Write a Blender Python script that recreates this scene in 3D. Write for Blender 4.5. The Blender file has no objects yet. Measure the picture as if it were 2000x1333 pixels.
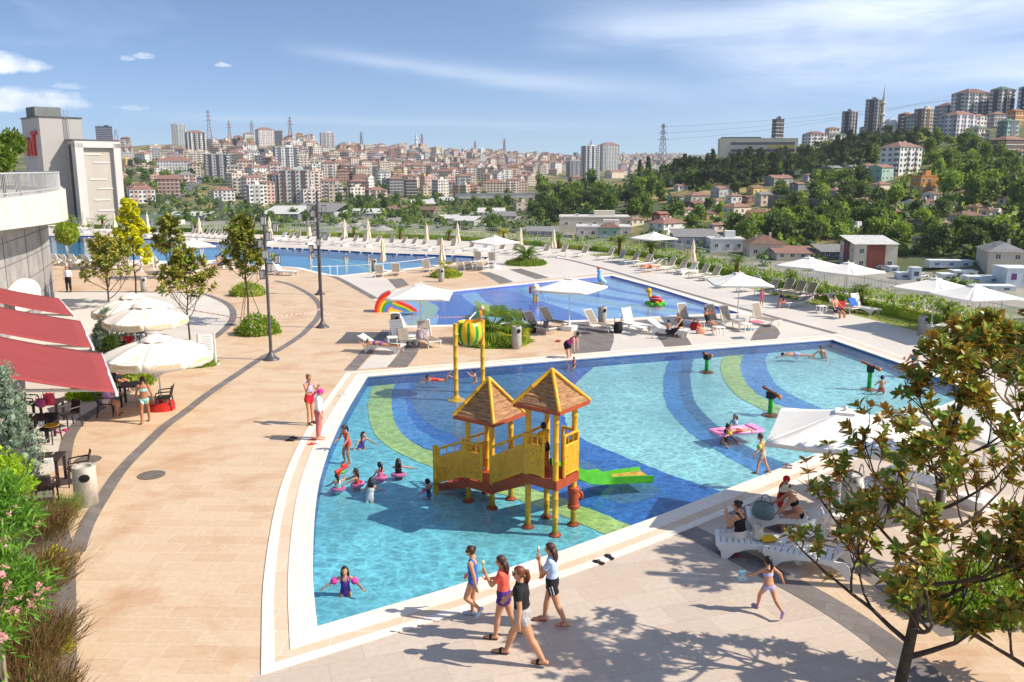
import bpy,bmesh,math,random,zlib
import numpy as np
from mathutils import Vector,Matrix,noise,geometry
# ------------------------------------------------------------------ camera
R=math.radians
SC=bpy.context.scene
COL=SC.collection
CAM_H,FPX,PITCH=8.2,1700.0,math.atan(336.0/1700.0)
cam_d=bpy.data.cameras.new('camera')
cam=bpy.data.objects.new('camera',cam_d)
COL.objects.link(cam)
cam.location=(0,0,CAM_H)
cam.rotation_euler=(math.pi/2-PITCH,0,0)
cam_d.sensor_width=36.0
cam_d.lens=36.0*FPX/2000.0
cam_d.clip_start=0.2
cam_d.clip_end=30000
SC.camera=cam
SC.render.resolution_x,SC.render.resolution_y=1024,682
SC.view_settings.view_transform='Standard'
SC.view_settings.look='None'
SC.view_settings.exposure=0.50
SC.view_settings.gamma=1.0
SC.cycles.max_bounces=8
SC.cycles.transparent_max_bounces=16
SC.cycles.use_denoising=True
# ------------------------------------------------------------------ sun and sky
SUN_EL,SUN_DIR=R(41),Vector((0.989,-0.148,0)).normalized()      # horizontal direction towards the sun
sd=bpy.data.lights.new('sun','SUN')
sd.energy=4.6
sd.angle=R(0.5)
sd.color=(1.0,0.915,0.79)
sun=bpy.data.objects.new('sun',sd)
COL.objects.link(sun)
tosun=Vector((SUN_DIR.x*math.cos(SUN_EL),SUN_DIR.y*math.cos(SUN_EL),math.sin(SUN_EL)))
sun.rotation_euler=tosun.to_track_quat('Z','Y').to_euler()
world=bpy.data.worlds.new('World')
SC.world=world
world.use_nodes=True
WT=world.node_tree
class NT:
 def __init__(s,tree):
  s.t=tree
 def n(s,typ,**kw):
  nd=s.t.nodes.new(typ)
  for k,v in kw.items():
   setattr(nd,k,v)
  return nd
 def link(s,a,b):
  s.t.links.new(a,b)
 def m(s,op,a,b=None,c=None,clamp=False):
  nd=s.n('ShaderNodeMath',operation=op)
  nd.use_clamp=clamp
  for i,x in enumerate((a,b,c)):
   if x is None:
    continue
   if isinstance(x,(int,float)):
    nd.inputs[i].default_value=x
   else:
    s.link(x,nd.inputs[i])
  return nd.outputs[0]
 def xyz(s,x,y,z):
  nd=s.n('ShaderNodeCombineXYZ')
  for i,v in enumerate((x,y,z)):
   if isinstance(v,(int,float)):
    nd.inputs[i].default_value=v
   else:
    s.link(v,nd.inputs[i])
  return nd.outputs[0]
 def noise(s,vec,scale,detail=4,rough=0.55,dist=0.0):
  nd=s.n('ShaderNodeTexNoise')
  nd.inputs['Scale'].default_value=scale
  nd.inputs['Detail'].default_value=detail
  nd.inputs['Roughness'].default_value=rough
  nd.inputs['Distortion'].default_value=dist
  if vec is not None:
   s.link(vec,nd.inputs['Vector'])
  return nd.outputs[0]
 def ramp(s,fac,stops):
  nd=s.n('ShaderNodeValToRGB')
  el=nd.color_ramp.elements
  while len(el)<len(stops):
   el.new(0.5)
  for e,(p,c) in zip(el,stops):
   e.position=p
   e.color=(c[0],c[1],c[2],1) if not isinstance(c,(int,float)) else (c,c,c,1)
  if fac is not None:
   s.link(fac,nd.inputs[0])
  return nd.outputs[0]
 def mix(s,fac,a,b,mode='MIX'):
  nd=s.n('ShaderNodeMix',data_type='RGBA',blend_type=mode)
  for sock,x in ((nd.inputs[0],fac),(nd.inputs[6],a),(nd.inputs[7],b)):
   if isinstance(x,(int,float)):
    sock.default_value=x
   elif isinstance(x,tuple):
    sock.default_value=(x[0],x[1],x[2],1)
   else:
    s.link(x,sock)
  return nd.outputs[2]
def build_sky():
 w=NT(WT)
 WT.nodes.clear()
 out=w.n('ShaderNodeOutputWorld')
 bg=w.n('ShaderNodeBackground')
 tc=w.n('ShaderNodeTexCoord').outputs['Generated']
 sep=w.n('ShaderNodeSeparateXYZ')
 w.link(tc,sep.inputs[0])
 x,y,z=sep.outputs
 zz=w.m('ADD',w.m('MULTIPLY',z,1.7),0.06)
 sky=w.n('ShaderNodeTexSky',sky_type='NISHITA')
 sky.sun_disc=False
 sky.sun_elevation=SUN_EL
 sky.sun_rotation=math.atan2(SUN_DIR.x,SUN_DIR.y)
 sky.altitude=200
 sky.air_density=1.0
 sky.dust_density=0.6
 sky.ozone_density=3.0
 w.link(w.xyz(x,y,zz),sky.inputs[0])
 az=w.m('ARCTAN2',x,y)
 el=w.m('ARCSINE',z)
 def streak(a0,a1,e0,slope,wid,amp,seed):
  n1=w.noise(w.xyz(w.m('MULTIPLY',az,5.0),w.m('MULTIPLY',el,42.0),seed),1.0,6,0.62,0.6)
  c=w.m('ADD',w.m('MULTIPLY',w.m('SUBTRACT',az,a0),slope),e0)
  d=w.m('DIVIDE',w.m('ADD',w.m('SUBTRACT',el,c),w.m('MULTIPLY',w.m('SUBTRACT',n1,0.5),wid*2.2)),wid)
  g=w.m('POWER',2.718,w.m('MULTIPLY',w.m('MULTIPLY',d,d),-1.0))
  e1=w.m('MULTIPLY',w.m('SUBTRACT',az,a0),9.0,None,True)
  e2=w.m('MULTIPLY',w.m('SUBTRACT',a1,az),6.0,None,True)
  v=w.m('MULTIPLY',w.m('MULTIPLY',g,e1),e2)
  return w.m('MULTIPLY',v,w.m('MULTIPLY',w.m('ADD',n1,0.15),amp))
 parts=[streak(-.26,.10,.128,-.115,.0085,.46,1.3),streak(-.06,.24,.100,-.07,.010,.40,4.1),
    streak(-.42,.16,.056,-.02,.0050,.26,7.7),streak(.02,.60,.150,.02,.020,.62,9.2),
    streak(.16,.80,.120,-.04,.018,.60,12.9),streak(.20,.8,.088,.0,.016,.34,15.1),
    streak(.26,.8,.172,-.02,.018,.55,19.4)]
 tot=parts[0]
 for p_ in parts[1:]:
  tot=w.m('ADD',tot,p_)
 nv=w.noise(w.xyz(w.m('MULTIPLY',az,3.2),w.m('MULTIPLY',el,16.0),3.3),1.0,7,0.6,1.0)
 veil=w.m('MULTIPLY',w.m('SUBTRACT',nv,0.42),w.m('ADD',w.m('MULTIPLY',az,2.2),0.28),None,True)
 tot=w.m('ADD',tot,w.m('MULTIPLY',veil,w.m('MULTIPLY',el,9.0,None,True)))
 def puff(a,e,ra,re,seed,amp=1.0):
  fq=min(3.2,(.06/ra) ** .75)
  n1=w.noise(w.xyz(w.m('MULTIPLY',az,34.0*fq),w.m('MULTIPLY',el,60.0*fq),seed),1.0,7,0.62)
  da=w.m('DIVIDE',w.m('SUBTRACT',az,a),ra)
  de0=w.m('DIVIDE',w.m('SUBTRACT',el,e),re)
  de=w.m('MULTIPLY',de0,w.m('ADD',1.25,w.m('MULTIPLY',w.m('LESS_THAN',de0,0.0),1.1)))
  r2=w.m('ADD',w.m('MULTIPLY',da,da),w.m('MULTIPLY',de,de))
  v=w.m('SUBTRACT',w.m('ADD',1.0,w.m('MULTIPLY',w.m('SUBTRACT',n1,0.5),2.3 if ra>.04 else 4.2)),r2)
  return w.m('MULTIPLY',w.m('MULTIPLY',v,1.5,None,True),amp)
 A=lambda px,py: ((px-1000)/1700*.97,math.atan(slope_of(py)))
 cum=None
 for (px,py,ra,re,sd_,am) in ((50,156,.066,.021,2.2,1.0),(-60,150,.06,.026,8.8,1.0),(90,218,.085,.022,5.1,.85),
           (175,216,.03,.010,6.4,.45),(197,187,.018,.005,1.1,.35),(324,128,.013,.005,3.7,.5),
           (297,222,.018,.005,7.1,.3),(457,138,.009,.004,4.4,.5),(298,133,.008,.004,9.4,.4)):
  a_,e_=A(px,py)
  q=puff(a_,e_,ra,re,sd_,am)
  cum=q if cum is None else w.m('MAXIMUM',cum,q)
 col=w.mix(w.m('MULTIPLY',tot,0.95,None,True),sky.outputs[0],(7.0,7.3,7.9))
 shade=w.m('MULTIPLY',w.m('SUBTRACT',w.noise(w.xyz(w.m('MULTIPLY',az,50.0),w.m('MULTIPLY',el,75.0),0.0),1.0,4),0.3),1.6,None,True)
 ccol=w.mix(shade,(5.6,6.0,6.8),(9.6,9.3,9.0))
 col=w.mix(cum,col,ccol)
 col=w.mix(1.0,col,(.95,1.0,1.06),'MULTIPLY')
 w.link(col,bg.inputs[0])
 bg.inputs[1].default_value=0.118
 w.link(bg.outputs[0],out.inputs[0])
# ------------------------------------------------------------------ from the photograph to places on the ground
CP,SP=math.cos(PITCH),math.sin(PITCH)
def slope_of(py):
 q=666.5-py
 return (-FPX*SP+q*CP)/(FPX*CP+q*SP)
def u_of(px,py):
 return (px-1000)/(FPX*CP+(666.5-py)*SP)
def G(px,py,z=0.0):
 Y=(z-CAM_H)/slope_of(py)
 return Vector((u_of(px,py)*Y,Y,z))
def ztop(base,py):
 return CAM_H+base.y*slope_of(py)
def ppm(p):
 return FPX/(p.y*CP+(CAM_H-p.z)*SP)
build_sky()
# ------------------------------------------------------------------ materials
def S(r,g,b,k=1.0):
 f=lambda c: (c/12.92 if c<=.04045 else ((c+.055)/1.055) ** 2.4)
 return (f(r/255)*k,f(g/255)*k,f(b/255)*k)
MATS={}
def newmat(name):
 m=bpy.data.materials.new(name)
 m.use_nodes=True
 t=NT(m.node_tree)
 b=m.node_tree.nodes['Principled BSDF']
 return m,t,b
def pm(name,c,c2=None,scale=6.0,rough=0.6,bump=0.0,bscale=40.0,metal=0.0,spec=0.4,stretch=(1,1,1),sub=0.0):
 if name in MATS:
  return MATS[name]
 m,t,b=newmat(name)
 c2=c2 or tuple(x*0.82 for x in c)
 tc=t.n('ShaderNodeTexCoord').outputs['Object']
 mp=t.n('ShaderNodeMapping')
 mp.inputs['Scale'].default_value=stretch
 t.link(tc,mp.inputs[0])
 n=t.noise(mp.outputs[0],scale,5,0.6)
 f=t.ramp(n,[(0.35,0.0),(0.68,1.0)])
 t.link(t.mix(f,c,c2),b.inputs['Base Color'])
 b.inputs['Roughness'].default_value=rough
 b.inputs['Metallic'].default_value=metal
 b.inputs['Specular IOR Level'].default_value=spec
 if sub:
  b.inputs['Subsurface Weight'].default_value=sub
  b.inputs['Subsurface Radius'].default_value=(.02,.008,.004)
 if bump:
  bn=t.n('ShaderNodeBump')
  bn.inputs['Strength'].default_value=bump
  bn.inputs['Distance'].default_value=0.02
  t.link(t.noise(mp.outputs[0],bscale,4,0.6),bn.inputs['Height'])
  t.link(bn.outputs[0],b.inputs['Normal'])
 MATS[name]=m
 return m
def leafmat(name,cols,trans=0.35,rough=0.5,big=None):
 if name in MATS:
  return MATS[name]
 m,t,b=newmat(name)
 g=t.n('ShaderNodeNewGeometry')
 oi=t.n('ShaderNodeObjectInfo')
 st=[(i/max(1,len(cols)-1),c) for i,c in enumerate(cols)]
 r=t.m('ADD',t.m('MULTIPLY',g.outputs['Random Per Island'],0.72),t.m('MULTIPLY',oi.outputs['Random'],0.28))
 c=t.ramp(r,st)
 if big:
  tc=t.n('ShaderNodeTexCoord').outputs['Object']
  f=t.ramp(t.noise(tc,big[1],3,0.5),[(0.4,0.0),(0.62,1.0)])
  c=t.mix(f,c,big[0])
 t.link(c,b.inputs['Base Color'])
 b.inputs['Roughness'].default_value=rough
 b.inputs['Specular IOR Level'].default_value=0.35
 tr=t.n('ShaderNodeBsdfTranslucent')
 t.link(t.mix(0.5,c,(0.25,0.32,0.02),'ADD') if name.startswith('leaf') else c,tr.inputs[0])
 mx=t.n('ShaderNodeMixShader')
 mx.inputs[0].default_value=trans
 t.link(b.outputs[0],mx.inputs[1])
 t.link(tr.outputs[0],mx.inputs[2])
 t.link(mx.outputs[0],m.node_tree.nodes['Material Output'].inputs[0])
 MATS[name]=m
 return m
def tilemat(name,c1,c2,mortar,w,h,msize=0.006,rough=0.55,rot=0.0,stain=None,bump=0.25):
 if name in MATS:
  return MATS[name]
 m,t,b=newmat(name)
 tc=t.n('ShaderNodeTexCoord').outputs['Object']
 mp=t.n('ShaderNodeMapping')
 mp.inputs['Rotation'].default_value=(0,0,rot)
 t.link(tc,mp.inputs[0])
 br=t.n('ShaderNodeTexBrick')
 br.inputs['Scale'].default_value=1.0
 br.inputs['Brick Width'].default_value=w
 br.inputs['Row Height'].default_value=h
 br.inputs['Mortar Size'].default_value=msize
 br.inputs['Mortar Smooth'].default_value=0.2
 br.inputs['Bias'].default_value=0.0
 br.inputs['Color1'].default_value=(*c1,1)
 br.inputs['Color2'].default_value=(*c2,1)
 br.inputs['Mortar'].default_value=(*mortar,1)
 t.link(mp.outputs[0],br.inputs['Vector'])
 c=br.outputs['Color']
 fine=t.ramp(t.noise(mp.outputs[0],9.0,6,0.65),[(0.3,0.90),(0.7,1.06)])
 c=t.mix(1.0,c,fine,'MULTIPLY')
 if stain:
  f=t.ramp(t.noise(mp.outputs[0],stain[1],6,0.62,0.4),[(0.50,0.0),(0.72,1.0)])
  c=t.mix(t.m('MULTIPLY',f,stain[2]),c,stain[0])
 t.link(c,b.inputs['Base Color'])
 rr=t.ramp(t.noise(mp.outputs[0],1.7,4),[(0.3,rough-0.12),(0.7,rough+0.12)])
 t.link(rr,b.inputs['Roughness'])
 b.inputs['Specular IOR Level'].default_value=0.3
 bn=t.n('ShaderNodeBump')
 bn.inputs['Strength'].default_value=bump
 bn.inputs['Distance'].default_value=0.01
 hgt=t.m('SUBTRACT',t.m('MULTIPLY',t.noise(mp.outputs[0],30.0,4),0.4),br.outputs['Fac'])
 t.link(hgt,bn.inputs['Height'])
 t.link(bn.outputs[0],b.inputs['Normal'])
 MATS[name]=m
 return m
# ------------------------------------------------------------------ mesh builder
class MB:
 def __init__(s):
  s.v,s.f,s.m=[],[],[]
 def add(s,vs,fs,mat=0):
  o=len(s.v)
  s.v.extend([tuple(v) for v in vs])
  s.f.extend([tuple(i+o for i in f) for f in fs])
  if isinstance(mat,int):
   s.m.extend([mat]*len(fs))
  else:
   s.m.extend(mat)
 def box(s,c,sz,mat=0,rz=0.0,M=None):
  x,y,z=sz[0]/2,sz[1]/2,sz[2]/2
  P=[Vector(p) for p in ((-x,-y,-z),(x,-y,-z),(x,y,-z),(-x,y,-z),(-x,-y,z),(x,-y,z),(x,y,z),(-x,y,z))]
  if M is None:
   M=Matrix.Rotation(rz,3,'Z')
  c=Vector(c)
  s.add([M @ p+c for p in P],[(0,3,2,1),(4,5,6,7),(0,1,5,4),(1,2,6,5),(2,3,7,6),(3,0,4,7)],mat)
 def bar(s,p,q,w,h,mat=0,up=(0,0,1)):
  p,q=Vector(p),Vector(q)
  d=(q-p)
  L=d.length
  if L<1e-6:
   return
  d.normalize()
  u=Vector(up)
  if abs(u.dot(d))>.99:
   u=Vector((0,1,0))
  sx=d.cross(u).normalized()
  uz=sx.cross(d)
  M=Matrix((sx,d,uz)).transposed()
  s.box((p+q)/2,(w,L,h),mat,M=M)
 def tube(s,pts,r,seg=8,mat=0,caps=True,flat=None):
  pts=[Vector(p) for p in pts]
  n=len(pts)
  rs=[r]*n if isinstance(r,(int,float)) else list(r)
  vs,fs=[],[]
  pu=None
  for i,p in enumerate(pts):
   d=(pts[min(i+1,n-1)]-pts[max(i-1,0)]).normalized()
   if pu is None:
    pu=Vector((1,0,0)) if abs(d.x)<.9 else Vector((0,1,0))
   a=(pu-d*pu.dot(d)).normalized()
   pu=a
   b=d.cross(a)
   for k in range(seg):
    t=2*math.pi*k/seg
    vs.append(p+(a*math.cos(t)+b*math.sin(t))*rs[i])
  for i in range(n-1):
   for k in range(seg):
    k2=(k+1)%seg
    fs.append((i*seg+k,i*seg+k2,(i+1)*seg+k2,(i+1)*seg+k))
  if caps:
   fs.append(tuple(range(seg-1,-1,-1)))
   fs.append(tuple(range((n-1)*seg,n*seg)))
  s.add(vs,fs,mat)
 def lathe(s,prof,seg=20,c=(0,0,0),mat=0,M=None,caps=True):
  c=Vector(c)
  vs,fs=[],[]
  for (r,z) in prof:
   for k in range(seg):
    t=2*math.pi*k/seg
    p=Vector((r*math.cos(t),r*math.sin(t),z))
    vs.append((M @ p if M else p)+c)
  n=len(prof)
  for i in range(n-1):
   for k in range(seg):
    k2=(k+1)%seg
    fs.append((i*seg+k,i*seg+k2,(i+1)*seg+k2,(i+1)*seg+k))
  if caps:
   fs.append(tuple(range(seg-1,-1,-1)))
   fs.append(tuple(range((n-1)*seg,n*seg)))
  s.add(vs,fs,mat)
 def ell(s,c,r,seg=12,rings=8,mat=0,M=None):
  if isinstance(r,(int,float)):
   r=(r,r,r)
  c=Vector(c)
  vs,fs=[],[]
  for i in range(rings+1):
   ph=math.pi*i/rings
   for k in range(seg):
    t=2*math.pi*k/seg
    p=Vector((r[0]*math.sin(ph)*math.cos(t),r[1]*math.sin(ph)*math.sin(t),-r[2]*math.cos(ph)))
    vs.append((M @ p if M else p)+c)
  for i in range(rings):
   for k in range(seg):
    k2=(k+1)%seg
    if i==0:
     fs.append((k,(i+1)*seg+k2,(i+1)*seg+k))
    elif i==rings-1:
     fs.append((i*seg+k,i*seg+k2,(i+1)*seg+k))
    else:
     fs.append((i*seg+k,i*seg+k2,(i+1)*seg+k2,(i+1)*seg+k))
  s.add(vs,fs,mat)
 def prism(s,poly,z0,z1,mat=0,M=None,top=None):
  n=len(poly)
  area=sum(poly[i][0]*poly[(i+1)%n][1]-poly[(i+1)%n][0]*poly[i][1] for i in range(n))
  if area<0:
   poly=poly[::-1]
  vs=[Vector((p[0],p[1],z0)) for p in poly]+[Vector((p[0],p[1],z1)) for p in poly]
  if M is not None:
   vs=[M @ v for v in vs]
  fs=[tuple(range(n-1,-1,-1)),tuple(range(n,2*n))]+[(i,(i+1)%n,n+(i+1)%n,n+i) for i in range(n)]
  ms=[mat,mat if top is None else top]+[mat]*n
  s.add(vs,fs,ms)
 def quad(s,a,b,c,d,mat=0):
  s.add([a,b,c,d],[(0,1,2,3)],mat)
 def sheet(s,grid,mat=0,close=False):
  nr,nc=len(grid),len(grid[0])
  vs=[p for row in grid for p in row]
  fs=[]
  for i in range(nr-1):
   for k in range(nc-(0 if close else 1)):
    k2=(k+1)%nc
    fs.append((i*nc+k,i*nc+k2,(i+1)*nc+k2,(i+1)*nc+k))
  s.add(vs,fs,mat)
 def cards(s,P,size,rng,aspect=0.5,mat=0,up=0.0,jitter=0.5,dirs=None,droop=0.0,bend=0.25,pairs=None):
  P=np.asarray(P,float)
  n=len(P)
  if n==0:
   return
  d=rng.normal(size=(n,3)) if dirs is None else np.asarray(dirs,float)+rng.normal(size=(n,3))*jitter
  d[:,2]+=up
  d /= np.linalg.norm(d,axis=1)[:,None]+1e-9
  q=rng.normal(size=(n,3))
  sx=np.cross(d,q)
  sx /= np.linalg.norm(sx,axis=1)[:,None]+1e-9
  nz=np.cross(sx,d)
  L=size*(1+rng.uniform(-jitter,jitter,size=n))[:,None]
  W=L*aspect*.5
  a=P
  tip=P+d*L-np.array([0,0,1.0])*L*droop
  mid=P+d*L*.5+nz*L*bend*.3
  lft,rgt=mid-sx*W-nz*W*.35,mid+sx*W-nz*W*.35
  o=len(s.v)
  V=np.stack([a,lft,tip,rgt,mid],1).reshape(-1,3)
  s.v.extend(map(tuple,V.tolist()))
  for i in range(n):
   b=o+i*5
   s.f.append((b,b+4,b+2,b+1))
   s.f.append((b,b+3,b+2,b+4))
  if pairs is None:
   s.m.extend([mat]*(2*n))
  else:
   for x in pairs:
    s.m.extend([x,x])
 def mesh(s,name,mats,smooth=None):
  me=bpy.data.meshes.new(name)
  me.from_pydata(s.v,[],s.f)
  for m in mats:
   me.materials.append(m)
  if s.m and max(s.m)>0:
   me.polygons.foreach_set('material_index',np.array(s.m,dtype=np.int32))
  if smooth:
   me.polygons.foreach_set('use_smooth',np.ones(len(s.f),dtype=bool))
   if smooth<180:
    me.set_sharp_from_angle(angle=R(smooth))
  me.update()
  return me
 def build(s,name,mats,parent=None,smooth=None,loc=None,rz=0.0):
  if not isinstance(mats,(list,tuple)):
   mats=[mats]
  return link(name,s.mesh(name,mats,smooth),parent,loc,rz)
def link(name,me,parent=None,loc=None,rz=0.0):
 o=bpy.data.objects.new(name,me)
 COL.objects.link(o)
 if parent is not None:
  o.parent=parent
 if loc is not None:
  o.location=loc
 if rz:
  o.rotation_euler=(0,0,rz)
 return o
def tag(o,label=None,cat=None,group=None,kind=None):
 for k,v in (('label',label),('category',cat),('group',group),('kind',kind)):
  if v:
   o[k]=v
 return o
def thing(name,label,cat,loc=(0,0,0),rz=0.0,group=None):
 o=link(name,None,None,loc,rz)
 return tag(o,label,cat,group)
def kids(o):
 return [c for c in o.children]
def dup(o,loc=None,rz=None,label=None,group=None,scale=None,parent=None):
 c=o.copy()
 COL.objects.link(c)
 if parent is not None:
  c.parent=parent
 for ch in kids(o):
  dup(ch,parent=c)
 if loc is not None:
  c.location=loc
 if rz is not None:
  c.rotation_euler=(0,0,rz)
 if scale is not None:
  c.scale=(scale,)*3 if isinstance(scale,(int,float)) else scale
 if label:
  c['label']=label
 if group:
  c['group']=group
 return c
def smoothpoly(pts,n=6,closed=False):
 P=[Vector(p) for p in pts]
 out=[]
 N=len(P)
 rng_=range(N if closed else N-1)
 for i in rng_:
  p0=P[(i-1)%N] if closed or i>0 else P[0]
  p1,p2=P[i],P[(i+1)%N]
  p3=P[(i+2)%N] if closed or i+2<N else P[-1]
  for k in range(n):
   t=k/n
   out.append(0.5*((2*p1)+(p2-p0)*t+(2*p0-5*p1+4*p2-p3)*t*t+(3*p1-p0-3*p2+p3)*t ** 3))
 if not closed:
  out.append(P[-1])
 return out
def Gs(pix,z=0.0):
 return [G(x,y,z) for x,y in pix]
def offset(poly,d):
 n=len(poly)
 area=sum(poly[i].x*poly[(i+1)%n].y-poly[(i+1)%n].x*poly[i].y for i in range(n))
 sg=1 if area>0 else -1
 out=[]
 for i in range(n):
  a,b,c=poly[i-1],poly[i],poly[(i+1)%n]
  e1,e2=(b-a).xy.normalized(),(c-b).xy.normalized()
  n1,n2=Vector((e1.y,-e1.x))*sg,Vector((e2.y,-e2.x))*sg
  m=(n1+n2)
  m=m/max(0.45,(m.length_squared/2)) if m.length>1e-6 else n1
  out.append(Vector((b.x+m.x*d,b.y+m.y*d,b.z)))
 return out
def fill(mb,outer,holes=(),z=None,mat=0):
 loops=[[Vector((p.x,p.y,0)) for p in outer]]+[[Vector((p.x,p.y,0)) for p in h] for h in holes]
 flat=[p for l in loops for p in l]
 zs=[(p.z if z is None else z) for l in [outer]+list(holes) for p in l]
 tris=geometry.tessellate_polygon(loops)
 vs=[(p.x,p.y,zz) for p,zz in zip(flat,zs)]
 fs=[]
 for t in tris:
  a,b,c=(flat[i] for i in t)
  cr=(b-a).cross(c-a).z
  if abs(cr)<1e-9:
   continue
  fs.append(tuple(t) if cr>0 else tuple(reversed(t)))
 mb.add(vs,fs,mat)
def band(mb,pts,w,z,mat=0,n=5):
 P=smoothpoly(pts,n)
 ws=[w]*len(P) if isinstance(w,(int,float)) else list(np.interp(np.linspace(0,1,len(P)),np.linspace(0,1,len(w)),w))
 rows=[]
 for i,p in enumerate(P):
  d=(P[min(i+1,len(P)-1)]-P[max(i-1,0)]).xy.normalized()
  nrm=Vector((-d.y,d.x))
  rows.append((Vector((p.x-nrm.x*ws[i]/2,p.y-nrm.y*ws[i]/2,z)),Vector((p.x+nrm.x*ws[i]/2,p.y+nrm.y*ws[i]/2,z))))
 vs=[q for r_ in rows for q in r_]
 fs=[(2*i,2*i+2,2*i+3,2*i+1) for i in range(len(rows)-1)]
 a,b,c=(vs[i] for i in fs[0][:3])
 if (b-a).cross(c-a).z<0:
  fs=[tuple(reversed(f)) for f in fs]
 mb.add(vs,fs,mat)
def skirt(mb,poly,z0,z1,mat=0,inward=True):
 n=len(poly)
 for i in range(n):
  a,b=poly[i],poly[(i+1)%n]
  mb.quad((a.x,a.y,z0),(b.x,b.y,z0),(b.x,b.y,z1),(a.x,a.y,z1),mat)
def hsh(x):
 return zlib.crc32(repr(x).encode())
rnd=random.Random(7)
NPR=np.random.default_rng(11)
# ------------------------------------------------------------------ terrain: valley floor, city hill, wooded hill
ZF=-21.0
# px, foot distance, ridge distance, ridge row of the city hill
LH=[(-2200,700,1500,300),(-600,650,1450,298),(0,640,1450,296),(240,640,1500,291),(330,650,1550,285),(420,660,1700,281),(500,680,1750,275),(570,700,1750,274),
   (640,720,1800,282),(700,760,1900,290),(800,820,2100,297),(900,850,2400,302),(1000,900,2700,304),(1100,950,3200,306),
   (1200,1000,4200,305),(1300,1100,5500,303),(2000,1500,6000,300),(4200,1500,6000,300)]
# the wooded hill to the right
RH=[(1000,560,640,405),(1030,500,640,392),(1060,470,640,378),(1120,420,660,362),(1200,350,680,352),(1300,320,700,340),(1400,300,720,326),
   (1500,290,740,314),(1600,275,760,294),(1700,262,780,270),(1800,250,760,256),(1900,236,720,244),(2000,240,700,232),(2300,250,700,222),(4200,250,700,240)]
LHa,RHa=np.array(LH,float),np.array(RH,float)
_s0=CP*FPX
def _col(tab,px):
 return [np.interp(px,tab[:,0],tab[:,i]) for i in (1,2,3)]
def tz(u,Y):
 px=1000+u*_s0*1.005
 r0,r1,yr=_col(LHa,px)
 z1=CAM_H+r1*slope_of(yr)
 t=min(1.0,max(0.0,(Y-r0)/(r1-r0)))
 zl=ZF+(z1-ZF)*(0.75*t+0.25*t*t)
 if Y>r1:
  zl+=(Y-r1)*.012
 x=u*Y
 zl+=4.0*(noise.noise((x/170,Y/170,0.3)))*min(1,t*6)
 zr=-1e3
 if px>985:
  r0,r1,yr=_col(RHa,px)
  z1=CAM_H+r1*slope_of(yr)
  t=(Y-r0)/(r1-r0)
  fade=min(1.0,(px-985)/60)
  if t<=0:
   zr=ZF
  elif t<=1:
   zr=ZF+(z1-ZF)*(t ** 0.92)*fade+3.0*noise.noise((x/60,Y/60,1.3))*min(1,t*5)
  else:
   keep=min(1.0,max(0.0,(px-1380)/300))
   drop=(1-keep)*(Y-r1)*.16-keep*min(Y-r1,250)*.03
   zr=max(ZF,z1*fade+ZF*(1-fade)-drop)
 return max(ZF,zl,zr)
def hit(px,py,ymin=150.0):
 s,u=slope_of(py),u_of(px,py)
 Y=ymin
 while Y<7000:
  if CAM_H+Y*s<=tz(u,Y):
   a,b=Y/1.012 if Y>ymin else Y,Y
   for _ in range(12):
    m=(a+b)/2
    if CAM_H+m*s<=tz(u,m):
     b=m
    else:
     a=m
   return Vector((u*b,b,tz(u,b)))
  Y*=1.012
 return Vector((u*7000,7000,tz(u,7000)))
def build_terrain():
 us=np.linspace(-1.25,1.25,215)
 Ys=np.concatenate([np.linspace(-60,40,6),np.geomspace(60,7500,120)])
 g=[]
 for Y in Ys:
  g.append([(u*max(Y,200 if Y<60 else Y),Y,tz(u,Y) if Y>100 else ZF) for u in us])
 mb=MB()
 mb.sheet([[Vector(p) for p in row] for row in g])
 m,t,b=newmat('hill_ground')
 tc=t.n('ShaderNodeTexCoord').outputs['Object']
 n1=t.noise(tc,0.012,6,0.6)
 n2=t.noise(tc,0.09,5,0.65)
 c=t.ramp(n2,[(0.3,S(62,76,38)),(0.48,S(110,108,62)),(0.6,S(170,143,92)),(0.75,S(186,158,110))])
 c=t.mix(t.ramp(n1,[(0.42,0.0),(0.6,1.0)]),c,S(74,86,46))
 t.link(c,b.inputs['Base Color'])
 b.inputs['Roughness'].default_value=0.95
 o=mb.build('terrain',m,smooth=60)
 tag(o,kind='structure')
 mb=MB()
 q=[Vector((-520,330,0)),Vector((-360,230,0)),Vector((60,170,0)),Vector((330,170,0)),Vector((190,285,0)),Vector((140,430,0)),Vector((60,600,0)),Vector((-180,640,0))]
 fill(mb,q,z=ZF+.15)
 m,t,b=newmat('valley_yards')
 tc=t.n('ShaderNodeTexCoord').outputs['Object']
 f=t.noise(tc,0.03,4,0.55)
 c=t.ramp(f,[(0.34,S(120,122,118)),(0.46,S(158,150,136)),(0.55,S(104,116,76)),(0.68,S(140,134,124))])
 t.link(c,b.inputs['Base Color'])
 b.inputs['Roughness'].default_value=0.9
 tag(mb.build('valley_yard',m),kind='structure')
build_terrain()
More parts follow.
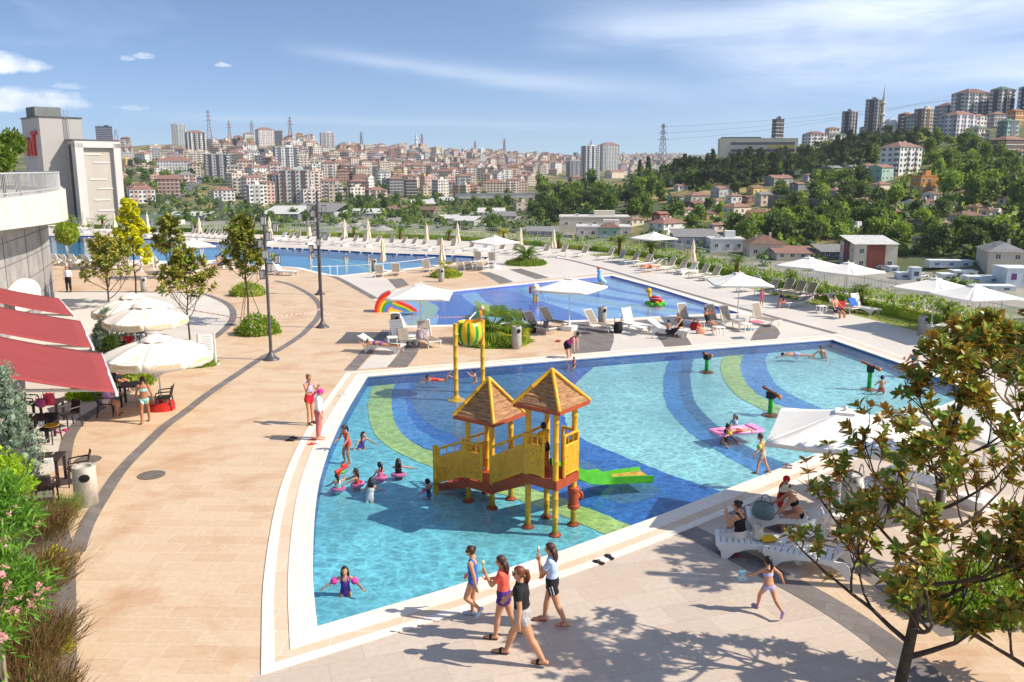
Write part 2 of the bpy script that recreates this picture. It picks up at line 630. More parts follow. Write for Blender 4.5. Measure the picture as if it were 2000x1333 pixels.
# ------------------------------------------------------------------ the terrace: deck with three pools let into it
FENCE_PX=[(30,437),(150,443),(350,449.5),(540,454.5),(720,459),(900,463),(1050,472),(1150,482),(1225,489),(1331,504),(1520,547),(1685,580),(1800,605),(1950,641),(2150,692)]
FENCE=Gs(FENCE_PX)
DECK=[FENCE[0]+Vector((-40,3,0))]+[p+Vector((.15,.25,0)) for p in FENCE]+[Vector((44,18,0)),Vector((44,-16,0)),Vector((-40,-16,0)),Vector((-60,20,0))]
_edge=lambda pix,n=6: smoothpoly(Gs(pix),n)
MAIN=_edge([(620,1225),(612,1140),(612,1060),(617,985),(628,925),(650,860),(682,795),(718,736)],4)[:-1]+Gs([(718,736),(900,721),(1200,696),(1625,664),(1760,711),(1908,767),(1700,846),(1500,925),(1280,1011),(1100,1076),(860,1155)])
MID=Gs([(795,637),(781,612),(762,596),(748,586),(875,571),(1057,552),(1194,539),(1276,561),(1394,597),(1448,613),(1354,615),(1210,623),(1081,628),(885,635)])
LAP=Gs([(-60,462),(106,461),(180,461),(350,469.5),(455,475.5),(532,483),(625,487),(750,494.5),(900,499.5),(955,503),(948,508),(889,514),(824,522),(772,527.5),(726,532),(663,539)]) \
 + smoothpoly(Gs([(663,539),(646,537),(609,529),(586,523.5),(540,520.5),(480,517),(395,512.5),(250,508.5),(163,507),(107,507),(-60,507)]),3)[1:]
POOLS={'main': (MAIN,-0.07,-0.42),'splash': (MID,-0.07,-0.24),'lap': (LAP,-0.10,-0.85)}
def deck():
 mb=MB()
 fill(mb,DECK,[MAIN,MID,LAP],0.0,0)
 skirt(mb,DECK,ZF-1,0.0,1)
 beige=tilemat('beige_paving',S(210,185,155),S(203,174,142),S(217,196,170),0.92,0.46,.009,stain=(S(180,130,90),0.55,.62),rot=.03)
 wall=pm('retaining_wall',S(150,144,134),S(120,116,108),.4,.9)
 tag(mb.build('pool_deck',[beige,wall]),kind='structure')
 lightm=tilemat('pale_paving',S(202,186,169),S(192,175,158),S(176,160,144),1.25,.62,.006,stain=(S(190,165,142),.5,.45),rot=-.32)
 darkm=tilemat('dark_paving',S(132,124,118),S(116,108,104),S(102,96,92),.6,.3,.006,stain=(S(95,88,84),1.2,.5),rot=.5)
 concm=tilemat('grey_concrete_paving',S(214,206,194),S(206,197,186),S(196,188,176),3.0,3.0,.004,stain=(S(196,184,168),.4,.4),rot=.1)
 mb=MB()
 off=offset(MAIN,.5)
 k0=0
 near=[off[0]]+off[-1:-9:-1]
 fill(mb,[Vector((-5.2,7.0,0))]+[near[0]+Vector((-.35,-.5,0))]+near[1:]+[Vector((60,34,0)),Vector((60,-10,0)),Vector((-5.2,-10,0))],z=.004)
 tag(mb.build('pale_paving',lightm),kind='structure')
 mb=MB()
 fill(mb,Gs([(940,530),(958,508),(974,503),(955,500.5),(900,497),(750,492),(625,484.5),(532,480.5),(455,473),(350,467),(180,458.8),(60,459),(30,441)])+FENCE[1:]
   + [Vector((56,42,0))]+Gs([(1960,770),(1766,706),(1632,657),(1520,668),(1352,681),(1188,692),(1173,687),(1186,654),(1150,638),(1210,628),(1354,620),(1452,617),(1455,612),(1394,593),(1276,557),(1196,534),(1057,547),(1000,553)]),z=.0055)
 fill(mb,Gs([(663,542),(726,535),(757,546),(773,563),(742,583),(730,580),(702,565)]),z=.004)
 fill(mb,Gs([(700,722),(735,686),(768,647),(793,649),(803,688),(790,715)]),z=.004)
 tag(mb.build('pale_concrete',concm),kind='structure')
 mb=MB()
 ring=[(300,571),(349,571.5),(395,575),(414,580),(442,593),(455,609),(451,630),(430,651),(405,668),(330,718),(265,757),(200,795),(162,819),(140,845),(130,870),(124,910)]
 fill(mb,[Vector((-38,60,0))]+[G(115,570)]+[p for p in smoothpoly(Gs(ring),4)]+[Vector((-13,15,0)),Vector((-40,15,0))],z=.004)
 tag(mb.build('grey_concrete',concm),kind='structure')
 mb=MB()
 band(mb,Gs([(115,570)]+ring),.38,.009)
 band(mb,Gs([(150,1080),(171,1023),(205,965),(240,915),(292,862),(326,830),(360,806),(408,769),(458,735),(516,697),(544,684),(586,657),(607,637),(621,620),(626,606),(622,593),(609,579),(586,565),(563,555),(538,549)]),.34,.010)
 band(mb,Gs([(640,537),(664,546),(690,560),(715,574),(733,584)]),.45,.008)
 fill(mb,Gs([(757,546),(785,544),(799,557),(775,564)]),z=.008)
 fill(mb,Gs([(933,532),(956,532),(981,541),(1003,551),(977,555),(957,543)]),z=.008)
 fill(mb,Gs([(994,527),(1017,525),(1046,534),(1073,543),(1047,546),(1021,537)]),z=.008)
 band(mb,Gs([(1060,502),(1100,506),(1147,517),(1199,531),(1276,554),(1394,588),(1500,617),(1632,652)]),.42,.008,n=3)
 band(mb,Gs([(684,724),(712,693),(735,668),(757,645)]),.55,.008)
 band(mb,Gs([(775,718),(797,690),(805,665),(806,648)]),[.85,.85,.7],.008)
 band(mb,Gs([(1126,628),(1152,640),(1160,660),(1146,694)]),[2.2,2.0,1.9],.008)
 band(mb,Gs([(1250,626),(1290,640),(1312,658),(1328,682)]),[1.6,1.5,1.3],.008)
 fill(mb,Gs([(1484,638),(1503,632),(1519,642),(1524,652),(1516,663),(1465,667),(1472,652)]),z=.008)
 band(mb,Gs([(1300,1015),(1390,1060),(1500,1118),(1590,1166),(1680,1222),(1772,1292),(1860,1370)]),.62,.010)
 band(mb,Gs([(1400,980),(1560,1040),(1720,1125),(1880,1240)]),.9,.008)
 tag(mb.build('dark_paving_band',darkm),kind='structure')
 mb=MB()
 pts=smoothpoly(Gs([(1560,1130),(1690,1205),(1800,1290),(1900,1390)]),5)
 fill(mb,pts+[Vector((16,8,0)),Vector((30,8,0)),Vector((30,20,0))]+smoothpoly(Gs([(2050,1190),(1850,1180),(1700,1100),(1600,1060)]),4),z=.007)
 tag(mb.build('beige_paving',beige),kind='structure')
 mb=MB()
 fill(mb,Gs([(60,900),(126,1000),(148,1084),(151,1333),(155,1500),(60,1500),(0,1100)]),z=.012)
 tag(mb.build('stone_kerb_strip',darkm),kind='structure')
 white=tilemat('white_coping_stone',S(240,230,216),S(233,221,205),S(222,208,190),.9,3.0,.003,rough=.5,stain=(S(224,206,186),.8,.4),bump=.08)
 sand=tilemat('sand_coping_stone',S(226,200,174),S(214,186,158),S(240,226,208),.8,.8,.006,rough=.5,stain=(S(206,178,150),1.5,.4),bump=.1)
 for nm,rings in (('main',((0,.42,0,.018),(.42,.50,0,.030),(.50,.76,1,.016),(.76,.98,0,.020))),('splash',((0,.55,0,.018),)),('lap',((0,.55,0,.018),))):
  mb=MB()
  for a,b_,mi,z in rings:
   fill(mb,offset(POOLS[nm][0],b_),[offset(POOLS[nm][0],a) if a>0 else POOLS[nm][0]],z,mi)
   skirt(mb,offset(POOLS[nm][0],b_),0,z,mi)
   if a>0:
    skirt(mb,offset(POOLS[nm][0],a),0,z,mi)
  skirt(mb,POOLS[nm][0],-.04,.018,0)
  tag(mb.build('pool_coping',[white,sand]),kind='structure')
def mosaic(name,c,var=.16):
 m,t,b=newmat(name)
 tc=t.n('ShaderNodeTexCoord').outputs['Object']
 sn=t.n('ShaderNodeVectorMath',operation='SNAP')
 sn.inputs[1].default_value=(.06,.06,.06)
 t.link(tc,sn.inputs[0])
 wn=t.n('ShaderNodeTexWhiteNoise',noise_dimensions='3D')
 t.link(sn.outputs[0],wn.inputs['Vector'])
 f=t.m('ADD',t.m('MULTIPLY',wn.outputs[0],2*var),1-var)
 big=t.ramp(t.noise(tc,.5,4),[(.3,.9),(.7,1.08)])
 t.link(t.mix(1.0,t.mix(1.0,c,f,'MULTIPLY'),big,'MULTIPLY'),b.inputs['Base Color'])
 b.inputs['Roughness'].default_value=.35
 return m
def watermat(name,wave,web,lo,tint,scale=1.0,rough=.04):
 m,t,b=newmat(name)
 m.node_tree.nodes.remove(b)
 tc=t.n('ShaderNodeTexCoord').outputs['Object']
 warp=t.n('ShaderNodeTexNoise')
 warp.inputs['Scale'].default_value=1.1*scale
 warp.inputs['Detail'].default_value=3
 t.link(tc,warp.inputs['Vector'])
 vm=t.n('ShaderNodeVectorMath',operation='MULTIPLY_ADD')
 t.link(warp.outputs['Color'],vm.inputs[0])
 vm.inputs[1].default_value=(.75,.75,0)
 t.link(tc,vm.inputs[2])
 mp=t.n('ShaderNodeMapping')
 mp.inputs['Scale'].default_value=(1.0,1.35,0.01)
 t.link(vm.outputs[0],mp.inputs[0])
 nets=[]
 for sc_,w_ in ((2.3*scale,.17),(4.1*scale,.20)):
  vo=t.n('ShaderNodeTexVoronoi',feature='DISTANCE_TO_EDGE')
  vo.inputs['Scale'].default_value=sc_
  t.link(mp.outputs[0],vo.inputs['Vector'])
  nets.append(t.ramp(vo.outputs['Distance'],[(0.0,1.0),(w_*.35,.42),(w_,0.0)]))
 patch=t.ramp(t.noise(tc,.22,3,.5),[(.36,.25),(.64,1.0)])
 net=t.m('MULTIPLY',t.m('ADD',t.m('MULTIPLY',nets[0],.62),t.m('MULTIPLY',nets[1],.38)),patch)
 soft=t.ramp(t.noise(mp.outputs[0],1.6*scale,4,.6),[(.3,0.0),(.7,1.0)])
 f=t.m('ADD',lo,t.m('ADD',t.m('MULTIPLY',net,web),t.m('MULTIPLY',soft,.10)),None,True)  # caustic web of sunlight put into the water's transmission colour
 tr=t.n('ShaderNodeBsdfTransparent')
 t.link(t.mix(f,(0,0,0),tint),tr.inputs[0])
 gl=t.n('ShaderNodeBsdfGlossy')
 gl.inputs['Roughness'].default_value=rough
 bn=t.n('ShaderNodeBump')
 bn.inputs['Strength'].default_value=wave
 bn.inputs['Distance'].default_value=.06
 h=t.m('ADD',t.noise(mp.outputs[0],2.2*scale,4,.55),t.m('MULTIPLY',t.noise(mp.outputs[0],7.0*scale,3,.5),.3))
 t.link(h,bn.inputs['Height'])
 t.link(bn.outputs[0],gl.inputs['Normal'])
 fr=t.n('ShaderNodeLayerWeight')
 fr.inputs[0].default_value=.5
 t.link(bn.outputs[0],fr.inputs['Normal'])
 fres=t.m('ADD',t.m('MULTIPLY',t.m('POWER',fr.outputs['Facing'],5.0),.98),.02)
 mx=t.n('ShaderNodeMixShader')
 t.link(fres,mx.inputs[0])
 t.link(tr.outputs[0],mx.inputs[1])
 t.link(gl.outputs[0],mx.inputs[2])
 t.link(mx.outputs[0],m.node_tree.nodes['Material Output'].inputs[0])
 return m
def pools():
 turq=mosaic('turquoise_mosaic',S(164,228,230),.08)
 teal=mosaic('deep_turquoise_mosaic',S(122,205,221),.08)
 green=mosaic('green_mosaic',S(184,216,122),.10)
 blue=mosaic('blue_mosaic',S(88,154,218),.12)
 deep=mosaic('royal_blue_mosaic',S(58,118,198),.14)
 grey=mosaic('grey_blue_mosaic',S(80,128,170),.18)
 navy=mosaic('wall_mosaic',S(40,92,160),.15)
 P,zw,zf=POOLS['main']
 mb=MB()
 fill(mb,offset(P,.3),z=zf)
 skirt(mb,P,zf-.02,0,2)
 fill(mb,Gs([(590,1250),(590,900),(720,700),(750,735),(742,790),(760,850),(850,905),(1000,968),(1190,1030),(1090,1120),(860,1200)],zf),z=zf+.004,mat=1)
 tag(mb.build('pool_floor',[turq,teal,navy]),kind='structure')
 z=lambda k: zf+.004*k
 def wob(pts,n=10,amp=.055):
  P_=smoothpoly(pts,n)
  return [q+Vector((noise.noise((q.x*3.1,q.y*3.1,1.0))*amp+noise.noise((q.x*9,q.y*9,5.0))*amp*.6,noise.noise((q.x*3.1,q.y*3.1,7.0))*amp+noise.noise((q.x*9,q.y*9,3.0))*amp*.6,0)) for q in P_]
 def wband(pts,w,zz,mat=0):
  P_=smoothpoly(pts,10)
  L_,R_=[],[]
  for i,q in enumerate(P_):
   d=(P_[min(i+1,len(P_)-1)]-P_[max(i-1,0)]).xy.normalized()
   n_=Vector((-d.y,d.x,0))*w/2
   L_.append(q+n_)
   R_.append(q-n_)
  L_,R_=wob(L_,3),wob(R_,3)
  mb.sheet([[Vector((a.x,a.y,zz)) for a in r_] for r_ in (R_,L_)],mat)
 mb=MB()
 g1=Gs([(757,728),(745,770),(742,800),(752,838),(780,868),(830,893),(880,912),(945,940),(1010,962),(1080,985),(1150,1012),(1240,1050)],zf)
 wband(g1,.85,z(4))
 g2=Gs([(1444,672),(1430,700),(1427,722),(1437,748),(1462,774),(1497,793),(1530,806),(1600,826),(1700,850)],zf)
 wband(g2,.85,z(4))
 tag(mb.build('green_mosaic_band',green),kind='structure')
 mb=MB()
 wedge=Gs([(770,728),(763,775),(764,805),(775,838),(800,862),(850,885),(900,903),(960,930),(1030,955),(1100,978),(1170,1000),(1260,1040),(1420,975),(1376,950),(1317,931),(1250,904),(1232,898),(1178,876),(1137,857),(1110,835),(1102,808),(1108,780),(1124,751),(1160,700),(1000,700)],zf)
 fill(mb,wob(wedge+wedge[:1],6)[:-1],z=z(2),mat=1)
 inner=Gs([(830,700),(805,760),(810,800),(840,830),(910,860),(990,880),(1060,905),(1130,940),(1210,985),(1290,960),(1240,935),(1150,905),(1090,870),(1070,820),(1080,770),(1115,705)],zf)
 fill(mb,wob(inner+inner[:1],6)[:-1],z=z(3),mat=2)
 wband(Gs([(792,725),(776,770),(776,805),(795,840),(830,862),(880,884)],zf),.75,z(3)+.003,0)
 left=[(1318,680),(1303,715),(1295,745),(1304,796),(1345,843),(1396,877),(1464,918),(1520,950)]
 midl=[(1338,680),(1330,715),(1326,745),(1335,790),(1372,835),(1420,872),(1495,912),(1560,940)]
 right=[(1362,680),(1352,715),(1349,742),(1358,785),(1390,821),(1441,862),(1520,900),(1600,925)]
 sl,sm_,sr=(wob(Gs(q,zf),12) for q in (left,midl,right))
 mb.sheet([[Vector((p.x,p.y,z(2))) for p in r_] for r_ in (sm_,sl)],0)
 mb.sheet([[Vector((p.x,p.y,z(2))) for p in r_] for r_ in (sr,sm_)],2)
 l3=[(1457,670),(1441,705),(1446,735),(1470,762),(1505,783),(1545,799),(1620,822)]
 r3=[(1514,670),(1495,703),(1508,740),(1531,763),(1575,786),(1620,803),(1690,820)]
 sl,sr=(wob(Gs(q,zf),12) for q in (l3,r3))
 mb.sheet([[Vector((p.x,p.y,z(3))) for p in r_] for r_ in (sr,sl)],0)
 tag(mb.build('blue_mosaic_band',[blue,deep,grey]),kind='structure')
 mb=MB()
 fill(mb,offset(P,.02),z=zw)
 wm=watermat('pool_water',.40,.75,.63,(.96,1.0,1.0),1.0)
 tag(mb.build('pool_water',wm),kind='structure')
 P,zw,zf=POOLS['splash']
 lb=mosaic('light_blue_mosaic',S(150,200,240),.25)
 rb=mosaic('cobalt_mosaic',S(74,116,208),.25)
 mb_=mosaic('mid_blue_mosaic',S(112,162,226),.25)
 yl=mosaic('pale_yellow_mosaic',S(176,206,170),.15)
 mb=MB()
 fill(mb,offset(P,.3),z=zf,mat=0)
 skirt(mb,P,zf-.02,0,1)
 tag(mb.build('splash_pool_floor',[lb,rb]),kind='structure')
 mb=MB()
 z=zf+.004
 fill(mb,Gs([(834,560),(895,566),(905,582),(930,600),(955,640),(850,645),(858,618),(842,600),(824,590)],zf),z=z,mat=0)
 fill(mb,Gs([(925,566),(978,558),(1010,572),(1060,590),(1130,612),(1180,640),(1090,640),(1010,615),(950,590)],zf),z=z,mat=0)
 band(mb,Gs([(985,560),(1060,582),(1160,600),(1230,607),(1340,625)],zf),.9,z+.003,1)
 band(mb,Gs([(1020,552),(1100,567),(1200,583),(1300,598),(1400,612),(1450,615)],zf),1.1,z,0)
 band(mb,Gs([(1140,543),(1180,560),(1230,572),(1310,584)],zf),.8,z,0)
 band(mb,Gs([(1000,556),(1080,573),(1180,592),(1280,604),(1370,614)],zf),.35,z+.004,2)
 band(mb,Gs([(800,642),(843,605),(820,588),(800,570)],zf),.9,z+.002,2)
 tag(mb.build('splash_pool_bands',[rb,mb_,yl]),kind='structure')
 mb=MB()
 fill(mb,offset(P,.02),z=zw)
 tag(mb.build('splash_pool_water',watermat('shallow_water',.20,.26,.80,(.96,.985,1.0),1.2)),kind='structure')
 P,zw,zf=POOLS['lap']
 lf=mosaic('lap_floor_mosaic',S(62,158,200),.06)
 lg=mosaic('lap_line_mosaic',S(130,196,180),.06)
 mb=MB()
 fill(mb,offset(P,.3),z=zf,mat=0)
 skirt(mb,P,zf-.02,0,2)
 band(mb,Gs([(250,482),(400,487),(520,490),(610,499),(680,514),(745,535),(790,550)],zf),.7,zf+.004,1)
 tag(mb.build('lap_pool_floor',[lf,lg,navy]),kind='structure')
 mb=MB()
 fill(mb,offset(P,.02),z=zw)
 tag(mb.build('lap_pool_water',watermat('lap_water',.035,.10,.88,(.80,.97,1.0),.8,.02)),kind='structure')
deck()
pools()
# ------------------------------------------------------------------ the far city, houses, trees
ORD=['','first','second','third','fourth','fifth','sixth','seventh','eighth','ninth','tenth','eleventh','twelfth','thirteenth','fourteenth','fifteenth','sixteenth','seventeenth','eighteenth','nineteenth','twentieth']
for tens,base_ in ((20,'twenty'),(30,'thirty'),(40,'forty'),(50,'fifty'),(60,'sixty')):
 if tens>20:
  ORD.append({30: 'thirtieth',40: 'fortieth',50: 'fiftieth',60: 'sixtieth'}[tens])
 ORD+=[base_+'-'+ORD[i] for i in range(1,10)]
NUM=['zero','one','two','three','four','five','six','seven','eight','nine','ten','eleven','twelve','thirteen','fourteen','fifteen']
def px_of(p):
 d=p.y*CP+(CAM_H-p.z)*SP
 return 1000+FPX*p.x/d,666.5+FPX*(p.y*SP-(CAM_H-p.z)*CP)/-d
def number_labels(items,way='from left'):
 by={}
 for o,l in items:
  by.setdefault(l,[]).append(o)
 for l,os_ in by.items():
  os_.sort(key=lambda o: px_of(o.location)[0])
  for i,o in enumerate(os_):
   if len(os_)==1:
    o['label']=l
   elif i==len(os_)-1:
    o['label']=l+', rightmost'
   else:
    o['label']=l+', %s %s'%(ORD[i+1],way)
WALLC={'cream': S(222,208,186),'white': S(226,224,220),'pale pink': S(226,208,200),'salmon': S(210,178,162),'peach': S(224,204,184),
   'light grey': S(178,177,176),'ochre': S(204,168,112),'terracotta': S(178,134,116),'sand': S(208,194,174),'lilac': S(188,178,192),
   'slate grey': S(116,120,128),'brown': S(122,98,86),'yellow': S(216,188,112),'mint': S(160,188,176),'dark': S(66,62,66),'navy': S(54,64,94),
   'orange': S(206,144,76),'brick red': S(140,74,62)}
wallm={k: pm('wall_'+k.replace(' ','_'),v,tuple(x*.86 for x in v),.25,.85) for k,v in WALLC.items()}
ROOFC={'red': S(150,112,98),'brown': S(124,94,80),'grey': S(138,136,134),'green': S(96,116,104),'pale': S(206,204,198)}
roofm={k: pm('roof_'+k,v,tuple(x*.7 for x in v),.6,.85) for k,v in ROOFC.items()}
glassm=pm('window_glass',S(70,74,82),S(94,98,106),.8,.2,spec=.6)
trimm=pm('white_trim',S(224,220,212),S(206,202,194),1.0,.8)
steel=pm('galvanised_steel',S(150,152,154),S(120,122,126),4,.5,metal=.6)
def roof_mesh(w,d,H,kind):
 mb=MB()
 o=.45
 if kind=='hip':
  h=min(w,d)*.24
  a,b=w/2+o,d/2+o
  if w>=d:
   r1,r2=Vector((-(a-b),0,H+h)),Vector((a-b,0,H+h))
  else:
   r1,r2=Vector((0,-(b-a),H+h)),Vector((0,b-a,H+h))
  c=[Vector((-a,-b,H)),Vector((a,-b,H)),Vector((a,b,H)),Vector((-a,b,H))]
  if w>=d:
   fs=[(c[0],c[1],r2,r1),(c[1],c[2],r2),(c[2],c[3],r1,r2),(c[3],c[0],r1)]
  else:
   fs=[(c[0],c[1],r1),(c[1],c[2],r2,r1),(c[2],c[3],r2),(c[3],c[0],r1,r2)]
  for f in fs:
   mb.add(f,[tuple(range(len(f)))],0)
  mb.add([Vector((p.x,p.y,H-.02)) for p in c],[(3,2,1,0)],1)
  mb.box((w*.2,d*.1,H+h*.75),(.7,.7,h*.9),1)
  mb.box((-w*.25,-d*.12,H+h*.6),(.6,.6,h*.8),1)
 elif kind=='gable':
  h=d*.22
  a,b=w/2+o,d/2+o
  mb.add([(-a,-b,H),(a,-b,H),(a,b,H),(-a,b,H),(-a,0,H+h),(a,0,H+h)],[(0,1,5,4),(2,3,4,5),(1,2,5),(3,0,4),(3,2,1,0)],[0,0,1,1,1])
  mb.box((w*.22,0,H+h*.9),(.6,.6,h*.9),1)
 elif kind=='shed':
  mb.add([(-w/2-o,-d/2-o,H),(w/2+o,-d/2-o,H),(w/2+o,d/2+o,H+d*.12),(-w/2-o,d/2+o,H+d*.12)],[(0,1,2,3)],0)
  mb.box((0,0,H-.1),(w,d,.2),1)
 else:
  mb.box((0,0,H+.1),(w+.3,d+.3,.5),1)
  mb.box((0,0,H+.36),(w-.4,d-.4,.04),0)
  mb.box((w*.15,d*.1,H+1.5),(w*.3,d*.3,2.3),1)
  mb.box((-w*.25,-d*.2,H+.9),(1.6,1.2,1.1),0)
 return mb
def wall_mesh(w,d,fl,style,seed,fh=3.0,windows=True,base=8.0):
 r=random.Random(seed)
 H=fl*fh
 mb=MB()
 mb.box((0,0,(H-base)/2),(w,d,H+base),0)
 if style in ('stripe','tower'):
  k=max(1,int(w/7))
  for i in range(k):
   x=-w/2+(i+.5)*w/k
   mb.box((x,-d/2-.12,H/2),(w/k*.42,.3,H-.1),1)
   mb.box((x,d/2+.12,H/2),(w/k*.42,.3,H-.1),1)
  mb.box((w/2+.12,0,H/2),(.3,d*.35,H-.1),1)
  mb.box((-w/2-.12,0,H/2),(.3,d*.35,H-.1),1)
 if not windows:
  return mb
 for side in range(4):
  L=w if side in (0,2) else d
  n=max(1,int(L/3.1))
  off=(d if side in (0,2) else w)/2
  rz=[0,math.pi/2,math.pi,-math.pi/2][side]
  M=Matrix.Rotation(rz,3,'Z')
  bal=r.randrange(n) if style in ('balcony','tower') and n>1 else -1
  for f in range(fl):
   zc=f*fh+1.6
   for k in range(n):
    x=-L/2+(k+.5)*L/n
    ww=.62 if r.random()<.25 else .46
    if k==bal or (style=='balcony' and k==(bal+2)%n and n>3):
     c=M @ Vector((x,-off-.55,f*fh+.55))
     mb.box(c,(2.5,1.1,1.0),3,rz)
     ww=.8
    x0,x1=x-ww*L/n/2,x+ww*L/n/2
    y=-off-(.3 if style in ('stripe','tower') else .04)
    q=[M @ Vector(p) for p in ((x0,y,zc-.75),(x1,y,zc-.75),(x1,y,zc+.7),(x0,y,zc+.7))]
    mb.quad(*q,2)
   if style in ('slab','balcony') and side==0:
    pass
  if style=='slab':
   for f in range(1,fl):
    mb.box(M @ Vector((0,-off-.1,f*fh)),(L+.1,.2,.35),3,rz)
 return mb
def place_block(nm,pos,w,d,fl,wall,roofkind,roofcol,style,rz,seed,accent=None,cat='apartment block',group=None,fh=3.0,label=None,windows=True,sep_windows=False,roof_trim=None):
 acc=wallm[accent] if accent else wallm[rnd.choice(['terracotta','slate grey','sand','white','brown'])]
 root=wall_mesh(w,d,fl,style,seed,fh,windows).build(nm,[wallm[wall],acc,glassm,trimm],loc=pos,rz=rz)
 tag(root,label,cat,group)
 roof_mesh(w,d,fl*fh,roofkind).build('roof',[roofm[roofcol],wallm[roof_trim or wall]],root)
 if sep_windows:
  add_windows(root,w,d,fl,fh)
 return root
_win={}
def window_mesh(w,h):
 k=(round(w,1),round(h,1))
 if k not in _win:
  mb=MB()
  W,Hh=w/2,h/2
  for a,b,c,e in ((0,Hh,w+.2,.12),(0,-Hh,w+.3,.14),(-W,0,.12,h),(W,0,.12,h),(0,0,.08,h)):
   mb.box((a,-.06,b),(c,.12,e),0)
  mb.quad((-W,-.02,-Hh),(W,-.02,-Hh),(W,-.02,Hh),(-W,-.02,Hh),1)
  _win[k]=mb.mesh('window',[trimm,glassm])
 return _win[k]
def add_windows(root,w,d,fl,fh,sides=(0,1,3)):
 me=window_mesh(1.3,1.35)
 for side in sides:
  L=w if side in (0,2) else d
  n=max(1,min(5,int(L/3.2)))
  off=(d if side in (0,2) else w)/2
  rz=[0,math.pi/2,math.pi,-math.pi/2][side]
  M=Matrix.Rotation(rz,3,'Z')
  for f in range(fl):
   for k in range(n):
    if (k*7+f*3+side)%6==5:
     continue
    link('window',me,root,M @ Vector((-L/2+(k+.5)*L/n,-off,f*fh+1.6)),rz)
def landmark_rel(px):
 lm=[(300,'left of stone tower'),(425,'beside stone tower'),(500,'left of patterned block'),(577,'near patterned block'),(645,'below white ridge tower'),
    (720,'left of minaret'),(813,'under minaret'),(880,'right of minaret'),(950,'above viaduct'),(1020,'above viaduct end'),(1090,'left of navy block'),(1160,'behind navy block'),(1230,'right of navy block')]
 return min(lm,key=lambda q: abs(q[0]-px))[1]
def seat(px,py,top):
 p=hit(px,py)
 r1=_col(RHa,px)[1] if px>1260 else _col(LHa,px)[1]
 if p.y>r1*1.02:
  Y=r1*(1.01 if px>1260 else 1.0)
  u=u_of(px,py)
  p=Vector((u*Y,Y,tz(u,Y)))
 return p,CAM_H+p.y*slope_of(top)-p.z
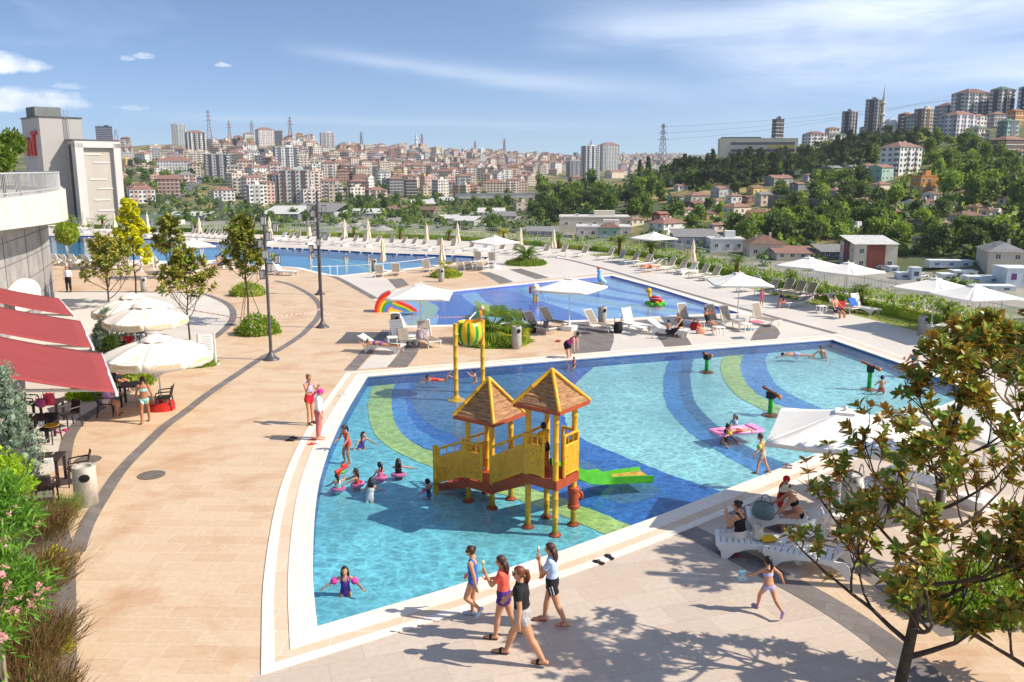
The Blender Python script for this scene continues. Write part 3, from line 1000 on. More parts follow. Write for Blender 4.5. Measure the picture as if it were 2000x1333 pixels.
# landmark blocks: name, px centre, base row, width px, height px, wall, accent, roof kind, roof colour, style, rz, label
BLOCKS=[
 ('apartment_tower',425,352,50,50,'light grey','dark','flat','grey','tower',.5,'dark and cream ten-storey tower block standing alone above the sloping road'),
 ('apartment_tower',577,397,60,64,'white','brown','flat','green','stripe',.15,'white ten-storey block with brown patterned front at the foot of the city hill'),
 ('apartment_tower',560,334,52,46,'white','slate grey','flat','grey','tower',.45,'white and charcoal tower block just above the brown patterned block'),
 ('apartment_block',500,402,34,40,'white','light grey','flat','grey','stripe',.6,'white block at hill foot joined to a salmon block'),
 ('apartment_block',524,399,28,42,'salmon','light grey','hip','red','balcony',.6,'salmon block at hill foot left of the brown patterned block'),
 ('apartment_tower',640,290,30,30,'white','light grey','flat','grey','tower',.4,'tall white tower block rising over the middle of the ridge'),
 ('apartment_block',518,286,36,32,'white','pale pink','hip','red','stripe',.6,'long white block on the ridge between the striped pylons'),
 ('apartment_tower',1152,352,36,66,'white','navy','flat','grey','tower',.5,'navy blue and white tower block above the wooded slope'),
 ('apartment_tower',1188,334,42,50,'white','light grey','hip','red','tower',.4,'white nine-storey tower with red roof beside the navy tower'),
 ('apartment_block',1122,346,32,30,'light grey','slate grey','hip','grey','stripe',.4,'grey five-storey block left of the navy tower'),
 ('apartment_block',965,377,46,20,'peach','cream','hip','red','slab',.1,'long peach block right behind the grey viaduct'),
 ('apartment_block',1001,376,26,24,'pale pink','white','hip','red','balcony',.2,'pink block behind the viaduct right of the long peach block'),
 ('apartment_block',1020,376,20,22,'salmon','white','flat','grey','slab',.2,'salmon flat-roofed block at the right end of the viaduct'),
 ('office_block',802,386,26,34,'dark','slate grey','hip','red','slab',.5,'dark slate office block with red roof at the hill foot'),
 ('office_block',772,378,34,28,'slate grey','light grey','hip','red','slab',.5,'grey office block with red roof left of the dark one'),
 ('school_building',345,337,72,22,'white','pale pink','hip','red','slab',.25,'long white school with red roof among trees on the left hill'),
 ('town_house',278,396,54,26,'white','salmon','hip','red','stripe',.5,'orange and white house with red roof beside the lattice mast'),
 ('town_house',437,392,46,20,'white','sand','hip','red','slab',.5,'white house with brown roof below the stone tower block'),
 ('glass_tower',205,278,34,30,'navy','slate grey','flat','grey','slab',.4,'blue glass tower on the skyline behind the tall sign building'),
 ('white_tower',342,268,14,24,'light grey','white','flat','grey','slab',.3,'pale grey tower of the skyline pair left of the striped pylon'),
 ('white_tower',357,268,14,24,'white','light grey','flat','grey','slab',.3,'white tower of the skyline pair left of the striped pylon'),
 ('apartment_block',383,294,40,34,'white','dark','hip','red','tower',.6,'white and black block with red roof under the tallest pylon'),
 ('dark_tower',1518,272,22,38,'dark','brown','flat','grey','slab',.4,'lone dark brown tower behind the yellow striped school'),
 ('grey_tower',1657,266,35,47,'light grey','dark','flat','grey','stripe',.9,'shorter grey tower left of the mosque'),
 ('grey_tower',1705,256,42,60,'light grey','dark','flat','grey','stripe',.9,'taller charcoal and grey tower behind the minaret'),
 ('apartment_block',1590,285,46,22,'white','brown','hip','brown','balcony',.4,'white stepped block with brown roofs right of the yellow striped school'),
 ('apartment_block',1632,284,40,20,'white','dark','hip','green','balcony',.2,'white block with mossy green roof below the shorter grey tower'),
 ('town_house',1625,266,26,14,'cream','sand','hip','red','slab',.3,'cream house with red roof on the ridge left of the grey towers'),
 ('town_house',1690,264,22,14,'pale pink','sand','hip','red','slab',.3,'pink house with red roof between the two grey towers'),
 ('apartment_block',1786,252,44,24,'mint','light grey','hip','red','slab',.5,'grey-green block with red roof right of the mosque'),
 ('apartment_block',1768,250,30,26,'brown','sand','hip','red','balcony',.5,'brown block with red roof just right of the mosque dome'),
 ('public_building',1808,236,46,22,'sand','brown','flat','pale','stripe',.5,'beige columned building with pale curved roof on the right ridge'),
 ('apartment_block',1856,228,56,20,'light grey','navy','hip','red','balcony',.3,'dark blue and white block with red roof on the right ridge'),
 ('apartment_block',1870,268,66,42,'lilac','white','hip','red','stripe',.45,'large lilac block with white strips and red roof'),
 ('apartment_block',1908,254,34,26,'pale pink','white','hip','red','stripe',.45,'pink block with a red emblem on its end wall'),
 ('apartment_block',1895,226,74,42,'white','slate grey','hip','brown','tower',.4,'large white and grey block with dark roof, near top right'),
 ('apartment_tower',1955,220,48,44,'white','dark','hip','green','tower',.5,'white and black tower with green roof on the right skyline'),
 ('apartment_tower',2006,222,42,50,'white','navy','hip','green','tower',.5,'white and navy tower cut by the right picture edge'),
 ('apartment_block',1908,279,46,27,'cream','navy','hip','green','balcony',.6,'cream and teal block with green roof below the lilac block'),
 ('apartment_block',1966,272,42,34,'mint','slate grey','hip','green','stripe',.5,'grey-green block with green roof at far right'),
 ('town_house',1982,244,34,26,'orange','brown','gable','red','slab',.5,'orange gabled house near the right skyline'),
 ('town_house',1944,246,38,22,'light grey','sand','hip','red','slab',.4,'grey house with red roof left of the orange gabled house'),
 ('apartment_block',1967,302,66,28,'brown','brick red','hip','red','slab',.4,'brown brick block with red roof at right edge of the wood'),
 ('apartment_block',1996,322,44,24,'light grey','white','hip','red','balcony',.4,'grey block with balconies below the brown brick block'),
 ('apartment_block',1757,340,80,52,'white','light grey','hip','red','balcony',.55,'large white six-storey block with red roof amid the wood'),
]
HOUSES=[
 (1804,374,48,36,'orange','flat','brown','orange four-storey house standing among trees'),
 (1719,354,50,32,'mint','gable','red','mint green house with teal side wall in front of the large white block'),
 (1719,380,40,24,'cream','hip','red','cream striped house with red roof below the mint house'),
 (1750,378,22,16,'white','gable','red','small white house with red roof left of the orange house'),
 (1630,391,38,23,'light grey','hip','red','grey house with red roof alone in the trees, middle of the slope'),
 (1665,339,38,14,'light grey','gable','grey','grey gabled house in the trees left of the mint house'),
 (1626,339,36,13,'slate grey','gable','grey','blue-grey gabled house at the lower edge of the pine belt'),
 (1694,335,26,14,'sand','gable','red','sand house half hidden behind the mint house'),
 (1798,376,30,14,'yellow','flat','brown','low yellow annex in front of the orange house'),
 (1822,392,46,14,'white','gable','brown','white house with brown roof below the orange house'),
 (1796,413,74,18,'white','gable','brown','long white house with patched roof on the lower right slope'),
 (1884,441,62,25,'light grey','hip','brown','grey three-storey house with brown hip roof, lower right slope'),
 (1945,446,56,28,'sand','flat','green','concrete house with flat mossy roof, lower right slope'),
 (1906,418,42,14,'yellow','hip','brown','yellow house with brown roof above the grey hip-roofed house'),
 (1933,426,44,13,'cream','hip','brown','cream house with brown roof above the concrete house'),
 (1878,388,24,12,'yellow','hip','brown','small yellow house deep in the right hand wood'),
 (1858,412,26,10,'sand','hip','brown','small sand house left of the yellow brown-roofed house'),
 (1408,384,40,19,'light grey','gable','red','grey two-storey house with red gable roof under the pine belt'),
 (1319,397,30,16,'mint','gable','brown','pale green house with brown roof at left end of the hamlet'),
 (1361,394,46,15,'sand','hip','red','sand house with wide red roof, upper left of the hamlet'),
 (1358,409,42,14,'brown','gable','brown','dark brown timber house below the wide red roof'),
 (1474,379,32,15,'yellow','gable','red','yellow house with red roof, top right of the hamlet'),
 (1434,395,32,15,'white','hip','red','white house with red hip roof in the middle of the hamlet'),
 (1494,401,38,26,'peach','gable','grey','white and peach house with grey roof, right of the hamlet'),
 (1460,396,22,13,'brick red','gable','brown','small brick red house wedged in the hamlet middle'),
 (1438,433,54,36,'cream','hip','red','cream three-storey house with red roof, tallest of the hamlet'),
 (1473,431,42,20,'yellow','gable','brown','bright yellow house right of the tallest hamlet house'),
 (1289,432,32,18,'brick red','gable','red','dark red house with red gable roof, left of the hamlet'),
 (1302,458,74,28,'white','hip','red','broad white house with red hip roof below the dark red house'),
 (1385,428,40,12,'terracotta','gable','brown','low terracotta house hidden by trees left of tallest hamlet house'),
 (1520,360,52,14,'light grey','gable','red','grey house with red roof at lower edge of pines'),
 (1556,379,30,24,'slate grey','gable','red','tall narrow grey house right of the yellow hamlet house'),
 (1578,353,22,12,'lilac','gable','brown','small lilac house below the pine belt'),
 (1545,441,24,11,'brick red','gable','red','small brick red house in the middle of the wood'),
 (1672,462,42,13,'white','flat','pale','low white flat-roofed house above the striped cream block'),
 (1770,457,52,15,'peach','gable','brown','peach house with brown roof in the wood right of striped block'),
 (1200,348,38,14,'peach','gable','red','peach house with red roof in front of the white tower'),
 (1123,356,28,12,'brown','hip','red','brown house with red roof below the grey block'),
 (1018,413,30,20,'sand','flat','brown','blank tan block at left end of the wooded slope'),
 (1400,402,26,12,'cream','hip','red','small cream house with red roof wedged left of hamlet middle'),
 (1340,420,30,12,'sand','gable','red','sand house with red roof above the broad white house'),
 (1400,452,34,12,'pale pink','gable','red','pink house with red roof low in the wood, below hamlet'),
 (1500,424,30,13,'white','hip','red','white house with red roof right of the bright yellow house'),
 (1590,412,30,14,'cream','gable','red','cream house with red gable below the lone grey house'),
 (1590,376,28,14,'pale pink','hip','red','pink house with red roof left of the lone grey house'),
 (1680,404,36,15,'white','gable','red','white house with red gable below the cream striped house'),
 (1745,428,34,14,'cream','hip','red','cream house with red roof above the peach house'),
 (1700,436,30,12,'sand','hip','brown','sand house with brown roof above the low white house'),
 (1840,452,38,14,'white','gable','red','white house with red gable left below the grey hip-roofed house'),
 (1965,402,34,14,'white','hip','red','white house with red roof at far right of the slope'),
 (1915,372,30,14,'peach','hip','red','peach house with red roof high in the right hand wood'),
 (1980,372,34,15,'cream','gable','red','cream house with red gable near the right edge of wood'),
 (1240,440,34,13,'cream','hip','red','cream house with red roof behind right end of warehouses'),
 (1330,372,26,11,'white','gable','red','tiny white house with red gable under left end of pines'),
 (1800,480,44,15,'cream','gable','red','cream house with red roof right of the striped works block'),
]
SHEDS=[
 (1160,441,134,18,20,'cream','flat','pale','long cream flat-roofed warehouse behind the hedge'),
 (1178,459,104,17,18,'pale pink','flat','pale','pink flat-roofed warehouse in front of the long cream one'),
 (1190,460,40,16,9,'mint','hip','brown','small green house with brown roof by the pink warehouse'),
 (1355,478,84,18,16,'light grey','shed','grey','long grey workshop with brownish roof behind the fence'),
 (1415,486,64,20,12,'white','flat','pale','white flat-roofed workshop right of the long grey one'),
 (1490,498,66,24,12,'peach','hip','brown','beige stone house with brown roof behind the fence'),
 (1548,505,78,13,12,'cream','shed','red','low shed with wide red roof behind the parasols'),
 (1625,502,60,13,12,'slate grey','shed','grey','low open shed with blue-grey roof left of striped block'),
 (1693,520,80,46,14,'cream','shed','pale','cream four-storey works block with red-brown window strips'),
 (1952,528,66,40,16,'sand','hip','grey','weathered workshop with arched grey roof at right'),
]
def build_city():
 lab=[]
 for (nm,px,py,wp,hp,wall,acc,rk,rc,st,rz,label) in BLOCKS:
  p,H=seat(px,py,py-hp)
  k=ppm(p)
  w=wp/k/(math.cos(rz)+.6*math.sin(rz))
  fl=max(2,round(H/3.0))
  place_block(nm,p,w,w*.62,fl,wall,rk,rc,st,rz,hsh((px,py))%999,acc,cat='building',fh=H/fl,label=label)
 for i,(px,py,wp,hp,wall,rk,rc,label) in enumerate(HOUSES):
  p=hit(px,py)
  k=ppm(p)
  rz=.3+(i*37%50)/100
  w=wp/k/(math.cos(rz)+.6*math.sin(rz))
  H=max(2.6,hp*.8/k)
  fl=max(1,round(H/3.1))
  place_block('village_house',p,w,w*.66,fl,wall,rk,rc,'plain',rz,i,cat='house',group='houses scattered on the wooded hillside',fh=H/fl,label=label,windows=False,sep_windows=True)
 for i,(px,py,wp,hp,dep,wall,rk,rc,label) in enumerate(SHEDS):
  p=hit(px,py)
  k=ppm(p)
  H=hp/k
  fl=max(1,round(H/3.2))
  st='stripe' if px==1693 else 'plain'
  o=place_block('workshop',p,wp/k,dep,fl,wall,rk,rc,st,-.06 if i<9 else -.3,i,'brick red' if px==1693 else None,cat='workshop',fh=H/fl,label=label,windows=False,sep_windows=True)
 p,Hh=seat(1478,303,271)
 k=ppm(p)
 mb=MB()
 L=146/k
 mb.box((0,0,Hh/2-3),(L,16,Hh+6),0)
 o=mb.build('school_building',[wallm['cream']],loc=p,rz=-.12)
 tag(o,'cream school with yellow and dark window bands on the right hill','school')
 for i,(x0,x1,c) in enumerate(((-.36,.12,'glass'),(.12,.46,'yellow'))):
  for j in range(3):
   z=Hh*(.26+.27*j)
   mb=MB()
   mb.box(((x0+x1)/2*L,-8.1,z),((x1-x0)*L,.25,Hh*.10),0)
   mb.build('window_band',[glassm],o)
   if c=='yellow':
    mb=MB()
    mb.box(((x0+x1)/2*L,-8.2,z-Hh*.12),((x1-x0)*L,.5,Hh*.13),0)
    mb.build('yellow_panel',[wallm['yellow']],o)
 mb=MB()
 mb.box((-L*.22,0,Hh+.5),(L*.5,14,1.2),0)
 mb.build('roof',[roofm['green']],o)
 p,_h=seat(1738,257,230)
 k=ppm(p)
 p.z+=max(0,_h-27/k)
 mb=MB()
 mb.box((0,0,1),(44/k,30/k,16/k),0)
 o=mb.build('mosque',[wallm['white']],loc=p,rz=.3)
 tag(o,'white domed mosque beside the minaret on the right ridge','mosque')
 lead=pm('lead_dome',S(196,200,200),S(170,176,178),.3,.6)
 mb=MB()
 mb.lathe([(13/k,0),(13/k,4/k),(12.4/k,8/k),(10/k,12/k),(6/k,15.5/k),(.4,17/k),(.2,20/k)],20,(0,0,9/k))
 mb.build('dome',[lead],o,40)
 for dx in (-16,16,-10,10,0):
  mb=MB()
  mb.lathe([(5/k,0),(5/k,2/k),(3.6/k,5/k),(.3,6.4/k)],12,(dx/k,-12/k if abs(dx) != 16 else 0,8.6/k))
  mb.build('small_dome',[lead],o,40)
 for (px,py,top,rr,lb) in ((1721,262,166,3.2,'tall pale minaret with pointed spire on the right ridge'),(813,288,259,2.6,'slim white minaret on the far city skyline')):
  p,H=seat(px,py,top)
  k=ppm(p)
  r=rr/k
  mb=MB()
  mb.lathe([(r*1.5,-6),(r*1.5,H*.10),(r,H*.16),(r*.95,H*.42),(r*1.6,H*.44),(r*1.6,H*.46),(r*.85,H*.47),(r*.8,H*.64),(r*1.4,H*.66),(r*1.4,H*.675),(r*.7,H*.69),(r*.66,H*.74)],14)
  o=mb.build('minaret',[wallm['white'] if px<900 else wallm['cream']],loc=p,smooth=30)
  tag(o,lb,'minaret')
  mb=MB()
  mb.lathe([(r*.8,H*.74),(r*.4,H*.86),(.05,H)],14)
  mb.build('spire',[lead],o,30)
 r=random.Random(5)
 cols=['cream']*5+['white']*6+['pale pink']*6+['peach']*5+['salmon']*4+['sand']*5+['light grey']*3+['terracotta']*2+['ochre','yellow','brown','slate grey','lilac']
 cand=[]
 taken=[(b[1],b[2]) for b in BLOCKS]
 t=.02
 row=0
 while t<1.02:
  px=238+r.random()*14
  while px<1330:
   u=(px-1000)/(FPX*CP*1.005)
   r0,r1,_=_col(LHa,px)
   Y=r0+(r1-r0)*t*(1 if px<1000 else .9)+r.uniform(-9,9)
   z=tz(u,Y)
   p=Vector((u*Y,Y,z))
   k=ppm(p)
   fl=r.choice([3,4,4,5,5,5,6,6,7]) if px>470 else r.choice([2,3,4,5,5])
   w=r.uniform(11,18)
   qx,qy=px_of(p)
   dens=1.0 if px>470 or t>.55 else .42
   green=noise.noise((p.x/130,p.y/130,4.2))>(.40 if px>470 else .12)
   close=any(abs(qx-a)<26 and -8<qy-b<14 for a,b in taken)
   hidden=px>1020 and CAM_H+600*slope_of(qy-14)<tz(u,640)+6
   if r.random()<dens and not green and not close and not hidden and not (qx>1040 and qy>345):
    cand.append((Y,p,w,fl,qx,qy,t))
   px+=(w+r.uniform(3,10))*k
  t+=.040+.012*t
  row+=1
 cand.sort(key=lambda c: c[0])
 items=[]
 far=MB()
 names=list(wallm)
 fm=[wallm[n] for n in names]+[roofm['red'],roofm['brown'],roofm['grey'],glassm,trimm]
 nfar=0
 NI=300-len([b for b in BLOCKS if 'apartment' in b[0]])
 for i,(Y,p,w,fl,qx,qy,t) in enumerate(cand):
  wall=r.choice(cols)
  rk=r.choice(['hip']*5+['flat']*3+['gable'])
  rc=r.choice(['red']*6+['brown']*2+['grey']) if rk != 'flat' else r.choice(['grey','grey','red'])
  st=r.choice(['balcony','balcony','stripe','slab','plain','balcony'])
  rz=r.choice([.35,.5,.6,.8,.25,-.3])+r.uniform(-.1,.1)
  d=w*r.uniform(.6,.85)
  if i<NI:
   zone='foot' if t<.2 else 'lower slope' if t<.42 else 'middle slope' if t<.64 else 'upper slope' if t<.86 else 'ridge'
   o=place_block('apartment_block',p,w,d,fl,wall,rk,rc,st,rz,i,cat='apartment block',group='apartment blocks crowding the far city hill')
   items.append((o,'%s %s-storey, %s roof, %s, %s'%(wall,NUM[fl],rc+' '+rk if rk != 'flat' else 'flat',zone,landmark_rel(qx))))
  else:
   nfar+=1
   a=wall_mesh(w,d,fl,st if st != 'balcony' else 'plain',i)
   b=roof_mesh(w,d,fl*3.0,rk)
   M=Matrix.Rotation(rz,3,'Z')
   wi=names.index(wall)
   for q,mp in ((a,[wi,names.index('sand'),len(names)+3,len(names)+4]),(b,[len(names)+{'red': 0,'brown': 1,'grey': 2}[rc],wi])):
    far.add([M @ Vector(v)+p for v in q.v],q.f,[mp[m] for m in q.m])
 for o,l in items:
  pass
 number_labels(items)
 if nfar:
  tag(far.build('distant_city',fm),'crowded pale blocks along the distant ridge of the city','city',kind='stuff')
 print('city',len(items),nfar)
 a,b=G(890,386,ZF+7),G(1046,384,ZF+7)
 mb=MB()
 mb.bar(a,b,12,2.0,0)
 mb.bar(a+Vector((0,-6,2)),b+Vector((0,-6,2)),.4,2.4,1)
 o=mb.build('viaduct',[pm('viaduct_concrete',S(150,150,150),S(128,128,130),.1,.9),pm('noise_screen',S(120,128,138),S(96,104,116),.1,.5)])
 tag(o,'grey elevated viaduct running along the foot of the city hill','viaduct')
 for i in range(8):
  q=a.lerp(b,(i+.5)/8)
  mb=MB()
  mb.box((q.x,q.y,q.z-8),(3,4,14),0)
  mb.build('pier',[MATS['viaduct_concrete']],o)
def pylon(px,py,top,label,col='redwhite',w=None,arms=3,mat=None):
 p,H=seat(px,py,top)
 k=ppm(p)
 w=w or min(H*.17,9)
 mb=MB()
 th=max(.22,.55/k)
 lv=[i/9 for i in range(10)]
 hw=lambda t: w/2*(1-t) ** 1.15+H*.012
 cor=[(-1,-1),(1,-1),(1,1),(-1,1)]
 for i in range(9):
  m=0 if (i // 2)%2==0 or col != 'redwhite' else 1
  a,b=hw(lv[i]),hw(lv[i+1])
  for j in range(4):
   c,e=cor[j],cor[(j+1)%4]
   P=Vector((c[0]*a,c[1]*a,H*lv[i]))
   Q=Vector((c[0]*b,c[1]*b,H*lv[i+1]))
   Q2=Vector((e[0]*b,e[1]*b,H*lv[i+1]))
   P2=Vector((e[0]*a,e[1]*a,H*lv[i]))
   mb.bar(P,Q,th,th,m)
   mb.bar(P,Q2,th*.6,th*.6,m)
   mb.bar(P2,Q,th*.6,th*.6,m)
 o=mb.build('lattice_pylon',[pm('pylon_steel',S(120,122,128),S(96,98,106),.3,.6),pm('pylon_red',S(190,90,76),S(170,76,66),.3,.6)] if mat is None else mat,loc=p,rz=.4)
 tag(o,label,'pylon','lattice power pylons on the hills')
 for i in range(arms):
  z=H*(.70+.12*i)
  mb=MB()
  aw=w*(.75-.12*i)
  mb.bar((-aw,0,z),(aw,0,z),th,th,0)
  mb.bar((-aw,0,z),(0,0,z+H*.05),th*.7,th*.7,0)
  mb.bar((aw,0,z),(0,0,z+H*.05),th*.7,th*.7,0)
  mb.build('cross_arm',[MATS['pylon_steel']],o)
 return o,p,H
def build_pylons():
 pylon(409,268,216,'tallest red and white pylon on the left skyline')
 pylon(448,262,236,'short pale pylon right of the tallest pylon',arms=2)
 pylon(492,260,236,'pale pylon with wide arms above the ridge houses',arms=2)
 pylon(567,264,229,'slim striped pylon at the top of the ridge')
 pylon(706,285,258,'small grey pylon on the right fall of the ridge',col='grey')
 pylon(824,290,262,'striped pylon beside the slim white minaret')
 pylon(928,300,276,'small striped pylon on the far middle skyline')
 pylon(985,300,271,'striped pylon on the far skyline above the viaduct')
 pylon(1154,300,274,'red mast rising behind the navy tower',arms=1)
 o,p,H=pylon(1294,304,242,'dark grey pylon standing alone right of the city',col='grey')
 pylon(238,398,252,'red and white lattice mast beside the tall sign building',arms=0,w=9)
 pylon(433,432,366,'thin grey pylon in the trees above the lap pool',col='grey',arms=2)
 for i in range(3):
  mb=MB()
  q=Vector((330+40*i,p.y-30,62+i*5.0))
  a=p+Vector((0,0,H*(.70+.12*i)))
  mb.tube([a.lerp(q,t)-Vector((0,0,5*4*t*(1-t))) for t in np.linspace(0,1,14)],.07,4)
  o=mb.build('power_line',[MATS['pylon_steel']])
  tag(o,['lowest','middle','topmost'][i]+' power line strung from the lone grey pylon to the right','power line')
# ------------------------------------------------------------------ far trees
LEAF={
 'dark': leafmat('leaf_dark',[S(48,68,28),S(70,92,35),S(98,116,47)],.25,.6),
 'mid': leafmat('leaf_mid',[S(68,94,32),S(98,124,43),S(132,148,58)],.3,.6),
 'bright': leafmat('leaf_bright',[S(100,130,37),S(138,162,52),S(172,184,74)],.34,.6),
 'pine': leafmat('leaf_pine',[S(36,52,30),S(50,68,36),S(72,88,46)],.18,.7),
 'grey': leafmat('leaf_grey',[S(88,104,76),S(118,130,98),S(142,150,116)],.2,.7),
}
barkm=pm('bark',S(104,86,68),S(70,58,46),3.0,.9,.4)
def crown_mesh(kind,seed,cards=26):
 g=np.random.default_rng(seed)
 mb=MB()
 if kind=='cypress':
  for i in range(20):
   t=(i+.5)/20
   rr=.115*(math.sin(math.pi*(t*.9+.08)) ** .7)
   c=np.array([g.normal()*.015,g.normal()*.015,.08+.9*t])
   n=30
   d=g.normal(size=(n,3))*[1,1,.5]
   d /= np.linalg.norm(d,axis=1)[:,None]
   mb.cards(c+d*rr*g.uniform(.6,1.05,(n,1)),.075,g,.5,dirs=d,up=.9,jitter=.35)
   mb.ell(c,(rr*.7,rr*.7,.05),6,4)
  return mb
 if kind=='pine':
  cl=[(g.normal()*.13,g.normal()*.13,g.uniform(.52,.9),g.uniform(.10,.17)) for _ in range(13)]
  sq=.6
 elif kind=='tall':
  cl=[(g.normal()*.08,g.normal()*.08,g.uniform(.24,.92),g.uniform(.09,.15)) for _ in range(16)]
  sq=1.1
 else:
  cl=[]
  for i in range(17):
   a,e=g.uniform(0,6.28),g.uniform(0,1)
   rr=.30*math.sqrt(g.uniform(.05,1))*(1-.45*e)
   cl.append((rr*math.cos(a),rr*math.sin(a),.34+.50*e,g.uniform(.11,.18)))
  sq=.85
 for (x,y,z,rr) in cl:
  n=cards
  d=g.normal(size=(n,3))
  d /= np.linalg.norm(d,axis=1)[:,None]
  P=np.array([x,y,z])+d*[1,1,sq]*rr*g.uniform(.7,1.12,(n,1))
  mb.cards(P,.11,g,.75,dirs=d,up=.1,jitter=.45)
  vs0=len(mb.v)
  mb.ell((x,y,z),(rr*.72,rr*.72,rr*.72*sq),7,5)
 return mb
def trunk_mesh(h=.5,r=.022,seed=0):
 g=random.Random(seed)
 mb=MB()
 mb.tube([(0,0,-.06),(g.uniform(-.01,.01),0,.2),(g.uniform(-.02,.02),g.uniform(-.02,.02),h)],[r,r*.8,r*.45],6)
 for i in range(3):
  a=i*2.1+g.random()
  mb.tube([(0,0,h*.55),(math.cos(a)*.09,math.sin(a)*.09,h*.85),(math.cos(a)*.15,math.sin(a)*.15,h*1.15)],[r*.5,r*.35,r*.15],5)
 return mb
def build_far_trees():
 r=random.Random(21)
 kinds={'broad': ('dark','mid','bright'),'pine': ('pine',),'cypress': ('pine',),'tall': ('dark','mid','bright'),'greyb': ('grey',)}
 cm={}
 for kd,leaves in kinds.items():
  for lf in leaves:
   cm[kd,lf]=[crown_mesh('broad' if kd=='greyb' else kd,hsh((len(kd),len(lf),i))%9999).mesh('crown',[LEAF[lf]]) for i in range(3)]
 tm=[trunk_mesh(.5,.022,i).mesh('trunk',[barkm],60) for i in range(3)]
 spots=[]
 def zone(n,poly,kinds_,hmin,hmax,place,gap=6.5):
  xs,ys=[q[0] for q in poly],[q[1] for q in poly]
  k=tries=0
  while k<n and tries<n*30:
   tries+=1
   x,y=r.uniform(min(xs),max(xs)),r.uniform(min(ys),max(ys))
   ins=False
   for i in range(len(poly)):
    (x1,y1),(x2,y2)=poly[i-1],poly[i]
    if (y1>y) != (y2>y) and x<(x2-x1)*(y-y1)/(y2-y1)+x1:
     ins=not ins
   if not ins:
    continue
   p=hit(x,y)
   if p.y>3000:
    continue
   if any((p-q[1]).length<gap for q in spots[-260:]):
    continue
   if any(abs(x-b[0])<b[2]*.55 and -b[3]*.8<y-b[1]<20 for b in HOUSES) or any(abs(x-b[1])<b[3]*.5 and -b[4]*.8<y-b[2]<14 for b in BLOCKS) \
      or any(abs(x-b[0])<b[2]*.5 and -b[3]<y-b[1]<18 for b in SHEDS):
    continue
   kd,lf=r.choice(kinds_)
   spots.append((p.y,p,kd,lf,r.uniform(hmin,hmax)*(1.25 if kd in ('cypress','tall') else 1),place))
   k+=1
 D,M_,B=('broad','dark'),('broad','mid'),('broad','bright')
 zone(150,[(1230,345),(1320,322),(1420,318),(1560,305),(1700,275),(1760,268),(1790,285),(1700,325),(1600,352),(1450,366),(1300,372)],[('cypress','pine')]*4+[('pine','pine')]*4+[D,M_],9,13,'in pine belt',4.0)
 zone(62,[(1030,440),(1040,380),(1090,362),(1180,362),(1300,375),(1290,420),(1240,450),(1100,440)],[D,D,M_,M_,B,('tall','mid'),('pine','pine')],8,12,'above the warehouses')
 zone(30,[(1300,385),(1560,372),(1600,400),(1540,440),(1330,448)],[D,M_,M_,B,('tall','dark')],6,9,'amid hamlet houses',7)
 zone(70,[(1330,470),(1480,440),(1600,400),(1760,400),(1900,430),(2060,440),(2060,500),(1880,500),(1760,495),(1600,480),(1420,488)],[D,D,D,M_,M_,B],7,10,'in wood above yards',6)
 zone(62,[(1800,300),(1850,272),(1900,290),(1960,320),(2060,340),(2060,430),(1900,410),(1840,380),(1820,340)],[M_,M_,B,D,('tall','mid')],7,11,'on right hillside',7)
 zone(30,[(1560,372),(1620,345),(1700,362),(1760,400),(1600,405)],[D,M_,B],7,10,'below large white block',7)
 zone(16,[(1760,268),(1830,262),(1880,278),(1820,300)],[M_,B,D],7,10,'under lilac block',7)
 zone(26,[(230,410),(330,402),(460,404),(560,410),(620,410),(620,432),(400,436),(250,432)],[('greyb','grey'),D,M_,M_,D],6,9,'behind far lap pool',9)
 zone(26,[(420,432),(500,415),(640,412),(760,415),(1000,425),(1040,450),(800,446),(600,444)],[M_,D,B,('greyb','grey')],5,8,'on the valley floor',9)
 zone(34,[(640,400),(700,385),(830,382),(1020,385),(1010,418),(880,425),(820,418),(700,420)],[D,M_,M_,('tall','dark')],8,11,'below the viaduct',10)
 zone(30,[(235,340),(290,310),(420,320),(480,340),(490,385),(430,385),(380,360),(300,392),(240,392)],[D,M_,M_],9,13,'on left hillside',10)
 n_ind=300
 spots.sort(key=lambda s: -s[4]*ppm(s[1]))
 items=[]
 mass={}
 for i,(Y,p,kd,lf,h,place) in enumerate(spots):
  v=r.randrange(3)
  rz,sx=r.uniform(0,6.28),r.uniform(.85,1.2)
  if i<n_ind:
   name={'broad': 'broadleaf_tree','pine': 'pine_tree','cypress': 'cypress_tree','tall': 'poplar_tree','greyb': 'olive_tree'}[kd]
   o=link(name,tm[v],None,p,rz)
   o.scale=(h*sx,h*sx,h)
   c=link('crown',cm[kd,lf][v],o)
   tag(o,None,'tree','trees on the hillside and valley')
   tone={'dark': 'dark green','mid': 'mid green','bright': 'bright green','pine': 'blackish green','grey': 'grey-green'}[lf]
   kn={'broad': 'broadleaf tree','pine': 'spreading pine','cypress': 'pointed cypress','tall': 'tall slim tree','greyb': 'loose olive-like tree'}[kd]
   size='big ' if h*ppm(p)>42 else ''
   items.append((o,size+tone+' '+kn+' '+place))
  else:
   mass.setdefault(lf,[]).append((p,kd,h,v,rz))
 number_labels(items)
 mb=MB()
 g=np.random.default_rng(3)
 ml=[LEAF['dark'],LEAF['mid'],LEAF['pine'],LEAF['bright'],LEAF['grey']]
 idx={'dark': 0,'mid': 1,'pine': 2,'bright': 3,'grey': 4}
 for lf,L in mass.items():
  for (p,kd,h,v,rz) in L:
   q=crown_mesh('broad' if kd=='greyb' else kd,v+50,12)
   M=Matrix.Rotation(rz,3,'Z')*h
   mb.add([M @ Vector(a)+p for a in q.v],q.f,idx[lf])
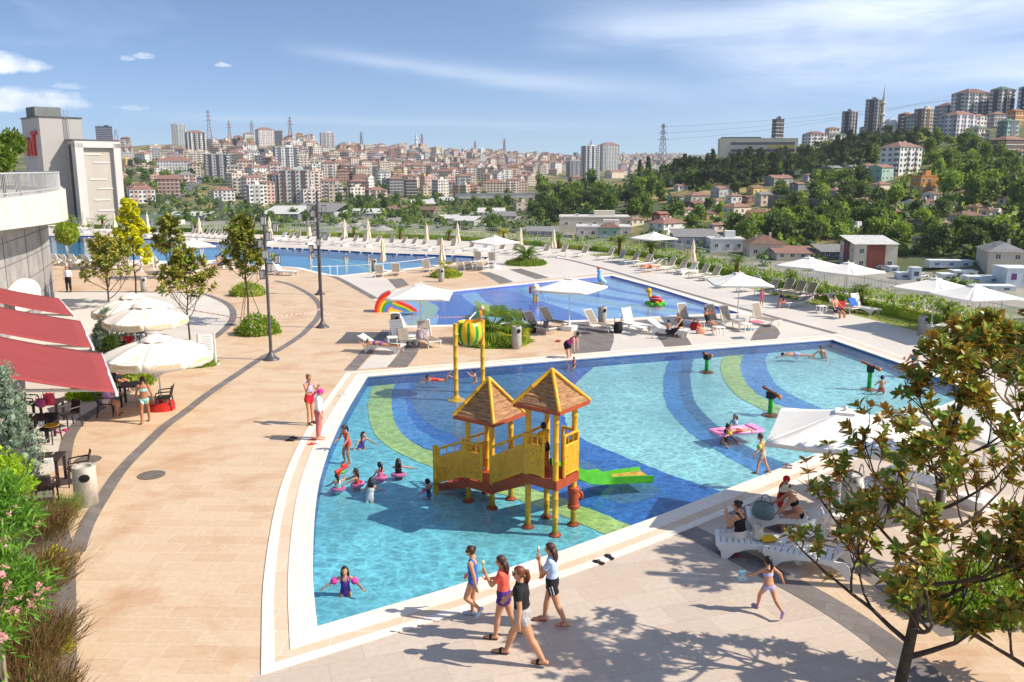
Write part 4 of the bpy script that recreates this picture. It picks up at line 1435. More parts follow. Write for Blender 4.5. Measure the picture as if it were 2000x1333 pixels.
 def scrub(n,poly,lfs,hmin,hmax):
  xs,ys=[q[0] for q in poly],[q[1] for q in poly]
  for _ in range(n):
   x,y=r.uniform(min(xs),max(xs)),r.uniform(min(ys),max(ys))
   ins=False
   for i in range(len(poly)):
    (x1,y1),(x2,y2)=poly[i-1],poly[i]
    if (y1>y) != (y2>y) and x<(x2-x1)*(y-y1)/(y2-y1)+x1:
     ins=not ins
   if not ins:
    continue
   if any(abs(x-b[0])<b[2]*.5 and -b[3]<y-b[1]<9 for b in HOUSES) or any(abs(x-b[0])<b[2]*.52 and -b[3]<y-b[1]<9 for b in SHEDS):
    continue
   p=hit(x,y)
   if p.y>1600:
    continue
   h=r.uniform(hmin,hmax)
   nn=22
   d=g.normal(size=(nn,3))
   d /= np.linalg.norm(d,axis=1)[:,None]
   P=np.array(p)+np.array([0,0,h*.45])+d*[h*.8,h*.8,h*.5]
   mb.cards(P,h*.55,g,.8,mat=idx[r.choice(lfs)],dirs=d,jitter=.4)
   mb.ell((p.x,p.y,p.z+h*.3),(h*.7,h*.7,h*.55),7,4,mat=idx[lfs[0]])
 scrub(420,[(1030,445),(1050,372),(1230,350),(1420,330),(1700,280),(1790,275),(1700,340),(1330,384),(1260,410),(1240,455)],['dark','pine','mid'],2.5,5)
 scrub(420,[(1230,350),(1400,322),(1560,308),(1700,278),(1780,272),(1700,325),(1450,366),(1300,372)],['pine','dark'],4,8)
 scrub(900,[(1260,470),(1300,400),(1560,375),(1700,345),(1800,300),(1880,290),(2080,320),(2080,505),(1860,505),(1600,490),(1400,492)],['dark','mid','mid','bright'],2.0,4.5)
 scrub(300,[(250,440),(300,405),(640,405),(1020,395),(1060,430),(1040,462),(900,450),(640,448)],['dark','mid','grey','mid'],1.6,3.6)
 scrub(120,[(1060,470),(1230,462),(1420,492),(1640,516),(1900,560),(1800,575),(1500,530),(1250,480)],['mid','dark','bright'],1.2,2.6)
 scrub(160,[(620,425),(690,388),(1010,388),(1010,420),(800,428)],['dark','mid'],2.5,5)
 scrub(160,[(232,432),(240,345),(480,330),(490,400),(620,412),(620,436)],['dark','mid','grey'],2.5,5.5)
 scrub(200,[(480,380),(500,290),(1020,300),(1200,320),(1060,345),(1010,378)],['dark','mid'],3,5)
 tag(mb.build('hillside_wood',ml),'mass of trees and scrub filling the slopes between houses','woodland',kind='stuff')
 print('trees',len(items),len(spots)-len(items))
def build_valley():
 r=random.Random(9)
 items=[]
 conc=pm('shed_roof_pale',S(206,204,196),S(176,174,168),.2,.8)
 for i,(px,py,wp,hp,dep,wall,rc,lab) in enumerate([
  (560,428,70,12,30,'slate grey','pale','open steel frame shed left of the tall lamp posts'),(622,422,90,10,34,'light grey','grey','wide grey-roofed hall behind the lamp posts'),
  (780,415,44,7,16,'white','red','low shed with thin red roof edge below the trees'),(825,404,46,6,22,'white','pale','white-roofed hall below the viaduct'),
  (868,397,54,5,20,'white','pale','long pale roof strip under the viaduct'),(828,422,42,12,14,'brown','brown','brown roofed open pavilion in the valley'),
  (880,437,36,11,12,'white','pale','white cabin block behind the closed parasols'),(912,442,42,12,14,'light grey','pale','grey flat depot behind the closed parasols'),
  (960,422,52,8,18,'white','pale','pale shed beside the parked vehicles'),(985,430,44,9,16,'cream','grey','cream shed left of the wooded slope'),
  (300,440,90,6,20,'white','green','low green-roofed shed left of the red yard wall'),(370,430,80,5,16,'light grey','pale','low pale retaining shed behind palms'),
  (720,424,60,6,18,'light grey','pale','flat grey shed behind the gravel heaps'),(1060,462,60,10,12,'slate grey','grey','dark carport left of the warehouses')]):
  p=hit(px,py)
  k=ppm(p)
  place_block('valley_shed',p,wp/k,dep,1,wall,'shed',rc,'plain',r.uniform(-.25,.25),i,cat='shed',group='sheds on the valley floor',fh=max(2.6,hp/k),label=lab,windows=False,sep_windows=True)
 gm=pm('gravel',S(176,172,164),S(146,142,136),.5,.95,.5,2.0)
 for i,(px,py,wp,hp,lab) in enumerate([(700,448,70,14,'broad grey gravel heap behind the hedge'),(748,450,54,10,'lower gravel heap right of the broad one'),(668,444,44,12,'darker gravel heap at left')]):
  p=hit(px,py)
  k=ppm(p)
  W,H=wp/k/2,hp/k
  mb=MB()
  n=22
  rings=[]
  for t in (1.0,.8,.55,.3,.08):
   rings.append([Vector((p.x+math.cos(a)*W*t*(1+.18*noise.noise((math.cos(a)*2,math.sin(a)*2,i))),p.y+math.sin(a)*W*.8*t,p.z-.2+H*(1-t) ** .85)) for a in np.linspace(0,2*math.pi,n,endpoint=False)])
  mb.sheet(rings,close=True)
  mb.add(rings[-1],[tuple(range(n))])
  o=mb.build('gravel_heap',[gm],smooth=60)
  o.data.transform(Matrix.Translation(-p))
  o.location=p
  tag(o,lab,'gravel heap','gravel heaps in the yard')
 wcab=pm('cabin_white',S(222,226,228),S(200,206,210),.6,.6)
 bcab=pm('cabin_blue',S(90,130,180),S(70,110,160),.6,.6)
 pcab=pm('cabin_purple',S(130,60,140),S(110,50,120),.6,.6)
 for (px,py,wp,hp,dep,acc,lab) in [(1743,532,18,11,3,None,'single small white cabin nearest the striped works block'),(1763,545,26,12,3,None,'white site cabin left of the stacked cabins'),(1785,547,18,24,3,None,'two white site cabins stacked as a tower'),
           (1852,522,80,13,4,bcab,'long white cabin row with blue windows under the trees'),(1845,548,24,13,4,None,'short white cabin right of the yard'),(1880,540,44,11,4,None,'white cabin row behind the right parasol'),
           (1917,552,66,12,4,bcab,'white cabin row with blue base behind the right parasol'),(1978,556,54,34,8,pcab,'tall white cabin block with a purple front, right edge'),(1940,568,70,10,4,None,'lowest white cabin row by the fence')]:
  p=hit(px,py)
  k=ppm(p)
  mb=MB()
  W,H=wp/k,hp/k
  mb.box((0,0,H/2),(W,dep,H),0)
  mb.box((0,0,H+.08),(W+.2,dep+.2,.16),0)
  o=mb.build('site_cabin',[wcab],loc=p,rz=-.08)
  tag(o,lab,'cabin','white site cabins in the yard')
  for j in range(max(1,int(W/3))):
   mb=MB()
   x=-W/2+(j+.5)*W/max(1,int(W/3))
   mb.box((x,-dep/2-.03,H*.55),(1.3,.06,H*.35),0)
   mb.build('window',[acc or glassm],o)
 body=[pm('car_white',S(230,230,230),S(214,214,214),1,.3),pm('car_grey',S(120,124,130),S(100,104,110),1,.3),pm('car_blue',S(90,140,200),S(70,120,180),1,.3),pm('car_red',S(170,50,44),S(150,40,40),1,.3)]
 tyre=pm('tyre_rubber',S(30,30,32),S(24,24,26),2,.8)
 def car(px,py,bi,lab,van=False):
  p=hit(px,py)
  L,W=(4.8,1.9) if van else (4.3,1.75)
  mb=MB()
  prof=[(-L/2,.35),(L/2,.35),(L/2,.75),(L*.28,.9),(L*.12,1.9 if van else 1.42),(-L*.36,2.0 if van else 1.42),(-L/2,.95)]
  M=Matrix(((1,0,0),(0,0,1),(0,1,0)))
  mb.prism(prof,-W/2,W/2,0,M=M)
  o=mb.build('parked_car',[body[bi]],loc=p,rz=r.uniform(0,3))
  tag(o,lab,'car','vehicles parked in the valley yards')
  mb=MB()
  top=1.75 if van else 1.28
  mb.prism([(L*.24,.95),(L*.12,top),(-L*.34,top),(-L*.42,.98)],-W/2-.02,W/2+.02,0,M=M)
  mb.build('window',[glassm],o)
  for sx in (-.3,.3):
   for sy in (-1,1):
    mb=MB()
    mb.lathe([(.2,-.1),(.34,-.1),(.34,.1),(.2,.1)],14,(sx*L,sy*(W/2-.05),.33),M=Matrix.Rotation(math.pi/2,3,'X'))
    mb.build('wheel',[tyre],o)
 for a in [(1728,518,0,'white van parked at the corner of the striped works block',True),(1798,543,0,'white car parked beside the stacked cabins'),(1722,528,1,'grey car parked below the white van'),(1062,452,0,'white van parked left of the warehouses',True),
     (1068,458,2,'pale blue car parked left of the warehouses'),(1030,452,1,'grey car parked at foot of wooded slope'),(1305,468,0,'white car beside the broad white house'),(990,440,3,'red car on the valley road'),(975,437,0,'white car on the valley road')]:
  car(*a)
 mb=MB()
 for pts,w in (([(318,400),(345,385),(372,368),(392,352),(404,343)],11),):
  P=smoothpoly([hit(*q)+Vector((0,0,1.2)) for q in pts],5)
  rows=[]
  for i,p in enumerate(P):
   d=(P[min(i+1,len(P)-1)]-P[max(i-1,0)]).xy.normalized()
   rows.append([Vector((p.x-d.y*-w/2,p.y+d.x*-w/2,p.z)),Vector((p.x-d.y*w/2,p.y+d.x*w/2,p.z))])
  mb.sheet(rows)
 tag(mb.build('hill_road',[pm('asphalt',S(112,112,114),S(96,96,98),.3,.9)]),kind='structure')
 wm=pm('stone_retaining_wall',S(150,138,122),S(116,106,94),.5,.95,.4,2)
 for (a,b,h,lab) in [((1500,408),(1640,424),5,'grey stone retaining wall across the hamlet road'),((1752,452),(1850,462),3,'low grey retaining wall in the right hand wood')]:
  p,q=hit(*a),hit(*b)
  mb=MB()
  mb.bar(p+Vector((0,0,h/2)),q+Vector((0,0,h/2)),.6,h+3)
  tag(mb.build('retaining_wall',[wm]),lab,'wall')
build_city()
build_pylons()
build_far_trees()
build_valley()
# ------------------------------------------------------------------ buildings of the pool club
white_pl=pm('white_plastic',S(236,234,228),S(226,223,216),3,.35)
white_mt=pm('white_metal',S(232,230,224),S(220,218,212),3,.4)
taupe=leafmat('taupe_mesh',[S(186,172,154),S(176,162,146)],.5,.8)
canvas=pm('white_canvas',S(240,236,226),S(230,225,214),.8,.85,.12,60)
cream_cv=pm('cream_canvas',S(240,232,216),S(230,220,202),.8,.85,.12,60)
furled=pm('furled_canvas',S(232,216,186),S(214,196,164),1.5,.85,.3,25)
darkst=pm('dark_grey_metal',S(92,90,92),S(76,74,78),3,.45,metal=.2)
resin=pm('brown_resin',S(62,50,48),S(46,38,38),4,.5)
binm=pm('grey_stone_bin',S(176,172,164),S(150,146,140),9,.7,.2,90)
black=pm('black_plastic',S(28,28,30),S(20,20,22),4,.4)
redpl=pm('red_plastic',S(206,52,42),S(186,40,34),3,.35)
def club_building():
 stone=tilemat('grey_stone_cladding',S(158,154,150),S(142,138,134),S(120,116,112),1.2,4.0,.012,stain=(S(126,122,120),.7,.6),rough=.6)
 band_m=pm('white_render',S(222,214,202),S(206,198,184),.5,.7)
 wallpts=smoothpoly([(-19.4,20,0),(-21.3,28,0),(-22.9,35,0),(-25.1,43,0),(-27.4,50,0),(-29.5,55.7,0)],3)
 mb=MB()
 m,t,b=newmat('curved_stone_wall')
 tc=t.n('ShaderNodeTexCoord').outputs['UV']
 ring=wallpts+[Vector((-40,60,0)),Vector((-60,60,0)),Vector((-60,18,0))]
 mb.prism([(p.x,p.y) for p in ring],-.2,6.2,0)
 st=pm('grey_stone',S(164,160,156),S(134,130,128),.9,.75,.25,14)
 root=mb.build('club_building',[st])
 tag(root,'curved grey stone club building with a white terrace band, left edge','building')
 mb=MB()
 for z in (1.15,2.3,3.45,4.6):
  for i in range(len(wallpts)-1):
   mb.bar(wallpts[i]+Vector((.01,0,z)),wallpts[i+1]+Vector((.01,0,z)),.03,.02)
 for i in range(1,len(wallpts)-1,2):
  mb.bar(wallpts[i]+Vector((.01,0,0)),wallpts[i]+Vector((.01,0,5)),.03,.02)
 mb.build('stone_joints',[pm('joint_grey',S(112,108,106),None,3,.9)],root)
 curve=smoothpoly([(-16.4,18,5.9),(-18.6,27,5.85),(-20.9,35,5.72),(-23.0,42,5.5),(-25.3,49,5.28),(-28.05,55.5,5.1),(-30.6,60,5.1),(-33.4,65,5.1),(-40,71,5.1),(-46,76,5.1),(-60,82,5.1)],5)
 mb=MB()
 outer=[[Vector((p.x,p.y,6.95)) for p in curve],[Vector((p.x,p.y,p.z)) for p in curve]]
 inner=[[Vector((p.x-.9,p.y+.1,6.95)) for p in curve],[Vector((p.x-2.5,p.y+.1,p.z)) for p in curve]]
 mb.sheet([outer[1],outer[0],inner[0]])
 mb.sheet([inner[1],outer[1]])
 mb.build('fascia_band',[band_m],root,40)
 mb=MB()
 fill(mb,[Vector((p.x-.85,p.y+.1,0)) for p in curve]+[Vector((-90,82,0)),Vector((-90,18,0))],z=6.62)
 mb.build('terrace_floor',[pm('terrace_tiles',S(196,186,174),S(176,166,156),.5,.8)],root)
 rt=MB()
 rail=MB()
 rail.tube([p+Vector((-.35,.05,8.0-p.z)) for p in curve],.05,6)
 rail.tube([p+Vector((-.35,.05,7.12-p.z)) for p in curve],.03,6)
 ro=rail.build('terrace_railing',[pm('rail_grey',S(190,190,186),S(170,170,168),3,.5)])
 tag(ro,'grey steel railing of thin uprights along the curved terrace edge','railing')
 bal=MB()
 L=0
 for i in range(len(curve)-1):
  a,b=curve[i],curve[i+1]
  n=max(1,int((b-a).xy.length/.24))
  for k in range(n):
   q=a.lerp(b,k/n)
   bal.bar((q.x-.35,q.y+.05,6.95),(q.x-.35,q.y+.05,8.0),.022,.022)
 bal.build('baluster',[MATS['rail_grey']],ro)
 for i in range(0,len(curve),3):
  mb=MB()
  q=curve[i]
  mb.bar((q.x-.42,q.y+.05,6.9),(q.x-.42,q.y+.05,8.02),.09,.05)
  mb.build('post',[steel],ro)
 mb=MB()
 c=Vector((-40.5,62,0))
 mb.box((-42,63,9.15),(11,7,.22),0,.25)
 o=mb.build('pergola',[pm('pergola_roof',S(150,146,132),S(126,122,110),.5,.8)])
 tag(o,'flat grey pergola roof standing on the club terrace','pergola')
 for dx,dy in ((-4.5,-2.5),(4.5,-2.5),(4.5,2.5),(-4.5,2.5)):
  q=Matrix.Rotation(.25,3,'Z') @ Vector((dx,dy,0))+Vector((-42,63,0))
  mb=MB()
  mb.bar((q.x,q.y,6.6),(q.x,q.y,9.04),.2,.2)
  mb.build('post',[darkst],o)
 for i,(x,y) in enumerate(((-36.5,56),(-39,58.5),(-34.2,52))):
  mb=MB()
  mb.box((0,0,.72),(1.1,.8,.05))
  o=mb.build('terrace_table',[resin],loc=(x,y,6.62),rz=.3)
  tag(o,'dark table on the club terrace, %s behind the railing'%('nearest','middle','furthest')[(2,0,1).index(i) if False else [1,2,0][i]],'table')
  for dx in (-.45,.45):
   for dy in (-.3,.3):
    mb=MB()
    mb.box((dx,dy,.35),(.06,.06,.7))
    mb.build('leg',[resin],o)
 mb=MB()
 rows=[]
 for a in np.linspace(0,math.pi*.55,9):
  rows.append([Vector((-24.75+.9*math.sin(a)*(.55+.45*math.sin(math.pi*k))-k*1.95,42+k*6.0,1.6+.95*math.cos(a)*(.6+.4*math.sin(math.pi*k)))) for k in np.linspace(0,1,9)])
 rows.append([p+Vector((.02,0,-.3)) for p in rows[-1]])
 mb.sheet(rows)
 o=mb.build('barrel_awning',[cream_cv],smooth=50)
 sm=o.modifiers.new('solid','SOLIDIFY')
 sm.thickness=.02
 tag(o,'cream rounded awning fixed to the grey stone wall','awning')
def sign_tower():
 lit=tilemat('tower_panels',S(198,194,190),S(192,188,184),S(170,166,162),3,1.6,.02,rough=.7,bump=.05)
 pan=pm('tower_panel_beige',S(188,180,170),S(180,172,162),.2,.8)
 dk=pm('tower_glass',S(44,42,44),S(70,64,56),.5,.2,spec=.6)
 redm=pm('sign_red',S(196,52,44),S(180,44,38),.5,.5)
 rz=R(45)
 M=Matrix.Rotation(rz,3,'Z')
 ex,ey=M @ Vector((1,0,0)),M @ Vector((0,1,0))
 Y=140.0
 front_l=Vector((u_of(147,330)*Y,Y,0))              # left vertical edge of the lit front
 root=thing('sign_tower','tall beige tower with red logo and recessed panel with white bars','tower',front_l,rz)
 W,D,H=7.0,10.6,CAM_H+Y*slope_of(275)
 zb=-22
 mb=MB()
 mb.box((W/2,D/2,(H+zb)/2),(W,D,H-zb),0)
 mb.box((W/2,D/2,H+.1),(W+.3,D+.3,.25),1)
 mb.build('front_block',[lit,darkst],root)
 mb=MB()
 for x0,x1 in ((0,1.25),(5.9,W)):
  mb.box(((x0+x1)/2,-.35,(H-.4+zb)/2),(x1-x0,.7,H-.4-zb),0)
 mb.box((W/2,-.35,H-.55),(W,.7,1.0),0)
 mb.build('front_frame',[pm('tower_frame',S(206,202,198),S(198,194,190),.3,.7)],root)
 mb=MB()
 mb.box((3.6,-.03,(H-1+zb)/2),(4.6,.06,H-1-zb),0)
 mb.build('recessed_panel',[pan],root)
 for i,(x,z) in enumerate(((2.9,H-2.1),(4.1,H-3.4),(3.3,H-6.0),(4.3,H-7.5),(3.7,H-9.3),(4.2,H-11.0),(3.2,H-12.2))):
  mb=MB()
  mb.box((x,-.1,z),(2.5,.12,.14),0)
  mb.build('white_bar',[white_mt],root)
 for y0,w_ in ((1.0,.9),(7.2,2.0)):
  mb=MB()
  mb.box((-.04,y0+w_/2,(H-.5+zb)/2),(.1,w_,H-.5-zb),0)
  for i in range(9):
   mb.box((-.1,y0+w_/2,H-1-i*1.9),(.1,w_+.05,.16),1)
  mb.build('glass_strip',[dk,darkst],root)
 H2=CAM_H+(Y+4)*slope_of(232)
 W2,D2=6.3,8.6
 x0,y0=-5.6+2.0,2.6+.6
 mb=MB()
 mb.box((x0+W2/2,y0+D2/2,(H2+zb)/2),(W2,D2,H2-zb),0)
 mb.box((x0+W2/2,y0+D2/2,H2+.08),(W2+.25,D2+.25,.2),1)
 mb.build('upper_block',[lit,darkst],root)
 mb=MB()
 H3=CAM_H+(Y+6)*slope_of(212)
 mb.box((x0+2.2,y0+4.5,(H3+H2)/2),(3.9,4.2,H3-H2),0)
 mb.build('roof_plant_room',[pm('plant_room_grey',S(120,124,122),S(104,108,108),.5,.7)],root)
 mb=MB()
 for dx in (-.25,.25):
  mb.bar((x0+W2*.62+dx,y0-.25,H-.5),(x0+W2*.62+dx,y0-.25,H2+1.2),.07,.07)
 for i in range(12):
  z=H+i*.36
  mb.bar((x0+W2*.62-.25,y0-.25,z),(x0+W2*.62+.25,y0-.25,z),.05,.05)
 mb.build('ladder',[steel],root)
 mb=MB()
 zt=CAM_H+(Y+4)*slope_of(258)
 zbm=CAM_H+(Y+4)*slope_of(305)
 xs=x0-.2
 for yy,w_,top,capw,cz in ((y0+5.9,.95,zt-.9,2.2,.5),(y0+4.3,.95,zt-1.5,0,0),(y0+2.9,.95,zt,2.3,.55)):
  mb.box((xs,yy,(top+zbm)/2),(.35,w_,top-zbm),0)
  if capw:
   mb.box((xs-.03,yy+(.3 if yy>y0+4 else -.45),top-cz/2),(.4,capw,cz),0)
 mb.build('logo',[redm],root)
def awnings():
 redc,t,b=newmat('red_awning_cloth')
 tc=t.n('ShaderNodeTexCoord').outputs['Object']
 mp=t.n('ShaderNodeMapping')
 mp.inputs['Rotation'].default_value=(0,0,R(-28))
 mp.inputs['Scale'].default_value=(.6,22,1)
 t.link(tc,mp.inputs[0])
 f=t.ramp(t.noise(mp.outputs[0],1.0,5,.6),[(.35,0.0),(.7,1.0)])
 t.link(t.mix(f,S(156,62,60),S(134,48,48)),b.inputs['Base Color'])
 b.inputs['Roughness'].default_value=.8
 bn=t.n('ShaderNodeBump')
 bn.inputs['Strength'].default_value=.25
 t.link(t.noise(mp.outputs[0],2.0,3),bn.inputs['Height'])
 t.link(bn.outputs[0],b.inputs['Normal'])
 for i,(a,c,lb) in enumerate((((228,768),(198,690),'red awning nearest the camera, beside the blue-green juniper'),((182,680),(157,627),'middle one of the three red awnings'),((145,617),(115,583),'red awning furthest away, under the cream barrel awning'))):
  p,q=G(a[0],a[1],2.45),G(c[0],c[1],2.45)
  d=(q-p).normalized()
  back=Vector((-d.y,d.x,0))*5.6
  up=Vector((0,0,2.0))
  root=thing('awning',lb,'awning',(p+q)/2,0,'red awnings over the cafe terrace')
  o0=-(p+q)/2
  rows=[]
  for k in range(15):
   t_=k/14
   sag=-.18*math.sin(math.pi*t_)
   rows.append([p.lerp(q,s_)+back*t_+up*t_+Vector((0,0,sag+.004*math.sin(s_*25)))+o0 for s_ in np.linspace(0,1,13)])
  mb=MB()
  mb.sheet(rows)
  c_=mb.build('canopy',[redc],root,60)
  sm=c_.modifiers.new('solid','SOLIDIFY')
  sm.thickness=.012
  mb=MB()
  mb.bar(p+o0-d*.05+Vector((0,0,-.03)),q+o0+d*.05+Vector((0,0,-.06)),.07,.10)
  mb.build('front_bar',[white_mt],root)
  mb=MB()
  mb.bar(p+back+up+o0+Vector((0,0,.1)),q+back+up+o0+Vector((0,0,.1)),.3,.3)
  mb.build('cassette',[white_mt],root)
  for s_ in (.12,.88):
   e=p.lerp(q,.5+(s_-.5)*.4)
   k1=p.lerp(q,s_)+back*.5+up*.5+Vector((0,0,-.75))
   mb=MB()
   mb.bar(p.lerp(q,s_)+o0+Vector((0,0,-.08)),k1+o0,.07,.07)
   mb.bar(k1+o0,e+back+up+o0+Vector((0,0,-.2)),.07,.07)
   mb.build('folding_arm',[white_mt],root)
# ------------------------------------------------------------------ loungers and parasols
def lounger_mesh_sling(ang):
 fr,st,bk,leg=MB(),MB(),MB(),MB()
 z=.34
 for x in (-.31,.31):
  fr.tube([(x,-.35,z),(x,.92,z),(x,1.0,z-.03)],.026,6)
 fr.tube([(-.31,.96,z-.01),(.31,.96,z-.01)],.024,6)
 fr.tube([(-.31,-.35,z),(.31,-.35,z)],.024,6)
 st.box((0,.3,z+.005),(.58,1.28,.02),0)
 ca,sa=math.cos(ang),math.sin(ang)
 P=lambda t: (-.33-t*ca,z+t*sa)
 n=6
 rows=[[Vector((x,P(t)[0],P(t)[1])) for x in (-.28,-.1,.1,.28)] for t in np.linspace(0,.78,n)]
 rows2=[[p+Vector((0,.015*sa,.015*ca)) for p in r_] for r_ in rows]
 bk.sheet(rows,0)
 for x in (-.31,.31):
  a,b=P(0),P(.82)
  bk.tube([(x,a[0],a[1]),(x,b[0],b[1])],.026,6,1)
 b=P(.82)
 bk.tube([(-.31,b[0],b[1]),(.31,b[0],b[1])],.024,6,1)
 m_=P(.45)
 for x in (-.29,.29):
  bk.tube([(x,m_[0],m_[1]),(x,m_[0]-.02,.36 if ang>.3 else .3)],.014,5,1)
 legs=[]
 for (x,y,dy) in ((-.31,.78,.08),(.31,.78,.08),(-.31,-.62,-.06),(.31,-.62,-.06)):
  l=MB()
  l.tube([(x,y,z),(x,y+dy,0)],[.026,.022],6)
  legs.append(l)
 fr.tube([(-.31,-.35,z),(-.31,-.68,z)],.024,6)
 fr.tube([(.31,-.35,z),(.31,-.68,z)],.024,6)
 return fr,st,bk,legs
def lounger_mesh_plastic(ang):
 fr,st,bk=MB(),MB(),MB()
 z=.34
 M=Matrix(((0,0,1),(1,0,0),(0,1,0)))
 for x in (-.33,.33):
  arch=[(-.75,0),(-.66,0),(-.55,.16),(-.35,.26),(0,.29),(.35,.26),(.62,.16),(.78,0),(.88,0),(.92,.2),(1.02,.30),(1.02,.37),(-.62,.37),(-.70,.3)]
  fr.prism(arch,x-.025,x+.025,0,M=M)
 for i in range(11):
  st.box((0,-.28+i*.125,z+.01),(.62,.1,.03),0)
 ca,sa=math.cos(ang),math.sin(ang)
 Q=Matrix.Rotation(-ang,3,'X')
 for i in range(7):
  t=.08+i*.112
  c=Vector((0,-.36-t*ca,z+t*sa))
  bk.box(c,(.56,.092,.03),0,M=Q)
 for x in (-.3,.3):
  a=Vector((x,-.36,z))
  bk.bar(a,a+Vector((0,-.84*ca,.84*sa)),.05,.05,0)
  c=a+Vector((0,-.5*ca,.5*sa))
  bk.bar(c,Vector((x,-.78,.22)),.035,.035,0)
 legs=[]
 return fr,st,bk,legs
LG={}
for kind in ('sling','plastic'):
 for ai,ang in enumerate((.0,.55,.95,1.2)):
  fr,st,bk,legs=(lounger_mesh_sling if kind=='sling' else lounger_mesh_plastic)(ang)
  ms=[taupe,white_mt] if kind=='sling' else [white_pl,white_pl]
  LG[kind,ai]=(fr.mesh('frame',[white_mt if kind=='sling' else white_pl],40),st.mesh('seat',[ms[0]]),bk.mesh('backrest',ms),[l.mesh('leg',[white_mt],40) for l in legs])
LG_ITEMS=[]
_proto={}
def lounger(px,py,vec,kind='sling',ai=2,label=None,place=None,group='sun loungers around the pools',pos=None):
 p=G(px,py) if pos is None else Vector(pos)
 rz=math.atan2(vec[1],vec[0])-math.pi/2
 key=(kind,ai)
 if key not in _proto:
  root=thing('sun_lounger','x','sun lounger',p,rz,group)
  fr,st,bk,legs=LG[key]
  f=link('frame',fr,root)
  link('seat',st,root)
  link('backrest',bk,root)
  for l in legs:
   link('leg',l,root)
  _proto[key]=root
 else:
  root=dup(_proto[key],p,rz)
 root['group']=group
 base=('taupe sling lounger' if kind=='sling' else 'white slatted lounger')
 LG_ITEMS.append((root,label or base+' '+place))
 return root
def parasol(px,py,rz,label,half=1.5,H=2.72,drop=.52,pos=None,base=True,group='open white square parasols',tilt=None):
 if pos is None:
  p=G(px,py,H+.08)
  p.z=0
 else:
  p=Vector(pos)
 root=thing('parasol',label,'parasol',p,rz,group)
 mb=MB()
 n=8
 top=Vector((0,0,H))
 cs=[Vector((half*a,half*b,H-drop)) for a,b in ((-1,-1),(1,-1),(1,1),(-1,1))]
 for i in range(4):
  a,b=cs[i],cs[(i+1)%4]
  rows=[]
  for k in range(n+1):
   t=k/n
   row=[]
   for j in range(n+1):
    s_=j/n
    e=a.lerp(b,s_)
    q=top.lerp(e,t)
    q.z-=.02*math.sin(math.pi*s_)*t+.03*math.sin(math.pi*t)
    q+=(Vector((0,0,q.z))-q)*.012*math.sin(math.pi*s_)*t
    row.append(q)
   rows.append(row)
  rows.append([q+Vector((q.x*.005,q.y*.005,-.09)) for q in rows[-1]])
  mb.sheet(rows)
 c=mb.build('canopy',[canvas],root,50)
 sm=c.modifiers.new('solid','SOLIDIFY')
 sm.thickness=.008
 mb=MB()
 mb.prism([(-.22,-.22),(.22,-.22),(.22,.22),(-.22,.22)],H-.10,H-.02)
 mb.lathe([(.04,H-.02),(.05,H+.04),(.02,H+.1)],10)
 mb.build('vent_cap',[canvas],root,40)
 mb=MB()
 mb.tube([(0,0,.05),(0,0,H-.05)],.03,10)
 mb.build('pole',[white_mt],root,40)
 for q in cs:
  mb=MB()
  mb.bar((0,0,H-.12),q+Vector((0,0,-.03)),.025,.03)
  mb.build('rib',[white_mt],root)
 if base:
  mb=MB()
  mb.prism([(x,y) for x,y in ((-.38,-.28),(-.28,-.38),(.28,-.38),(.38,-.28),(.38,.28),(.28,.38),(-.28,.38),(-.38,.28))],.0,.24)
  mb.lathe([(.07,.24),(.07,.4)],10)
  mb.build('base',[white_pl],root,30)
 return root
def furled_parasol():
 root=thing('closed_parasol','x','parasol',(0,0,0),0,'closed cream parasols by the loungers')
 mb=MB()
 rows=[]
 for (z,r_) in ((2.62,.03),(2.5,.08),(2.2,.13),(1.9,.16),(1.75,.13),(1.5,.18),(1.15,.24),(.95,.27),(.9,.24)):
  row=[]
  for k in range(24):
   a=2*math.pi*k/24
   rr=r_*(1+.22*math.sin(a*6+z*1.5)*min(1,r_*6))
   row.append(Vector((rr*math.cos(a),rr*math.sin(a),z+(.05*math.sin(a*4) if z<1 else 0))))
  rows.append(row)
 mb.sheet(rows,close=True)
 mb.build('canopy',[furled],root,50)
 mb=MB()
 mb.tube([(0,0,.02),(0,0,2.72)],.026,8)
 mb.build('pole',[white_mt],root,40)
 mb=MB()
 mb.box((0,0,.1),(.7,.7,.2))
 mb.build('base',[white_pl],root)
 mb=MB()
 mb.lathe([(.135,1.73),(.15,1.75),(.15,1.79),(.135,1.81)],14)
 mb.build('tie_strap',[canvas],root)
 return root
def side_table(px,py,label,pos=None):
 p=G(px,py) if pos is None else Vector(pos)
 root=thing('side_table',label,'side table',p,rnd.uniform(0,1),'small white side tables')
 mb=MB()
 mb.box((0,0,.42),(.5,.5,.04))
 mb.build('table_top',[white_pl],root)
 for dx in (-.2,.2):
  for dy in (-.2,.2):
   mb=MB()
   mb.bar((dx,dy,0),(dx,dy,.4),.045,.045)
   mb.build('leg',[white_pl],root)
 return root
